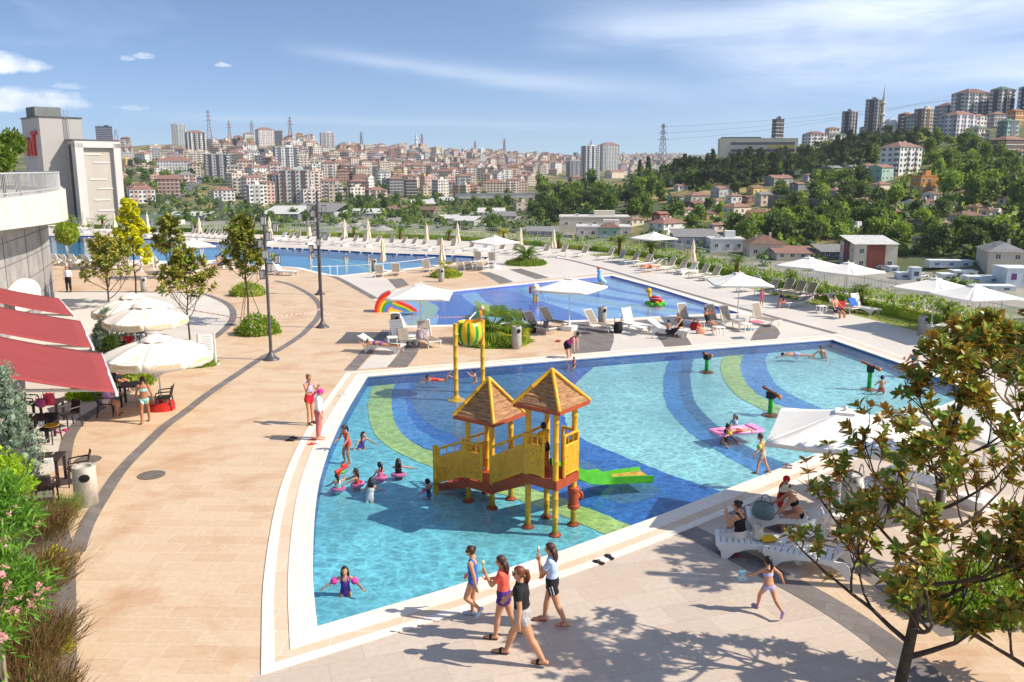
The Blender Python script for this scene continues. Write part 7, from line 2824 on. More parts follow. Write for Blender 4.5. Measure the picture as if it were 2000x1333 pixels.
def playhouse():
 zf=POOLS['main'][2]
 th=thatch()
 ex=Vector((.60,.80,0))
 ey=Vector((-.80,.60,0))
 W,e=.80,.09
 A=G(1087,942,.98)+ex*e+ey*e
 A.z=0
 root=thing('water_playhouse','yellow bamboo water playhouse with two thatched towers, stairs and slide','playhouse',(A.x,A.y,0))
 ox=Vector((0,0,0))
 def at_(u,v,z):
  return ex*u+ey*v+Vector((0,0,z))
 def tower(u0,v0,w,zdeck,ztop_,zeave,zap,big):
  c=at_(u0+w/2,v0+w/2,0)
  for (du,dv) in ((0,0),(w,0),(w,w),(0,w)):
   mb=MB()
   bpole(mb,at_(u0+du,v0+dv,zf),at_(u0+du,v0+dv,ztop_),.07)
   p_=mb.build('post',[bamboo],root,50)
   mb=MB()
   mb.lathe([(.15,0),(.155,.03),(.11,.06),(.085,.10)],12,at_(u0+du,v0+dv,zf))
   mb.build('foot_flange',[rust],p_,40)
  mb=MB()
  cs=[at_(u0+a,v0+b,0) for a,b in ((-e,-e),(w+e,-e),(w+e,w+e),(-e,w+e))]
  mb.prism([(q.x,q.y) for q in cs],zdeck-.23,zdeck)
  mb.build('deck',[rust],root)
  o=.25
  rc=[at_(u0+a,v0+b,zeave) for a,b in ((-o,-o),(w+o,-o),(w+o,w+o),(-o,w+o))]
  ap=Vector((c.x,c.y,zap))
  mb=MB()
  for i in range(4):
   a,b=rc[i],rc[(i+1)%4]
   rows=[]
   for k in range(11):
    t=k/10
    rows.append([ap.lerp(a.lerp(b,s_),max(.02,t))+Vector((0,0,.03*(k%2)-.06*math.sin(math.pi*t))) for s_ in np.linspace(0,1,6)])
   mb.sheet(rows)
  mb.add([q-Vector((0,0,.06)) for q in rc],[(3,2,1,0)])
  for i in range(4):
   a,b=rc[i],rc[(i+1)%4]
   mb.bar(a+Vector((0,0,-.05)),b+Vector((0,0,-.05)),.05,.10,1)
  rf=mb.build('roof',[th,rust],root)
  for q in rc:
   mb=MB()
   bpole(mb,q+(q-ap)*.02,ap+Vector((0,0,.04)),.048)
   mb.build('hip_pole',[bamboo],rf,50)
 zt,zl=.98,.25
 tower(0,0,W,zt,2.86,2.76,3.50,True)
 sx,sv=.43,2.25
 tower(sx,sv,W,zl,2.06,1.97,2.88,False)
 def railpanel(p,q,z0,z1,hp,hr,slope=False):
  d=(q-p).normalized()
  n=Vector((-d.y,d.x,0))*.03
  mb=MB()
  a0,b0=p+Vector((0,0,z0+.08)),q+Vector((0,0,z1+.08))
  a1,b1=p+Vector((0,0,z0+hp)),q+Vector((0,0,z1+hp))
  vs=[a0-n,b0-n,b1-n,a1-n,a0+n,b0+n,b1+n,a1+n]
  mb.add(vs,[(0,1,2,3),(7,6,5,4),(0,4,5,1),(1,5,6,2),(2,6,7,3),(3,7,4,0)])
  g=random.Random(int(p.x*100))
  for k in range(34):
   s_,t=g.uniform(.06,.94),g.uniform(.08,.94)
   c=a0.lerp(b0,s_).lerp(a1.lerp(b1,s_),t)
   w_=g.uniform(.008,.02)
   for sg in (-1,1):
    e=c+n*sg*1.12
    mb.quad(e-d*w_-Vector((0,0,w_*.6)),e+d*w_-Vector((0,0,w_*.6)),e+d*w_+Vector((0,0,w_*.6)),e-d*w_+Vector((0,0,w_*.6)),1)
  pn=mb.build('side_panel',[bpanel,bspot],root)
  mb=MB()
  for u_,v_ in ((a0,b0),(a1,b1),(p+Vector((0,0,z0+hr)),q+Vector((0,0,z1+hr)))):
   bpole(mb,u_,v_,.035)
  for e0,z in ((p,z0),(q,z1)):
   bpole(mb,e0+Vector((0,0,z+.02)),e0+Vector((0,0,z+hr+.02)),.04)
  for s_ in (.33,.66):
   mb.bar(a1.lerp(b1,s_),(p+Vector((0,0,z0+hr))).lerp(q+Vector((0,0,z1+hr)),s_),.03,.03)
  mb.build('panel_frame',[bamboo],pn,50)
 railpanel(at_(-e,.30,0),at_(-e,W,0),zt,zt,.78,1.02)
 railpanel(at_(.22,-e,0),at_(W,-e,0),zt,zt,.78,1.04)
 railpanel(at_(W+e,.1,0),at_(W+e,.4,0),zt,zt,.72,1.02)
 railpanel(at_(-.04,W+.08,0),at_(.36,sv-.06,0),zt-.02,zl,.75,1.02)
 railpanel(at_(W+.02,W+.08,0),at_(sx+W,sv-.06,0),zt-.02,zl,.75,1.02)
 railpanel(at_(sx-e,sv+.28,0),at_(sx-e,sv+W,0),zl,zl,.75,1.0)
 railpanel(at_(sx-e,sv+W+.08,0),at_(sx-e,sv+W+.95,0),zl,-.12,.75,1.0)
 railpanel(at_(sx+W+e,sv+W+.08,0),at_(sx+W+e,sv+W+.95,0),zl,-.12,.75,1.0)
 rx=math.atan2(ex.y,ex.x)
 mb=MB()
 for i in range(6):
  t=i/5
  mb.box(at_(.40+.43*t,W+.12+(sv-W-.24)*t,zt-(zt-zl)*t-.10),(.78,.26,.1),0,rx)
 mb.bar(at_(-.04,W,zt-.16),at_(.38,sv,zl-.12),.05,.24,0)
 mb.bar(at_(W+.02,W,zt-.16),at_(sx+W,sv,zl-.12),.05,.24,0)
 mb.build('upper_stairs',[rust],root)
 mb=MB()
 for i in range(4):
  t=i/3
  mb.box(at_(sx+W/2,sv+W+.15+.75*t,zl-.38*t-.10),(W,.28,.1),0,rx)
 for u in (-e,W+e):
  mb.bar(at_(sx+u,sv+W,zl-.13),at_(sx+u,sv+W+.95,-.22),.05,.2,0)
 mb.build('lower_stairs',[rust],root)
 mb=MB()
 bpole(mb,at_(sx-e,sv+W+1.06,zf),at_(sx-e,sv+W+1.06,.95),.07)
 mb.build('post',[bamboo],root,50)
 s0=at_(W+.02,W*.6,zt-.02)
 foot=G(1178,937,.02)
 foot=Vector((foot.x-A.x,foot.y-A.y,.02))
 dirs=(foot-s0)
 out=G(1262,925,.02)
 outv=Vector((out.x-A.x,out.y-A.y,.0))
 path=[s0,s0.lerp(foot,.25)-Vector((0,0,.05)),s0.lerp(foot,.6)-Vector((0,0,.10)),foot+Vector((0,0,.03)),foot.lerp(outv,.5)+Vector((0,0,.02)),outv+Vector((0,0,-.02))]
 P=smoothpoly(path,5)
 rows,rowsb=[],[]
 for i,p in enumerate(P):
  d=(P[min(i+1,len(P)-1)]-P[max(i-1,0)])
  d.z=0
  d.normalize()
  n=Vector((-d.y,d.x,0))
  w=.19 if i<len(P)*.62 else .19+.18*(i-len(P)*.62)/(len(P)*.38)
  up=.20 if i<len(P)*.6 else .10
  rows.append([p+n*(w+.06)+Vector((0,0,up)),p+n*w+Vector((0,0,up)),p+n*w*.9,p-n*w*.9,p-n*w+Vector((0,0,up)),p-n*(w+.06)+Vector((0,0,up)),p-n*(w+.05)-Vector((0,0,.10)),p+n*(w+.05)-Vector((0,0,.10))])
 mb=MB()
 mb.sheet(rows,0,close=True)
 mb.add(rows[-1],[tuple(range(8))])
 mb.build('slide_chute',[limegr],root,50)
 mb=MB()
 k=int(len(P)*.66)
 mb.sheet([[p+Vector((0,0,.012)) for p in rows[i][2:4]] for i in range(k,len(P))],0)
 nn=pm('splash_mat',S(206,176,60),S(150,96,50),5,.6)
 mb.build('splash_mat',[nn],root)
 mb=MB()
 c=at_(W,0,0)
 mb.lathe([(.13,.0),(.15,.02),(.15,.10),(.125,.12),(.125,.44),(.15,.46),(.15,.54),(.13,.56)],16,c+Vector((0,0,.02)))
 mb.tube([c+Vector((0,0,.30)),c+ex*.24+Vector((0,0,.30))],.09,14)
 mb.tube([c+ex*.20+Vector((0,0,.30)),c+ex*.26+Vector((0,0,.30))],.125,14)
 mb.build('pipe_tee',[rust],root,40)
 return A,ex,ey,zt
def bucket():
 zf=POOLS['main'][2]
 a,b=G(891,783,zf),G(943,768,zf)
 root=thing('tipping_bucket','yellow and green pumpkin-shaped bucket hung between two bamboo posts','water toy',(a.x,a.y,0))
 o0=-Vector((a.x,a.y,0))
 Ha,Hb=ztop(a,632),ztop(b,625)
 for p,h in ((a,Ha),(b,Hb)):
  mb=MB()
  bpole(mb,p+o0,Vector((p.x,p.y,h))+o0,.085)
  q=mb.build('post',[bamboo],root,50)
  mb=MB()
  mb.lathe([(.34,0),(.33,.05),(.2,.09),(.12,.2)],16,p+o0)
  mb.build('foot_flange',[rust if p is b else bamboo],q,40)
 c=G(921,650,0)
 m=(a+b)/2
 zc=CAM_H+m.y*slope_of(651)
 R_=27/ppm(Vector((m.x,m.y,zc)))
 yel,t,bb=newmat('pumpkin_yellow')
 bb.inputs['Base Color'].default_value=(*S(236,176,24),1)
 bb.inputs['Roughness'].default_value=.25
 grn=pm('pumpkin_green',S(60,150,40),S(40,120,30),4,.3)
 lgr=pm('pumpkin_lime',S(170,200,50),S(150,186,40),4,.3)
 mb=MB()
 rows=[]
 nseg=60
 for (t_,z) in [(.02,-.92),(.35,-.88),(.62,-.72),(.85,-.42),(.97,-.05),(.98,.3),(.90,.62),(.80,.80),(.74,.86)]:
  rows.append([Vector((R_*1.08*t_*(1-.045*(math.cos(a_*10)<-.6))*math.cos(a_),R_*1.08*t_*(1-.045*(math.cos(a_*10)<-.6))*math.sin(a_),R_*z)) for a_ in np.linspace(0,2*math.pi,nseg,endpoint=False)])
 n0=len(mb.f)
 mb.sheet(rows,close=True)
 for fi in range(n0,len(mb.f)):
  k=(fi-n0)%nseg
  ph=math.cos((k+.5)*2*math.pi/nseg*10)
  mb.m[fi]=1 if ph<-.55 else 2 if ph<.1 and (k // 6)%2==0 else 0
 rim=[p*.93+Vector((0,0,-.02)) for p in rows[-1]]
 mb.sheet([rows[-1],rim,[p*.8-Vector((0,0,.5*R_)) for p in rim]],0,close=True)
 d=(b-a)
 mb.build('pumpkin',[yel,grn,lgr],root,60,loc=Vector((m.x,m.y,zc))+o0)
 mb=MB()
 mb.tube([Vector((a.x,a.y,zc+.05))+o0,Vector((m.x,m.y,zc+.05))+o0-Vector((d.x,d.y,0)).normalized()*R_*.9],.05,8)
 mb.tube([Vector((b.x,b.y,zc+.05))+o0,Vector((m.x,m.y,zc+.05))+o0+Vector((d.x,d.y,0)).normalized()*R_*.9],.05,8)
 mb.build('axle',[steel],root)
 mb=MB()
 q=Vector((b.x,b.y,Hb))+o0
 mb.ell(q+Vector((-.1,0,.22)),(.11,.10,.20),12,8,0)
 mb.ell(q+Vector((-.02,0,.46)),(.085,.08,.09),12,8,1)
 mb.tube([q+Vector((.04,0,.46)),q+Vector((.1,0,.43)),q+Vector((.1,0,.38))],[.03,.02,.005],6,2)
 mb.tube([q+Vector((-.14,0,.1)),q+Vector((-.3,0,-.2)),q+Vector((-.36,0,-.36))],[.06,.045,.02],7,2)
 mb.ell(q+Vector((-.13,-.09,.22)),(.06,.03,.16),8,6,3)
 mb.build('parrot_figure',[pm('parrot_orange',S(226,120,30),S(206,90,24),6,.4),pm('parrot_beige',S(226,196,150),None,6,.4),bamboo,greenp],root,60)
 mb=MB()
 mb.tube([q+Vector((.0,0,.5)),q+Vector((-.25,0,.3)),Vector((m.x,m.y,zc+R_*1.0))+o0],.025,6)
 mb.build('filling_pipe',[white_mt],root)
def rainbow():
 a,b=G(731,611),G(816,609)
 k=ppm((a+b)/2)
 d=(b-a).normalized()
 n=Vector((-d.y,d.x,0))
 L=(b-a).length
 root=thing('rainbow_slide','rainbow-striped arch slide at the left end of the splash pool','slide',a,math.atan2(d.y,d.x))
 cols=[S(222,40,34),S(236,110,28),S(244,200,40),S(70,170,50),S(70,140,210),S(150,110,190),S(240,190,30)]
 H=ztop(a,571)
 cx,cz=L*.42,.0
 ro=L*.42
 sc=H/ro
 radii=[1.0,.87,.74,.61,.48,.36,.25,0.0]
 T=.75
 mb0=None
 for i in range(7):
  r0,r1=ro*radii[i],ro*radii[i+1]
  mb=MB()
  m_=pm('rainbow_%d'%i,cols[i],tuple(x*.9 for x in cols[i]),3,.3)
  def arc(r,a0,a1,nn=12):
   return [(cx-r*math.cos(x),cz+r*sc*math.sin(x)) for x in np.linspace(a0,a1,nn)]
  A0=math.pi*.47 if i<3 else math.pi*.5
  o_,i_=arc(r0,0,A0),arc(max(r1,.001),0,A0)
  rows=[]
  for (x,z),(x2,z2) in zip(o_,i_):
   rows.append([Vector((x,0,z)),Vector((x,T,z)),Vector((x2,T,z2)),Vector((x2,0,z2))])
  mb.sheet(rows,close=True)
  mb.add(rows[-1],[(0,1,2,3)])
  s2=[.52,.52,.52,.50,.46,.42,.40][i]
  def run(r):
   h=H*.62*(r/ro) ** .9
   x1=cx+r*.32
   pts=[(cx,h)]
   pts.append((cx+r*.18,h*.97))
   pts.append((x1,h*.86))
   pts.append((cx+(L-cx)*(.28+.72*r/ro)*.72,h*.42))
   pts.append((cx+(L-cx)*(.28+.72*r/ro),0))
   return pts
  rows=[]
  for (x,z),(x2,z2) in zip(run(r0),run(max(r1,.001))):
   rows.append([Vector((x,.02,z)),Vector((x,T-.02,z)),Vector((x2,T-.02,z2)),Vector((x2,.02,z2))])
  mb.sheet(rows,close=True)
  mb.add(rows[0],[(3,2,1,0)])
  mb.build('colour_band',[m_],root,30)
def animals():
 zw=POOLS['splash'][1]
 zf=POOLS['splash'][2]
 W=pm('toy_white',S(236,236,232),S(224,224,220),3,.3)
 Rd=pm('toy_red',S(210,40,40),S(190,34,34),3,.3)
 Yl=pm('toy_yellow',S(240,190,40),S(226,170,30),3,.3)
 Bl=pm('toy_pale_blue',S(150,196,230),S(130,180,220),3,.3)
 Gn=pm('toy_green',S(70,180,60),S(56,160,46),3,.3)
 Bk=black
 p=G(1174,556,zf)
 H=ztop(p,522)-zf
 root=thing('seal_figure','pale blue seal figure balancing a red ball at far corner of splash pool','water toy',p,2.6)
 mb=MB()
 mb.tube([(-.42,0,.12),(-.15,0,.2),(.08,0,.42),(.14,0,H*.55),(.13,0,H*.72)],[.10,.24,.26,.19,.13],14)
 mb.ell((.18,0,H*.76),(.19,.14,.13),12,8)
 for sy in (-1,1):
  mb.ell((.2,sy*.28,.2),(.22,.12,.05),10,6,M=Matrix.Rotation(.4*sy,3,'Z'))
 mb.ell((-.5,0,.1),(.2,.22,.04),10,6)
 mb.build('body',[Bl],root,60)
 mb=MB()
 mb.ell((.24,0,H*.92),H*.09,14,10)
 mb.build('ball',[Rd],root,60)
 mb=MB()
 mb.lathe([(.4,0),(.42,.12),(.3,.18)],18)
 mb.build('base',[Yl],root,40)
 p=G(1280,598,zf)
 root=thing('turtle_figure','yellow turtle figure with red shell on a green float','water toy',p,2.4)
 mb=MB()
 mb.lathe([(.62,0),(.64,.14),(.55,.24),(.2,.27)],24,M=Matrix.Diagonal((1.1,.8,1)))
 for i in range(8):
  a=i*math.pi/4
  mb.ell((.58*1.1*math.cos(a),.58*.8*math.sin(a),.12),(.16,.14,.13),10,6)
 mb.build('base',[Gn],root,50)
 mb=MB()
 mb.ell((-.02,0,.42),(.42,.32,.26),16,10)
 mb.build('shell',[Rd],root,60)
 mb=MB()
 mb.ell((-.02,0,.50),(.40,.31,.1),16,6)
 mb.ell((-.1,0,.64),(.2,.16,.07),12,6)
 mb.build('shell_stripe',[Bl],root,60)
 mb=MB()
 mb.tube([(.3,0,.38),(.46,0,.6),(.48,0,.82)],[.12,.10,.10],12)
 mb.ell((.52,0,.93),(.18,.16,.17),14,10)
 mb.ell((.66,0,.88),(.1,.11,.08),10,8)
 for sx in (-.3,.32):
  for sy in (-1,1):
   mb.ell((sx,sy*.3,.27),(.13,.1,.08),10,6)
 mb.build('body',[Yl],root,60)
 p=G(1046,590,zf)
 root=thing('pelican_figure','white bird figure with red wings and yellow legs in the splash pool','water toy',p,-1.6)
 mb=MB()
 mb.ell((0,0,.78),(.30,.34,.32),16,10)
 mb.ell((.08,0,1.02),(.2,.22,.18),14,9)
 mb.build('body',[W],root,60)
 for sy in (-1,1):
  mb=MB()
  mb.ell((.02,sy*.34,.78),(.2,.09,.26),12,8)
  mb.build('wing',[Rd],root,60)
  mb=MB()
  mb.tube([(0,sy*.1,0),(0,sy*.1,.5)],.07,8)
  mb.ell((.06,sy*.1,.05),(.16,.09,.06),10,6)
  mb.build('leg',[Yl],root,50)
 mb=MB()
 mb.ell((.3,0,.98),(.2,.1,.06),10,6)
 mb.build('beak',[Yl],root,60)
 mb=MB()
 mb.tube([(-.1,.36,1.0),(-.1,.75,.95),(-.1,.85,.75),(-.1,.6,.6),(-.1,.45,.45),(-.1,.6,.25),(-.1,.6,0)],.03,8)
 mb.build('spout_pipe',[Bl],root,60)
def water_guns():
 zf=POOLS['main'][2]
 bw=pm('gun_brown',S(140,78,40),S(116,62,32),5,.45)
 for i,(px,py,top,ang,lb) in enumerate(((1380,728,686,2.4,'green post water cannon at the far edge of the pool'),(1504,812,757,.75,'green post water cannon right of the woman with pink float'),(1697,762,705,1.2,'green post water cannon half hidden by magnolia leaves'))):
  p=G(px,py,zf)
  H=ztop(p,top)-zf
  root=thing('water_cannon',lb,'water toy',p,ang,'water cannons standing in the pool')
  mb=MB()
  mb.tube([(0,0,0),(0,0,H*.66)],.085,14)
  mb.build('post',[greenp],root,40)
  mb=MB()
  mb.lathe([(.32,0),(.31,.03),(.14,.08)],18)
  mb.build('foot_flange',[bw],root,40)
  mb=MB()
  for sx in (-.09,.09):
   mb.prism([(-.13,H*.62),(.13,H*.62),(.15,H*.84),(-.15,H*.84)],sx-.02,sx+.02,M=Matrix(((0,0,1),(1,0,0),(0,1,0))))
  mb.box((0,0,H*.64),(.22,.26,.05))
  mb.build('bracket',[black],root)
  mb=MB()
  mb.tube([(0,-.28,H*.74),(0,-.16,H*.78),(0,.16,H*.89),(0,.34,H*.96)],[.07,.055,.05,.06],12)
  mb.build('barrel',[bw],root,40)
  mb=MB()
  mb.ell((0,-.33,H*.72),.085,12,8)
  mb.build('knob',[pm('gun_orange',S(200,120,60),S(180,100,50),5,.4)],root,60)
def pool_ladder():
 p=G(652,538)
 root=thing('pool_ladder','white curved ladder rails at the near corner of the lap pool','ladder',p,.2)
 for dx in (-.28,.28):
  mb=MB()
  mb.tube([(dx,-.3,0),(dx,-.3,.6),(dx,-.1,.8),(dx,.12,.7),(dx,.2,.3),(dx,.2,-.6)],.025,8)
  mb.build('rail',[white_mt],root,50)
 for z in (-.15,-.4):
  mb=MB()
  mb.box((0,.2,z),(.56,.1,.03))
  mb.build('step',[white_mt],root)
 mb=MB()
 line=Gs([(110,461),(350,469.5),(455,475.5),(532,483),(625,487),(750,494.5),(900,499.5)])
 it=[]
 P=smoothpoly(line,6)
 acc=0
 j=[None]
 mbj=MB()
 mbj.box((0,0,-.04),(.07,.35,.05))
 me=mbj.mesh('overflow_bracket',[white_pl])
 for a,b in zip(P[:-1],P[1:]):
  L=(b-a).length
  n=max(1,int(L/3.2))
  for k in range(n):
   q=a.lerp(b,k/n)
   o=link('overflow_bracket',me,None,q+Vector((0,-.15,0)),-.3)
   tag(o,None,'bracket','white overflow brackets along the far rim of the lap pool')
   it.append((o,'small white bracket on far lap pool rim'))
 number_labels(it)
 tl=G(1660,690)
HOUSE=playhouse()
bucket()
rainbow()
animals()
water_guns()
pool_ladder()
# ------------------------------------------------------------------ people
def skinmat(name,c):
 return pm(name,c,tuple(x*.86 for x in c),7,.5,sub=.12)
SKIN={'tan': skinmat('skin_tan',S(206,148,112)),'fair': skinmat('skin_fair',S(222,172,142)),'brown': skinmat('skin_brown',S(172,116,84))}
HAIR={'black': pm('hair_black',S(30,24,24),S(48,38,36),20,.4,.4,60,stretch=(1,1,.2)),'brown': pm('hair_brown',S(78,48,32),S(52,32,24),20,.45,.4,60,stretch=(1,1,.2)),
  'auburn': pm('hair_auburn',S(126,62,34),S(90,42,26),20,.45,.4,60,stretch=(1,1,.2)),'blond': pm('hair_blond',S(150,112,70),S(116,82,50),20,.45,.4,60,stretch=(1,1,.2)),'grey': pm('hair_grey',S(110,104,98),S(90,84,80),20,.5)}
eyem=pm('eye_dark',S(40,28,24),None,5,.3)
lipm=pm('lip',S(176,92,80),None,5,.5)
def cloth(name,c,c2=None,scale=30.0):
 return pm('fabric_'+name,c,c2,scale,.85,.25,40)
CL={'black': cloth('black',S(28,28,32)),'white': cloth('white',S(236,234,232),S(222,222,226),8),'pale_blue': cloth('pale_blue',S(186,206,232),S(168,190,222),8),'orange': cloth('orange',S(244,106,86),S(230,90,74),8),
   'purple_print': cloth('purple_print',S(96,50,140),S(40,40,100),34),'grey_print': cloth('grey_print',S(206,200,196),S(96,90,90),70),'blue_print': cloth('blue_print',S(40,120,190),S(80,60,150),14),'red': cloth('red',S(206,34,50),None,8),
   'pink': cloth('pink',S(232,120,170),None,8),'hot_pink': cloth('hot_pink',S(240,70,156),S(226,56,144),8),'rose': cloth('rose',S(206,118,116),S(184,98,98),10),'lilac': cloth('lilac',S(196,160,210),None,8),'cream': cloth('cream',S(232,222,204),None,8),
   'turquoise': cloth('turquoise',S(120,206,200),S(200,232,220),30),'teal': cloth('teal',S(30,120,140),None,8),'navy': cloth('navy',S(30,36,70),S(40,50,100),30),'white_print': cloth('white_print',S(236,232,222),S(120,110,100),60),'purple': cloth('purple',S(110,60,170),None,8),
   'khaki': cloth('khaki',S(110,100,80),None,8),'coral': cloth('coral',S(222,80,70),S(206,60,60),20),'violet_print': cloth('violet_print',S(120,120,200),S(226,220,236),50)}
def sample_body(mb,voxel):
 me=bpy.data.meshes.new('tmp_body')
 me.from_pydata(mb.v,[],mb.f)
 ob=bpy.data.objects.new('tmp_body',me)
 COL.objects.link(ob)
 rm=ob.modifiers.new('r','REMESH')
 rm.mode='VOXEL'
 rm.voxel_size=voxel
 sm=ob.modifiers.new('s','SMOOTH')
 sm.factor,sm.iterations=.5,3
 dg=bpy.context.evaluated_depsgraph_get()
 ev=ob.evaluated_get(dg)
 m2=bpy.data.meshes.new_from_object(ev)
 n=len(m2.vertices)
 V=np.empty(n*3)
 m2.vertices.foreach_get('co',V)
 N=np.empty(n*3)
 m2.vertices.foreach_get('normal',N)
 F=[tuple(p.vertices) for p in m2.polygons]
 bpy.data.objects.remove(ob)
 bpy.data.meshes.remove(me)
 bpy.data.meshes.remove(m2)
 return V.reshape(-1,3),N.reshape(-1,3),F
PEOPLE=[]
def person(pos,h,face,label,pose=None,wear=(),hair=('brown','long'),skin='tan',fat=1.0,near=True,group=None):
 po=dict(lean=0,roll=0,lh=(0,3,3),rh=(0,3,3),ls=(0,10,12,0),rs=(0,10,12,0),head=(0,0),hip=None,pitch=0,turn=0,curl=30)
 po.update(pose or {})
 s=h
 kid=max(0.0,min(1.0,(1.5-h)/.5))
 hh=s*(.128+.035*kid)
 mb=MB()
 segs=[]
 l=R(po['lean'])
 T,D,X=Vector((0,math.sin(l),math.cos(l))),Vector((0,math.cos(l),-math.sin(l))),Vector((1,0,0))
 tw=R(po['turn'])
 P=Vector((0,0,0))
 N_=P+T*.30*s
 f_=fat*(1-.05*kid)
 rings=[(-.055,.060,.052),(-.02,.088,.064),(.02,.092,.066),(.075,.078*(1+.12*kid),.057),(.13,.076,.055),(.19,.088,.062),(.245,.096,.058),(.275,.080,.046),(.298,.045,.036),(.325,.031,.032),(.37,.029,.031)]
 rows=[]
 for (t,a,b) in rings:
  k=f_ if t<.27 else 1.0
  w=math.sin(tw*max(0,t)/.3)
  Xr=(X*math.cos(tw*max(0,t)/.3)+D*w).normalized()
  Dr=(D*math.cos(tw*max(0,t)/.3)-X*w).normalized()
  c=P+T*t*s
  rows.append([c+Xr*(a*k*s*math.cos(q))+Dr*(b*k*s*math.sin(q)) for q in np.linspace(0,2*math.pi,20,endpoint=False)])
 mb.sheet(rows,close=True)
 mb.add(rows[0],[tuple(range(19,-1,-1))])
 mb.add(rows[-1],[tuple(range(20))])
 segs.append(('torso',P-T*.05*s,P+T*.30*s,.085*s))
 segs.append(('neck',N_,N_+T*.06*s,.03*s))
 Xs=(X*math.cos(tw)+D*math.sin(tw)).normalized()
 Ds=(D*math.cos(tw)-X*math.sin(tw)).normalized()
 def cap(a,b,ra,rb,mid=None,seg=10):
  a,b=Vector(a),Vector(b)
  d=(b-a).normalized()
  pts=[a-d*ra*.7,a-d*ra*.35,a]
  rs=[ra*.55,ra*.9,ra]
  if mid:
   pts.append(a.lerp(b,mid[0]))
   rs.append(mid[1])
  pts+=[b,b+d*rb*.35,b+d*rb*.7]
  rs+=[rb,rb*.9,rb*.55]
  mb.tube(pts,rs,seg)
 info={}
 feet=[]
 for nm,sg in (('lh',-1),('rh',1)):
  fl,ab,kn=[R(v) for v in po[nm]]
  hp=P+X*sg*.050*s-T*.015*s
  d1=Vector((math.sin(ab)*sg,math.sin(fl)*math.cos(ab),-math.cos(fl)*math.cos(ab)))
  k=hp+d1*.245*s
  f2=fl-kn
  ab2=ab*.5
  d2=Vector((math.sin(ab2)*sg,math.sin(f2)*math.cos(ab2),-math.cos(f2)*math.cos(ab2)))
  a=k+d2*.235*s
  cap(hp,k,.054*s*f_,.033*s*f_,(.35,.050*s*f_))
  cap(k,a,.034*s*f_,.021*s,(.3,.036*s*f_))
  fd=Vector((0,1,0)) if d2.z<-.80 else (Vector((0,-d2.z,d2.y))).normalized()
  if d2.z>-.3 and abs(d2.y)>.6:
   fd=(d2*.6+Vector((0,0,.8 if d2.y>0 else -.8))).normalized()
  upv=-d2
  heel=a+upv*-.018*s-fd*.028*s
  ball=a-upv*.028*s+fd*.075*s
  toe=a-upv*.032*s+fd*.118*s
  mb.tube([heel-fd*.012*s,heel,a-upv*.012*s+fd*.03*s,ball,toe,toe+fd*.01*s],[.012*s,.024*s,.027*s,.024*s,.016*s,.008*s],10)
  for j in range(3):
   xx=X*(j-1)*.012*s
   mb.tube([ball+xx,toe+xx+fd*(.012*s),toe+xx+fd*.02*s],[.013*s,.010*s,.006*s],6)
  segs+=[('thigh',hp,k,.045*s*f_),('shin',k,a,.03*s),('foot',heel,toe,.024*s)]
  feet.append(min(heel.z,toe.z)-.022*s)
  info['foot_'+nm[0]]=a
 for nm,sg in (('ls',-1),('rs',1)):
  fl,ab,el,inn=[R(v) for v in po[nm]]
  sh=N_-T*.022*s+Xs*sg*(.098-.006*kid)*s
  def dirv(f,a_,i_):
   v=Vector((math.sin(a_)*sg,math.sin(f)*math.cos(a_),-math.cos(f)*math.cos(a_)))
   v=Matrix.Rotation(i_*sg,3,'Z') @ v
   return (Xs*v.x+Ds*v.y+T*v.z) if abs(po['lean'])<60 else (X*v.x+D*v.y+T*v.z)
  d1=dirv(fl,ab,0)
  e=sh+d1*.165*s
  d2=dirv(fl+el,ab*(1-min(1,el/1.6)*.6),inn)
  w=e+d2*.140*s
  cap(sh,e,.031*s*f_,.024*s,(.4,.028*s*f_))
  cap(e,w,.025*s,.016*s,(.3,.025*s))
  side=d2.cross(Vector((0,0,1)))
  if side.length<.2:
   side=Ds.copy()
  side.normalize()
  pn=side.cross(d2).normalized()          # palm normal
  if abs(d2.z)>.7:                        # hanging hand: palm towards the body
   pn=-Xs*sg
   side=d2.cross(pn).normalized()
  hl=.050*s
  for j,ln,rr in ((-1.5,.036,.0068),(-.5,.043,.0072),(.5,.046,.0072),(1.5,.041,.0070)):
   b0=w+d2*hl+side*j*.0108*s
   cu=R(po['curl'])
   v1=(d2*math.cos(cu*.5)+pn*math.sin(cu*.5)).normalized()
   v2=(d2*math.cos(cu*1.2)+pn*math.sin(cu*1.2)).normalized()
   mb.tube([w+side*j*.006*s,b0],[.0095*s,.0092*s],6)
   m_=b0+v1*ln*.55*s
   mb.tube([b0-d2*.006*s,b0,m_,m_+v2*ln*.45*s,m_+v2*(ln*.45+.005)*s],[rr*.9*s,rr*s*1.05,rr*s,rr*.85*s,rr*.4*s],6)
  ts=side*(1 if (side.dot(Ds)>0) else -1)
  tb=w+d2*.016*s+ts*.014*s
  mb.tube([tb-ts*.01*s,tb,tb+(d2*.7+ts*.7)*.024*s,tb+(d2*.85+ts*.5+pn*.2)*.042*s],[.009*s,.0095*s,.008*s,.005*s],6)
  segs+=[('ua',sh,e,.027*s),('fa',e,w,.02*s),('hand',w,w+d2*.1*s,.014*s)]
  info['hand_'+nm[0]]=w+d2*.075*s+pn*.012*s
  info['hd_'+nm[0]]=d2
  info['ua_'+nm[0]]=(sh.copy(),e.copy())
 yaw,pit=R(po['head'][0]),R(po['head'][1])
 Mh=Matrix.Rotation(yaw,3,'Z') @ Matrix.Rotation(-pit,3,'X')
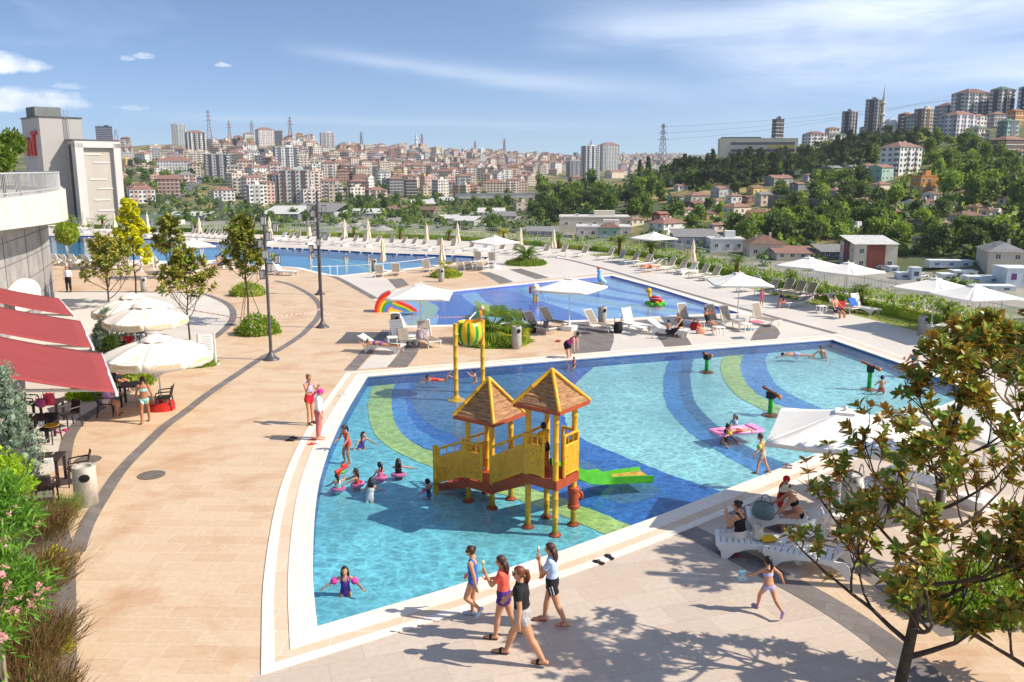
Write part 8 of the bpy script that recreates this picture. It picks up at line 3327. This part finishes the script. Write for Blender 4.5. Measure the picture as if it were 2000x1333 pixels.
 if abs(po['lean'])>20 or abs(po['pitch'])>20:
  B_=Matrix((X,D,T)).transposed()
  Mh=B_ @ Mh if abs(po['pitch'])>20 else Matrix.Rotation(yaw,3,'Z') @ Matrix.Rotation(-pit-l*.4,3,'X')
 hu,hf,hx=Mh @ Vector((0,0,1)),Mh @ Vector((0,1,0)),Mh @ Vector((1,0,0))
 hc=N_+T*(.035*s)+hu*hh*.52+hf*.01*s
 mb.ell(hc+hu*hh*.06-hf*hh*.05,(hh*.365,hh*.44,hh*.44),16,12,M=Mh)
 mb.ell(hc-hu*hh*.16+hf*hh*.12,(hh*.29,hh*.30,hh*.34),14,10,M=Mh)
 mb.ell(hc-hu*hh*.40+hf*hh*.24,(hh*.13,hh*.13,hh*.10),10,8,M=Mh)
 mb.tube([hc+hf*hh*.38+hu*hh*.06,hc+hf*hh*.50-hu*hh*.12,hc+hf*hh*.36-hu*hh*.15],[hh*.045,hh*.065,hh*.05],7)
 for sg in (-1,1):
  mb.ell(hc+hx*sg*hh*.365-hu*hh*.04-hf*hh*.03,(hh*.045,hh*.08,hh*.12),8,6,M=Mh)
 mb.tube([N_-T*.02*s,N_+T*.03*s,hc-hu*hh*.25-hf*hh*.05],[.034*s,.030*s,hh*.22],12)
 segs.append(('head',hc-hu*hh*.2,hc+hu*hh*.15,hh*.36))
 zs=-min(feet) if po['hip'] is None else po['hip']
 voxel=.0085 if near else .0125
 V,NV,F=sample_body(mb,voxel*max(.75,s/1.6))
 fc=np.array([V[list(f)].mean(0) for f in F])
 best=np.full(len(F),1e9)
 tg=np.zeros(len(F),int)
 tp=np.zeros(len(F))
 names=[q[0] for q in segs]
 for i,(n_,a,b,r_) in enumerate(segs):
  a,b=np.array(a),np.array(b)
  ab_=b-a
  t=np.clip(((fc-a) @ ab_)/(ab_ @ ab_),0,1)
  dd=np.linalg.norm(fc-a-t[:,None]*ab_,axis=1)-r_
  m_=dd<best
  best[m_],tg[m_],tp[m_]=dd[m_],i,t[m_]
 tn=np.array(names)[tg]
 tt=(fc-np.array(P)) @ np.array(T)/s+.52
 xl=np.abs((fc-np.array(P)) @ np.array(X))/s
 yl=(fc-np.array(P)) @ np.array(D)/s
 torso=(tn=='torso')|(tn=='neck')
 thigh,shin,ua,fa,foot,head=(tn==k for k in ('thigh','shin','ua','fa','foot','head'))
 M4=Matrix.Translation(pos) @ Matrix.Rotation(math.atan2(face[1],face[0])-math.pi/2,4,'Z')
 if po['roll']:
  M4=M4 @ Matrix.Rotation(R(po['roll']),4,'Y')
 pitchM=Matrix.Translation((0,0,zs)) @ Matrix.Rotation(R(po['pitch']),4,'X')
 def place(o):
  o.matrix_world=M4
 mats_i=np.zeros(len(F),dtype=np.int32)
 eye=[np.array(hc+hf*hh*.36+hx*sg*hh*.155+hu*hh*.02) for sg in (-1,1)]
 for e_ in eye:
  mats_i[np.linalg.norm((fc-e_)*1.0,axis=1)<hh*.062]=1
 lip=np.array(hc+hf*hh*.40-hu*hh*.26)
 mats_i[np.linalg.norm(fc-lip,axis=1)<hh*.065]=2
 def mk(name,verts,faces,mats,parent=None,mi=None,smooth=True):
  A=np.c_[verts,np.ones(len(verts))] @ np.array(pitchM).T
  me=bpy.data.meshes.new(name)
  me.from_pydata(A[:,:3].tolist(),[],faces)
  for m in mats:
   me.materials.append(m)
  if mi is not None:
   me.polygons.foreach_set('material_index',mi)
  if smooth:
   me.polygons.foreach_set('use_smooth',np.ones(len(faces),dtype=bool))
  me.update()
  return link(name,me,parent)
 body=mk('person',V,F,[SKIN[skin],eyem,lipm],None,mats_i)
 body.matrix_world=M4
 tag(body,label,'person',group)
 def shell(name,mask,off,mat,flare=0.0,wr=0.0):
  idx=np.nonzero(mask)[0]
  if len(idx)==0:
   return None
  used=np.unique(np.concatenate([np.array(F[i]) for i in idx]))
  mp=-np.ones(len(V),int)
  mp[used]=np.arange(len(used))
  vv=V[used]+NV[used]*off
  if wr:
   vv=vv+NV[used]*np.array([wr*noise.noise((p[0]*14,p[1]*14,p[2]*9)) for p in V[used]])[:,None]
  return mk(name,vv,[tuple(int(mp[j]) for j in F[i]) for i in idx],[mat],body)
 k=s/1.65
 for w in wear:
  kind,mat=w[0],CL.get(w[1],None) if isinstance(w[1],str) else w[1]
  if kind=='tee':
   shell('shirt',(torso&(tt>.50)&(tt<.835))|(ua&(tp<.62))|(thigh&(tp<.03)),.016*k,mat,wr=.006)
  elif kind=='longsleeve':
   shell('shirt',(torso&(tt>.44)&(tt<.84))|ua|(fa&(tp<.55))|(thigh&(tp<.12)),.018*k,mat,wr=.008)
  elif kind=='tank':
   shell('top',(torso&(tt>.50)&(tt<.765))|(torso&(tt<.835)&(tt>.7)&(xl<.075)&(xl>.035)),.012*k,mat,wr=.004)
  elif kind=='croptop':
   shell('top',(torso&(tt>.64)&(tt<.77))|(torso&(tt<.83)&(tt>.7)&(xl<.06)&(xl>.04)),.010*k,mat)
  elif kind=='swimsuit':
   shell('swimsuit',(torso&(tt<.745))|(torso&(tt<.835)&(tt>.7)&(xl<.062)&(xl>.036))|(thigh&(tp<.05)),.005*k,mat)
  elif kind=='bikini':
   shell('bikini_top',torso&(tt>.675)&(tt<.735),.006*k,mat)
   shell('bikini_bottom',(torso&(tt<.525))|(thigh&(tp<.07)),.006*k,mat)
  elif kind=='shorts':
   shell('shorts',(torso&(tt<.585))|(thigh&(tp<w[2] if len(w)>2 else thigh&(tp<.42))),.019*k,mat,wr=.006)
  elif kind=='pants':
   shell('trousers',(torso&(tt<.575))|thigh|(shin&(tp<(w[2] if len(w)>2 else .9))),.020*k,mat,wr=.009)
  elif kind=='shoes':
   for a_ in (info['foot_l'],info['foot_r']):
    shell('shoe',foot&(np.linalg.norm(fc-np.array(a_),axis=1)<.16*s),.006*k,mat)
  elif kind=='sandals':
   for a_ in (info['foot_l'],info['foot_r']):
    near_=foot&(np.linalg.norm(fc-np.array(a_),axis=1)<.16*s)
    if near_.any():
     z0_=fc[near_,2].min()
     shell('sandal',near_&((fc[:,2]<z0_+.016*s)|(np.abs((fc-np.array(a_))[:,1]-.055*s)<.012*s)),.008*k,mat)
  elif kind=='armbands':
   for sg in 'lr':
    a_,b_=info['ua_'+sg]
    q=MB()
    d_=(b_-a_).normalized()
    c_=a_.lerp(b_,.62)
    rr=.058*(s/1.1)
    q.tube([c_-d_*rr*1.1,c_-d_*rr*.9,c_-d_*rr*.4,c_+d_*rr*.4,c_+d_*rr*.9,c_+d_*rr*1.1],[rr*.6,rr*.95,rr*1.2,rr*1.2,rr*.95,rr*.6],14)
    mk('armband',np.array(q.v),q.f,[mat],body)
  elif kind=='ring':
   q=MB()
   rows_=[]
   for t_ in np.linspace(0,2*math.pi,24,endpoint=False):
    c_=P+T*.07*s+X*math.cos(t_)*.15*s+D*math.sin(t_)*.13*s
    o_=(X*math.cos(t_)+D*math.sin(t_))
    rows_.append([c_+o_*.05*s*math.cos(u_)+T*.05*s*math.sin(u_) for u_ in np.linspace(0,2*math.pi,10,endpoint=False)])
   rows_.append(rows_[0])
   q.sheet(rows_,close=True)
   mk('swim_belt',np.array(q.v),q.f,[mat],body)
  elif kind in ('cap','bonnet','scarf'):
   v=(fc-np.array(hc))/hh
   m_=head&((v @ np.array(hu)>.12)|((v @ np.array(hf)<.0)&(v @ np.array(hu)>-.3)))
   shell('swim_cap' if kind != 'scarf' else 'head_scarf',m_,.05*hh,mat)
   if kind=='scarf':
    q=MB()
    a_=hc-hf*hh*.38-hu*hh*.1
    q.tube([a_,a_-hf*hh*.25-hu*hh*.3,a_-hf*hh*.3-hu*hh*.9,a_-hf*hh*.2-hu*hh*1.7],[hh*.22,hh*.2,hh*.14,hh*.05],9)
    mk('scarf_tail',np.array(q.v),q.f,[mat],body)
  elif kind=='hat':
   q=MB()
   q.lathe([(.001,hh*.52),(hh*.3,hh*.5),(hh*.40,hh*.36),(hh*.43,hh*.1),(hh*.9,hh*.02),(hh*.92,0),(hh*.42,hh*.06)],24,hc,M=Mh,caps=False)
   mk('sun_hat',np.array(q.v),q.f,[mat],body)
  elif kind=='sunglasses':
   q=MB()
   for sg in (-1,1):
    q.ell(hc+hf*hh*.41+hx*sg*hh*.16+hu*hh*.03,(hh*.14,hh*.04,hh*.10),10,6,M=Mh)
   q.bar(hc+hf*hh*.42-hx*hh*.38+hu*hh*.05,hc+hf*hh*.42+hx*hh*.38+hu*hh*.05,hh*.03,hh*.03)
   mk('sunglasses',np.array(q.v),q.f,[black],body)
  elif kind=='goggles':
   q=MB()
   q.lathe([(hh*.40,-hh*.05),(hh*.43,-hh*.05),(hh*.43,hh*.06),(hh*.40,hh*.06)],18,hc+hu*hh*.06,M=Mh @ Matrix.Diagonal((.95,1.08,1)),caps=False)
   mk('goggles',np.array(q.v),q.f,[mat],body)
  elif kind=='stripes':
   m_=thigh&(tp>.0)&(tp<.42)&(np.abs(yl)<9)
   outer=np.zeros(len(F),bool)
   for i,(n_,a,b,r_) in enumerate(segs):
    if n_=='thigh':
     sgx=1 if a.x>0 else -1
     ax=np.array(a)+tp[:,None]*(np.array(b)-np.array(a))
     rel=fc-ax
     ang=np.arctan2(rel[:,1],rel[:,0]*sgx)
     outer |= (tg==i)&((np.abs(ang-.22)<.1)|(np.abs(ang+.22)<.1))
   shell('side_stripe',m_&outer,.027*k,mat)
 if hair:
  hm=HAIR[hair[0]]
  v=(fc-np.array(hc))/hh
  up_,fw_,sd_=v @ np.array(hu),v @ np.array(hf),np.abs(v @ np.array(hx))
  m_=head&((up_>.24+.10*(fw_>.1))|(fw_<-.03)&(up_>-.34)|(fw_<.16)&(up_>.02)&(sd_>.2))
  st=hair[1]
  idx=np.nonzero(m_)[0]
  q=MB()
  if len(idx):
   used=np.unique(np.concatenate([np.array(F[i]) for i in idx]))
   mp=-np.ones(len(V),int)
   mp[used]=np.arange(len(used))
   o_=V[used]+NV[used]*(.055 if st != 'buzz' else .02)*hh
   q.add([Vector(p) for p in o_],[tuple(int(mp[j]) for j in F[i]) for i in idx])
  a_=hc-hf*hh*.36
  if st=='long':
   for dx in (-.26,-.1,.1,.26):
    q.tube([a_+hx*dx*hh+hf*hh*(.12 if abs(dx)>.2 else 0)+hu*hh*.1,a_+hx*dx*hh*1.25-hu*hh*.4,a_+hx*dx*hh*1.2-hu*hh*.95-Ds*.01,a_+hx*dx*hh-hu*hh*1.45],[hh*.18,hh*.20,hh*.17,hh*.05],8)
  elif st=='pony':
   q.ell(a_-hf*hh*.1+hu*hh*.12,hh*.12,8,6)
   q.tube([a_+hu*hh*.12,a_-hf*hh*.28+hu*hh*.02,a_-hf*hh*.34-hu*hh*.5,a_-hf*hh*.2-hu*hh*1.1],[hh*.12,hh*.2,hh*.2,hh*.05],9)
  elif st=='bun':
   q.ell(a_+hu*hh*.25-hf*hh*.12,hh*.2,10,8)
  if q.f:
   mk('hair',np.array([tuple(p) for p in q.v]),q.f,[hm],body)
 wm=M4 @ pitchM
 for kk in ('hand_l','hand_r'):
  info[kk]=wm @ info[kk]
 info['body']=body
 PEOPLE.append(body)
 return info
def ice_cream(p,label,col=(.75,.55,.3)):
 mb=MB()
 mb.lathe([(.004,-.05),(.024,.05),(.026,.055)],12)
 o=mb.build('ice_cream_cone',[pm('wafer',S(214,160,96),None,20,.8)],loc=p)
 tag(o,label,'ice cream')
 mb=MB()
 mb.ell((0,0,.07),(.028,.028,.034),10,8)
 mb.build('scoop',[pm('vanilla',S(240,226,190),None,20,.6)],o,60)
def people():
 zm=POOLS['main'][2]
 zw=POOLS['main'][1]
 L=(-.95,.30)
 W=lambda a,b=None: dict(lh=(a,2,6 if a>0 else 22),rh=(-a,2,6 if a<0 else 22))
 person(G(1020,1291),1.76,(-.96,.26),'woman in black tee and grey patterned shorts walking, auburn ponytail',dict(lean=4,lh=(-24,2,8),rh=(25,3,6),ls=(-6,14,10,0),rs=(36,16,8,10),head=(28,4)),
     [('tee','black'),('shorts','grey_print',.36),('sandals','black'),('sunglasses','black')],('auburn','pony'),'tan',1.12)
 i=person(G(984,1246),1.56,(-.97,.2),'girl in orange tee and purple shorts walking with an ice cream',dict(lean=2,lh=(14,2,8),rh=(-14,2,14),rs=(20,12,70,20),ls=(40,6,112,14),head=(5,12),curl=75),
      [('tee','orange'),('shorts','purple_print',.30),('sandals','black')],('brown','long'),'tan',1.05)
 ice_cream(i['hand_l']+Vector((0,0,.045)),'ice cream cone held by the girl in orange')
 person(G(925,1207),1.40,(-.97,.22),'girl in colourful swimsuit and pale water shoes walking first',dict(lean=3,rh=(6,2,4),lh=(22,2,78),ls=(-18,12,6,0),rs=(16,10,16,0),head=(8,8)),
     [('swimsuit','blue_print'),('shoes','pale_blue'),('goggles','black')],('brown','bun'),'tan',1.0)
 i=person(G(1078,1221),1.60,(-.97,.2),'girl in pale blue tee and black striped shorts eating an ice cream',dict(lean=2,lh=(-16,2,10),rh=(16,2,8),ls=(38,2,132,22),rs=(10,10,30,0),head=(0,10),curl=75),
      [('tee','pale_blue'),('shorts','black',.44),('stripes','white'),('sandals','rose')],('brown','long'),'tan',1.0)
 ice_cream(i['hand_l']+Vector((0,0,.045)),'ice cream cone held by the girl in pale blue')
 person(G(624,859),1.62,(.96,.10),'woman in white shirt, rose trousers and pink headscarf at pool edge',dict(lean=3,ls=(4,8,10,0),rs=(6,8,14,0),head=(-8,34)),[('longsleeve','white'),('pants','rose',.86),('scarf','hot_pink')],None,'fair',1.08)
 person(G(606,829),1.66,(.75,-.55),'slim girl in red shorts eating beside the woman in pink headscarf',dict(lh=(0,3,2),rh=(8,2,10),ls=(30,12,100,30),rs=(34,10,128,30),head=(0,12)),[('croptop','violet_print'),('shorts','red',.26),('sandals','black')],('blond','bun'),'tan',.92)
 sit=dict(hip=.03,lh=(70,14,60),rh=(78,14,70))
 def swim(px,py,h,face,label,wear,hair,pose=None,skin='tan',dz=0.0,near=True):
  p=G(px,py,zw)
  r_=random.Random(int(px*7+py))
  po=dict(lean=8,hip=0,lh=(60,12,50),rh=(50,12,70),ls=(r_.uniform(30,75),r_.uniform(12,36),r_.uniform(20,60),10),rs=(r_.uniform(30,75),r_.uniform(12,36),r_.uniform(20,60),10))
  po.update(pose or {})
  p.z=zw-.245*h+dz
  return person(p,h,face,label,po,wear,hair,skin,1.0,near)
 swim(674,1132,1.16,(.12,-.99),'girl with long dark hair and pink armbands floating near the corner',[('swimsuit','purple'),('armbands','hot_pink')],('black','long'),dict(ls=(36,48,24,0),rs=(30,62,15,0),lh=(40,12,30),rh=(30,12,40)),dz=.03)
 swim(704,856,1.2,(.6,-.7),'girl leaning forward alone, furthest of the near group',[('swimsuit','purple')],('black','pony'),dict(lean=25,ls=(70,40,10,0),rs=(60,50,10,0)))
 person(G(681,905,zm),1.22,(-.6,-.75),'girl in coral swimsuit standing with water gun',dict(lean=14,lh=(22,4,35),rh=(26,4,40),ls=(40,14,30,0),rs=(44,14,36,10),head=(0,20)),[('swimsuit','coral')],('black','pony'),'brown')
 swim(699,933,1.1,(-.9,-.2),'girl with wet black hair holding the toy gun of her friend',[('swimsuit','coral'),('ring','pink')],('black','long'),dict(ls=(70,10,10,0),rs=(70,10,10,0)))
 swim(660,943,1.05,(-.4,.9),'girl with goggles strap and turquoise top seen from behind',[('swimsuit','turquoise'),('ring','pink'),('goggles','hot_pink')],('black','pony'),dict(ls=(40,40,30,0),rs=(80,40,90,0)))
 swim(722,956,1.15,(.1,.99),'girl in white swimsuit swimming away, long wet hair',[('swimsuit','white')],('black','long'),dict(lean=24,lh=(-20,8,30),rh=(-30,8,20),ls=(40,24,30,0),rs=(60,20,40,0)),dz=.02)
 swim(744,921,1.05,(-.6,.7),'girl with pink float belt behind the white swimsuit girl',[('swimsuit','pink'),('ring','pink')],('black','pony'))
 swim(778,915,1.1,(-.1,1),'girl with pink float belt, rightmost of the cluster, arm out',[('swimsuit','black'),('ring','pink')],('black','long'),dict(rs=(20,80,10,0)))
 swim(838,951,.95,(-.7,.3),'small child with magenta armbands beside the playhouse stairs',[('swimsuit','navy'),('armbands','hot_pink'),('cap','black')],None,dict(ls=(40,40,30,0),rs=(30,50,20,0)),dz=-.03)
 p=G(668,918,.35)
 mb=MB()
 mb.tube([(-.25,0,0),(.2,0,.05)],.05,8)
 mb.tube([(-.1,0,0),(-.14,0,-.14)],.035,8)
 mb.ell((.05,0,.1),(.09,.06,.06),8,6)
 o=mb.build('toy_water_gun',[redpl],smooth=50,loc=p,rz=1.0)
 tag(o,'red and green toy water gun between two girls','toy')
 mb=MB()
 mb.ell((.0,0,-.06),(.1,.07,.05),8,6)
 mb.build('tank',[limegr],o,50)
 swim(856,742,1.15,(-1,.05),'girl in red swimsuit lying in shallow water, feet up',[('swimsuit','coral')],('black','bun'),dict(lean=0,pitch=-84,hip=.0,lh=(0,6,60),rh=(2,6,80),ls=(150,20,30,0),rs=(150,20,30,0),head=(0,-50)),dz=.27,near=False)
 swim(929,733,1.0,(-.9,-.2),'child in blue cap behind the bucket post',[('cap','navy')],None,dict(ls=(80,20,60,0),rs=(80,20,60,0)),near=False)
 person(G(1108,712,-.30),1.74,(.80,-.5),'woman in bright pink top and black shorts bending over a toddler',dict(lean=52,lh=(10,4,6),rh=(16,4,10),ls=(52,4,4,0),rs=(56,4,4,0),head=(0,10)),[('tank','hot_pink'),('shorts','black',.5)],('black','bun'),'fair',1.15)
 swim(1122,708,.8,(-.5,-.5),'toddler held up in the water by the woman in pink',[('swimsuit','red')],('brown','short'),dict(ls=(80,30,10,0),rs=(80,30,10,0)),dz=.05,near=False)
 A,ex,ey,zt=HOUSE
 q=A+ex*.45+ey*.62+Vector((0,0,zt))
 person(q,1.15,(-.5,.8),'child in yellow vest on the tall playhouse platform',dict(lean=10,rs=(60,20,40,0),ls=(50,20,40,0)),[('tee',cloth('yellow',S(236,180,40))),('shorts','black')],('black','short'),'brown',near=False)
 swim(1413,846,1.6,(.55,-.75),'woman in black swimsuit standing in water behind a pink air mattress',[('swimsuit','black')],('black','bun'),dict(lean=14,ls=(30,18,50,0),rs=(30,18,50,0),head=(-10,26)),'tan',dz=.02)
 swim(1437,824,1.05,(-.7,-.4),'girl in blue and white swim top behind the woman in black',[('tee','pale_blue')],('brown','pony'))
 p=G(1438,843,zw+.03)
 mb=MB()
 for j in range(7):
  y=(j-3)*.1
  mb.tube([(-.82,y,.0),(-.80,y,.03),(.80,y,.03),(.82,y,0)],[.03,.055,.055,.03],8)
 mb.box((.66,0,.08),(.26,.66,.06))
 o=mb.build('air_mattress',[pm('pink_vinyl',S(238,160,200),S(226,130,180),6,.3)],smooth=50,loc=p,rz=.32)
 tag(o,'pink inflatable air mattress floating in front of the woman','air mattress')
 person(G(1440,842,zw+.17),.95,(-.93,-.32),'small child with yellow armbands lying on the pink mattress',dict(pitch=-88,hip=.02,lh=(4,6,6),rh=(4,8,10),ls=(150,24,20,0),rs=(120,24,20,0)),[('shorts','coral'),('armbands',cloth('yellowband',S(244,200,40)))],('black','short'),'tan',near=False)
 person(G(1487,926,.03),1.12,(-.80,.35),'boy with green armbands and white trunks stepping along the coping',dict(lean=8,lh=(18,4,12),rh=(-16,4,10),ls=(24,34,14,0),rs=(-10,36,20,0),head=(10,16)),[('shorts','white_print',.45),('armbands',cloth('greenband',S(60,180,130),S(230,220,60),12)),('sandals','black')],('brown','short'),'tan')
 person(G(1447,1046,.40),1.62,(-.78,.62),'woman in black swimsuit and cream trousers seated with her back turned',dict(hip=.03,lean=10,lh=(78,10,80),rh=(78,10,80),ls=(40,6,138,26),rs=(24,8,30,20),head=(20,8)),[('swimsuit','black'),('pants','cream',.8)],('black','bun'),'tan',1.15)
 person(G(1560,1005,.40),1.65,(-.95,.1),'woman in black bandeau and straw hat drying a child with towel',dict(hip=.03,lean=26,lh=(80,8,84),rh=(80,8,84),ls=(66,12,14,0),rs=(70,12,14,0),head=(0,12)),[('bikini','black'),('hat',cloth('straw',S(232,214,180)))],('brown','short'),'tan',1.05)
 person(G(1522,1018,.0),1.12,(.6,-.3),'child wrapped in a red and black towel in front of the hat woman',dict(lean=8,ls=(30,10,60,20),rs=(30,10,60,20),head=(0,30)),[('longsleeve',cloth('towelred',S(206,30,40),S(20,20,24),5)),('shorts','red',.7),('cap','red')],None,'tan',1.1)
 i=person(G(1498,1197),1.12,(-.25,.95),'little girl in a violet bikini running with a snack bag',dict(lean=10,lh=(34,4,24),rh=(-30,4,34),ls=(50,40,20,0),rs=(-30,40,40,0),head=(10,0),turn=10),[('bikini','violet_print'),('shoes','lilac')],('black','pony'),'tan',1.05)
 mb=MB()
 rows=[[Vector((w_*math.cos(a),.035*k_*math.sin(a),z)) for a in np.linspace(0,2*math.pi,12,endpoint=False)] for z,w_,k_ in ((-.11,.085,.2),(-.06,.08,1),(.06,.08,1),(.11,.085,.2))]
 mb.sheet(rows,close=True)
 o=mb.build('snack_bag',[pm('snack_blue',S(60,150,200),S(210,230,200),14,.3)],smooth=50,loc=i['hand_l'])
 tag(o,'shiny blue snack bag in the hand of the running girl','snack bag')
 swim(1556,692,1.5,(-1,.1),'swimmer with violet trunks gliding face down',[('shorts','violet_print',.3)],('black','short'),dict(lean=0,pitch=-88,hip=0,lh=(-2,5,4),rh=(4,5,6),ls=(165,10,5,0),rs=(20,10,5,0)),dz=.33,near=False)
 swim(1612,686,1.7,(-.8,-.5),'man with dark hair swimming at the far pool corner',[],('black','short'),dict(lean=30,ls=(60,40,20,0),rs=(60,40,20,0)),near=False)
 person(G(1788,716,.03),1.62,(-.75,-.45),'woman in teal swimsuit and black shorts sitting on the pool edge',dict(hip=.04,lean=14,lh=(70,8,60),rh=(70,8,60),ls=(50,8,40,10),rs=(50,8,40,10),head=(0,20)),[('swimsuit','teal'),('pants','black',.2),('cap','black')],None,'tan',1.15,near=False)
 swim(1766,706,.8,(-.3,-.9),'toddler in the water beside the woman in teal',[],('brown','short'),near=False)
 swim(1722,755,1.15,(.3,.9),'boy in red trunks seen from behind through the leaves',[('shorts','red')],('black','short'),dict(lean=4),dz=.15,near=False)
 def lying(px,py,z,h,face,label,wear,hair,pose=None,skin='tan'):
  po=dict(pitch=-84,hip=.09,lh=(8,6,20),rh=(4,6,6),ls=(10,20,30,0),rs=(10,20,30,0),lean=-18)
  po.update(pose or {})
  return person(G(px,py,z),h,face,label,po,wear,hair,skin,1.05,False)
 P_=lambda px,py,z: G(px,py,z)
 person(G(745,674,.42),1.62,(-.97,.22),'woman in purple bikini lying face down on the plastic lounger',dict(pitch=-86,hip=.06,lh=(2,5,10),rh=(4,6,6),ls=(150,20,60,0),rs=(150,20,60,0),head=(0,-20)),[('bikini','purple')],('blond','bun'),'tan',1.05,near=False)
 person(G(1013,632,.42),1.7,(.55,-.8),'old man in brown shirt seated in the shade by the fan palm',dict(hip=.03,lean=12,lh=(78,8,84),rh=(78,8,84),ls=(40,8,50,20),rs=(40,8,50,20),head=(0,10)),[('longsleeve','khaki'),('pants','navy')],('grey','buzz'),'tan',1.1,near=False)
 person(G(1305,648,.38),1.15,(.3,.9),'bare-backed child seated in front of its mother',dict(hip=.03,lean=6,lh=(80,16,20),rh=(80,16,20),ls=(50,10,40,0),rs=(50,10,40,0),head=(0,10)),[('shorts','navy')],('black','short'),'tan',near=False)
 person(G(1331,640,.40),1.64,(-.8,-.4),'mother in black swimsuit rubbing cream on a child',dict(hip=.03,lean=18,lh=(78,10,80),rh=(70,10,70),ls=(60,10,14,10),rs=(60,10,14,10),head=(0,18)),[('swimsuit','black')],('blond','bun'),'tan',1.1,near=False)
 person(G(1384,630,.40),1.62,(.65,-.75),'dark-haired woman in black reading on a lounger, knees up',dict(hip=.04,lean=-24,lh=(80,6,96),rh=(86,6,100),ls=(60,10,70,20),rs=(60,10,70,20),head=(0,20)),[('swimsuit','black')],('black','bun'),'tan',1.1,near=False)
 person(G(1633,606,.40),1.76,(.5,-.86),'bare-chested man sunning himself on the red towel',dict(hip=.04,lean=-20,lh=(72,10,60),rh=(76,10,70),ls=(14,20,20,0),rs=(14,20,20,0),head=(0,0)),[('shorts','navy',.6)],('black','short'),'tan',1.15,near=False)
 person(G(1530,590,.38),1.35,(-.9,-.2),'boy in dark tee sitting on a shaded lounger',dict(hip=.03,lean=16,lh=(78,8,84),rh=(78,8,84),ls=(40,8,30,0),rs=(40,8,30,0),head=(0,20)),[('tee','navy'),('shorts','rose',.6)],('black','short'),'tan',near=False)
 person(G(1487,598),1.05,(-.2,-.9),'small girl in pink swimsuit standing under the parasol',dict(),[('swimsuit','pink')],('brown','short'),'tan',near=False)
 person(G(1268,522,.46),1.65,(-.85,-.5),'sunbather lying face down on the orange towel',dict(pitch=-86,hip=.06,ls=(150,20,60,0),rs=(150,20,60,0)),[('shorts','red',.3)],('black','short'),'tan',near=False)
 person(G(135,571),1.74,(.15,-.98),'waiter in white shirt and black trousers standing by the club wall',dict(),[('longsleeve','white'),('pants','black',.95),('shoes','black')],('black','short'),'tan',near=False)
 person(G(430,517,.36),1.72,(-.9,-.2),'bare-chested man reading on a lounger by the lap pool',dict(hip=.03,lean=20,lh=(74,10,80),rh=(70,10,76),ls=(50,8,60,10),rs=(50,8,60,10),head=(0,30)),[('shorts','navy',.5)],('black','short'),'tan',near=False)
 person(G(285,826),1.55,(-.35,.92),'girl in turquoise bikini walking between the cafe tables',dict(lh=(-10,3,8),rh=(14,3,6),ls=(14,14,12,0),rs=(-14,16,16,0),head=(10,0)),[('bikini','turquoise')],('black','short'),'brown',1.0)
 person(G(232,765)+Vector((0,0,.44)),1.6,(.8,-.3),'woman in sunglasses and blue top seated at the cafe table',dict(hip=.05,lean=6,lh=(82,6,84),rh=(82,6,84),ls=(40,8,60,10),rs=(40,8,60,10)),[('tank','navy'),('shorts','black'),('sunglasses','black')],('blond','pony'),'tan',near=False)
 person(G(208,812)+Vector((0,0,.44)),1.6,(.95,.2),'person in lilac top seated with back to the awning',dict(hip=.05,lean=8,lh=(82,6,84),rh=(82,6,84),ls=(40,8,60,10),rs=(40,8,60,10)),[('longsleeve','lilac'),('shorts','cream',.4),('sandals','black')],('black','bun'),'tan',1.1,near=False)
 person(G(236,690,.44),1.6,(.7,-.6),'dark-haired woman seated under the middle cream parasol',dict(hip=.05,lean=8,lh=(82,6,84),rh=(82,6,84),ls=(40,8,60,10),rs=(40,8,60,10)),[('tee','black'),('pants','navy')],('black','long'),'tan',near=False)
 person(G(252,680,.44),1.5,(.3,-.9),'child in red cap seated under the middle cream parasol',dict(hip=.05,lh=(82,6,84),rh=(82,6,84),ls=(40,8,60,10),rs=(40,8,60,10)),[('tee','red'),('shorts','navy'),('cap','red')],None,'tan',near=False)
 person(G(196,716,.44),1.65,(.9,-.2),'man in white shirt seated in the gap beside the near awning',dict(hip=.05,lh=(82,6,84),rh=(82,6,84),ls=(40,8,60,10),rs=(40,8,60,10)),[('tee','white'),('pants','navy')],('black','short'),'brown',near=False)
people()
# ------------------------------------------------------------------ summer haze over the valley
def haze():
 mb=MB()
 mb.box((0,3750,150),(19600,7900,380))
 m=bpy.data.materials.new('haze_air')
 m.use_nodes=True
 t=m.node_tree
 t.nodes.clear()
 o=t.nodes.new('ShaderNodeOutputMaterial')
 v=t.nodes.new('ShaderNodeVolumePrincipled')
 v.inputs['Color'].default_value=(.82,.88,.97,1)
 v.inputs['Density'].default_value=HAZE_DENSITY
 v.inputs['Anisotropy'].default_value=.2
 t.links.new(v.outputs[0],o.inputs['Volume'])
 h=mb.build('haze',[m])
 tag(h,kind='stuff')
HAZE_DENSITY=.00008
haze()
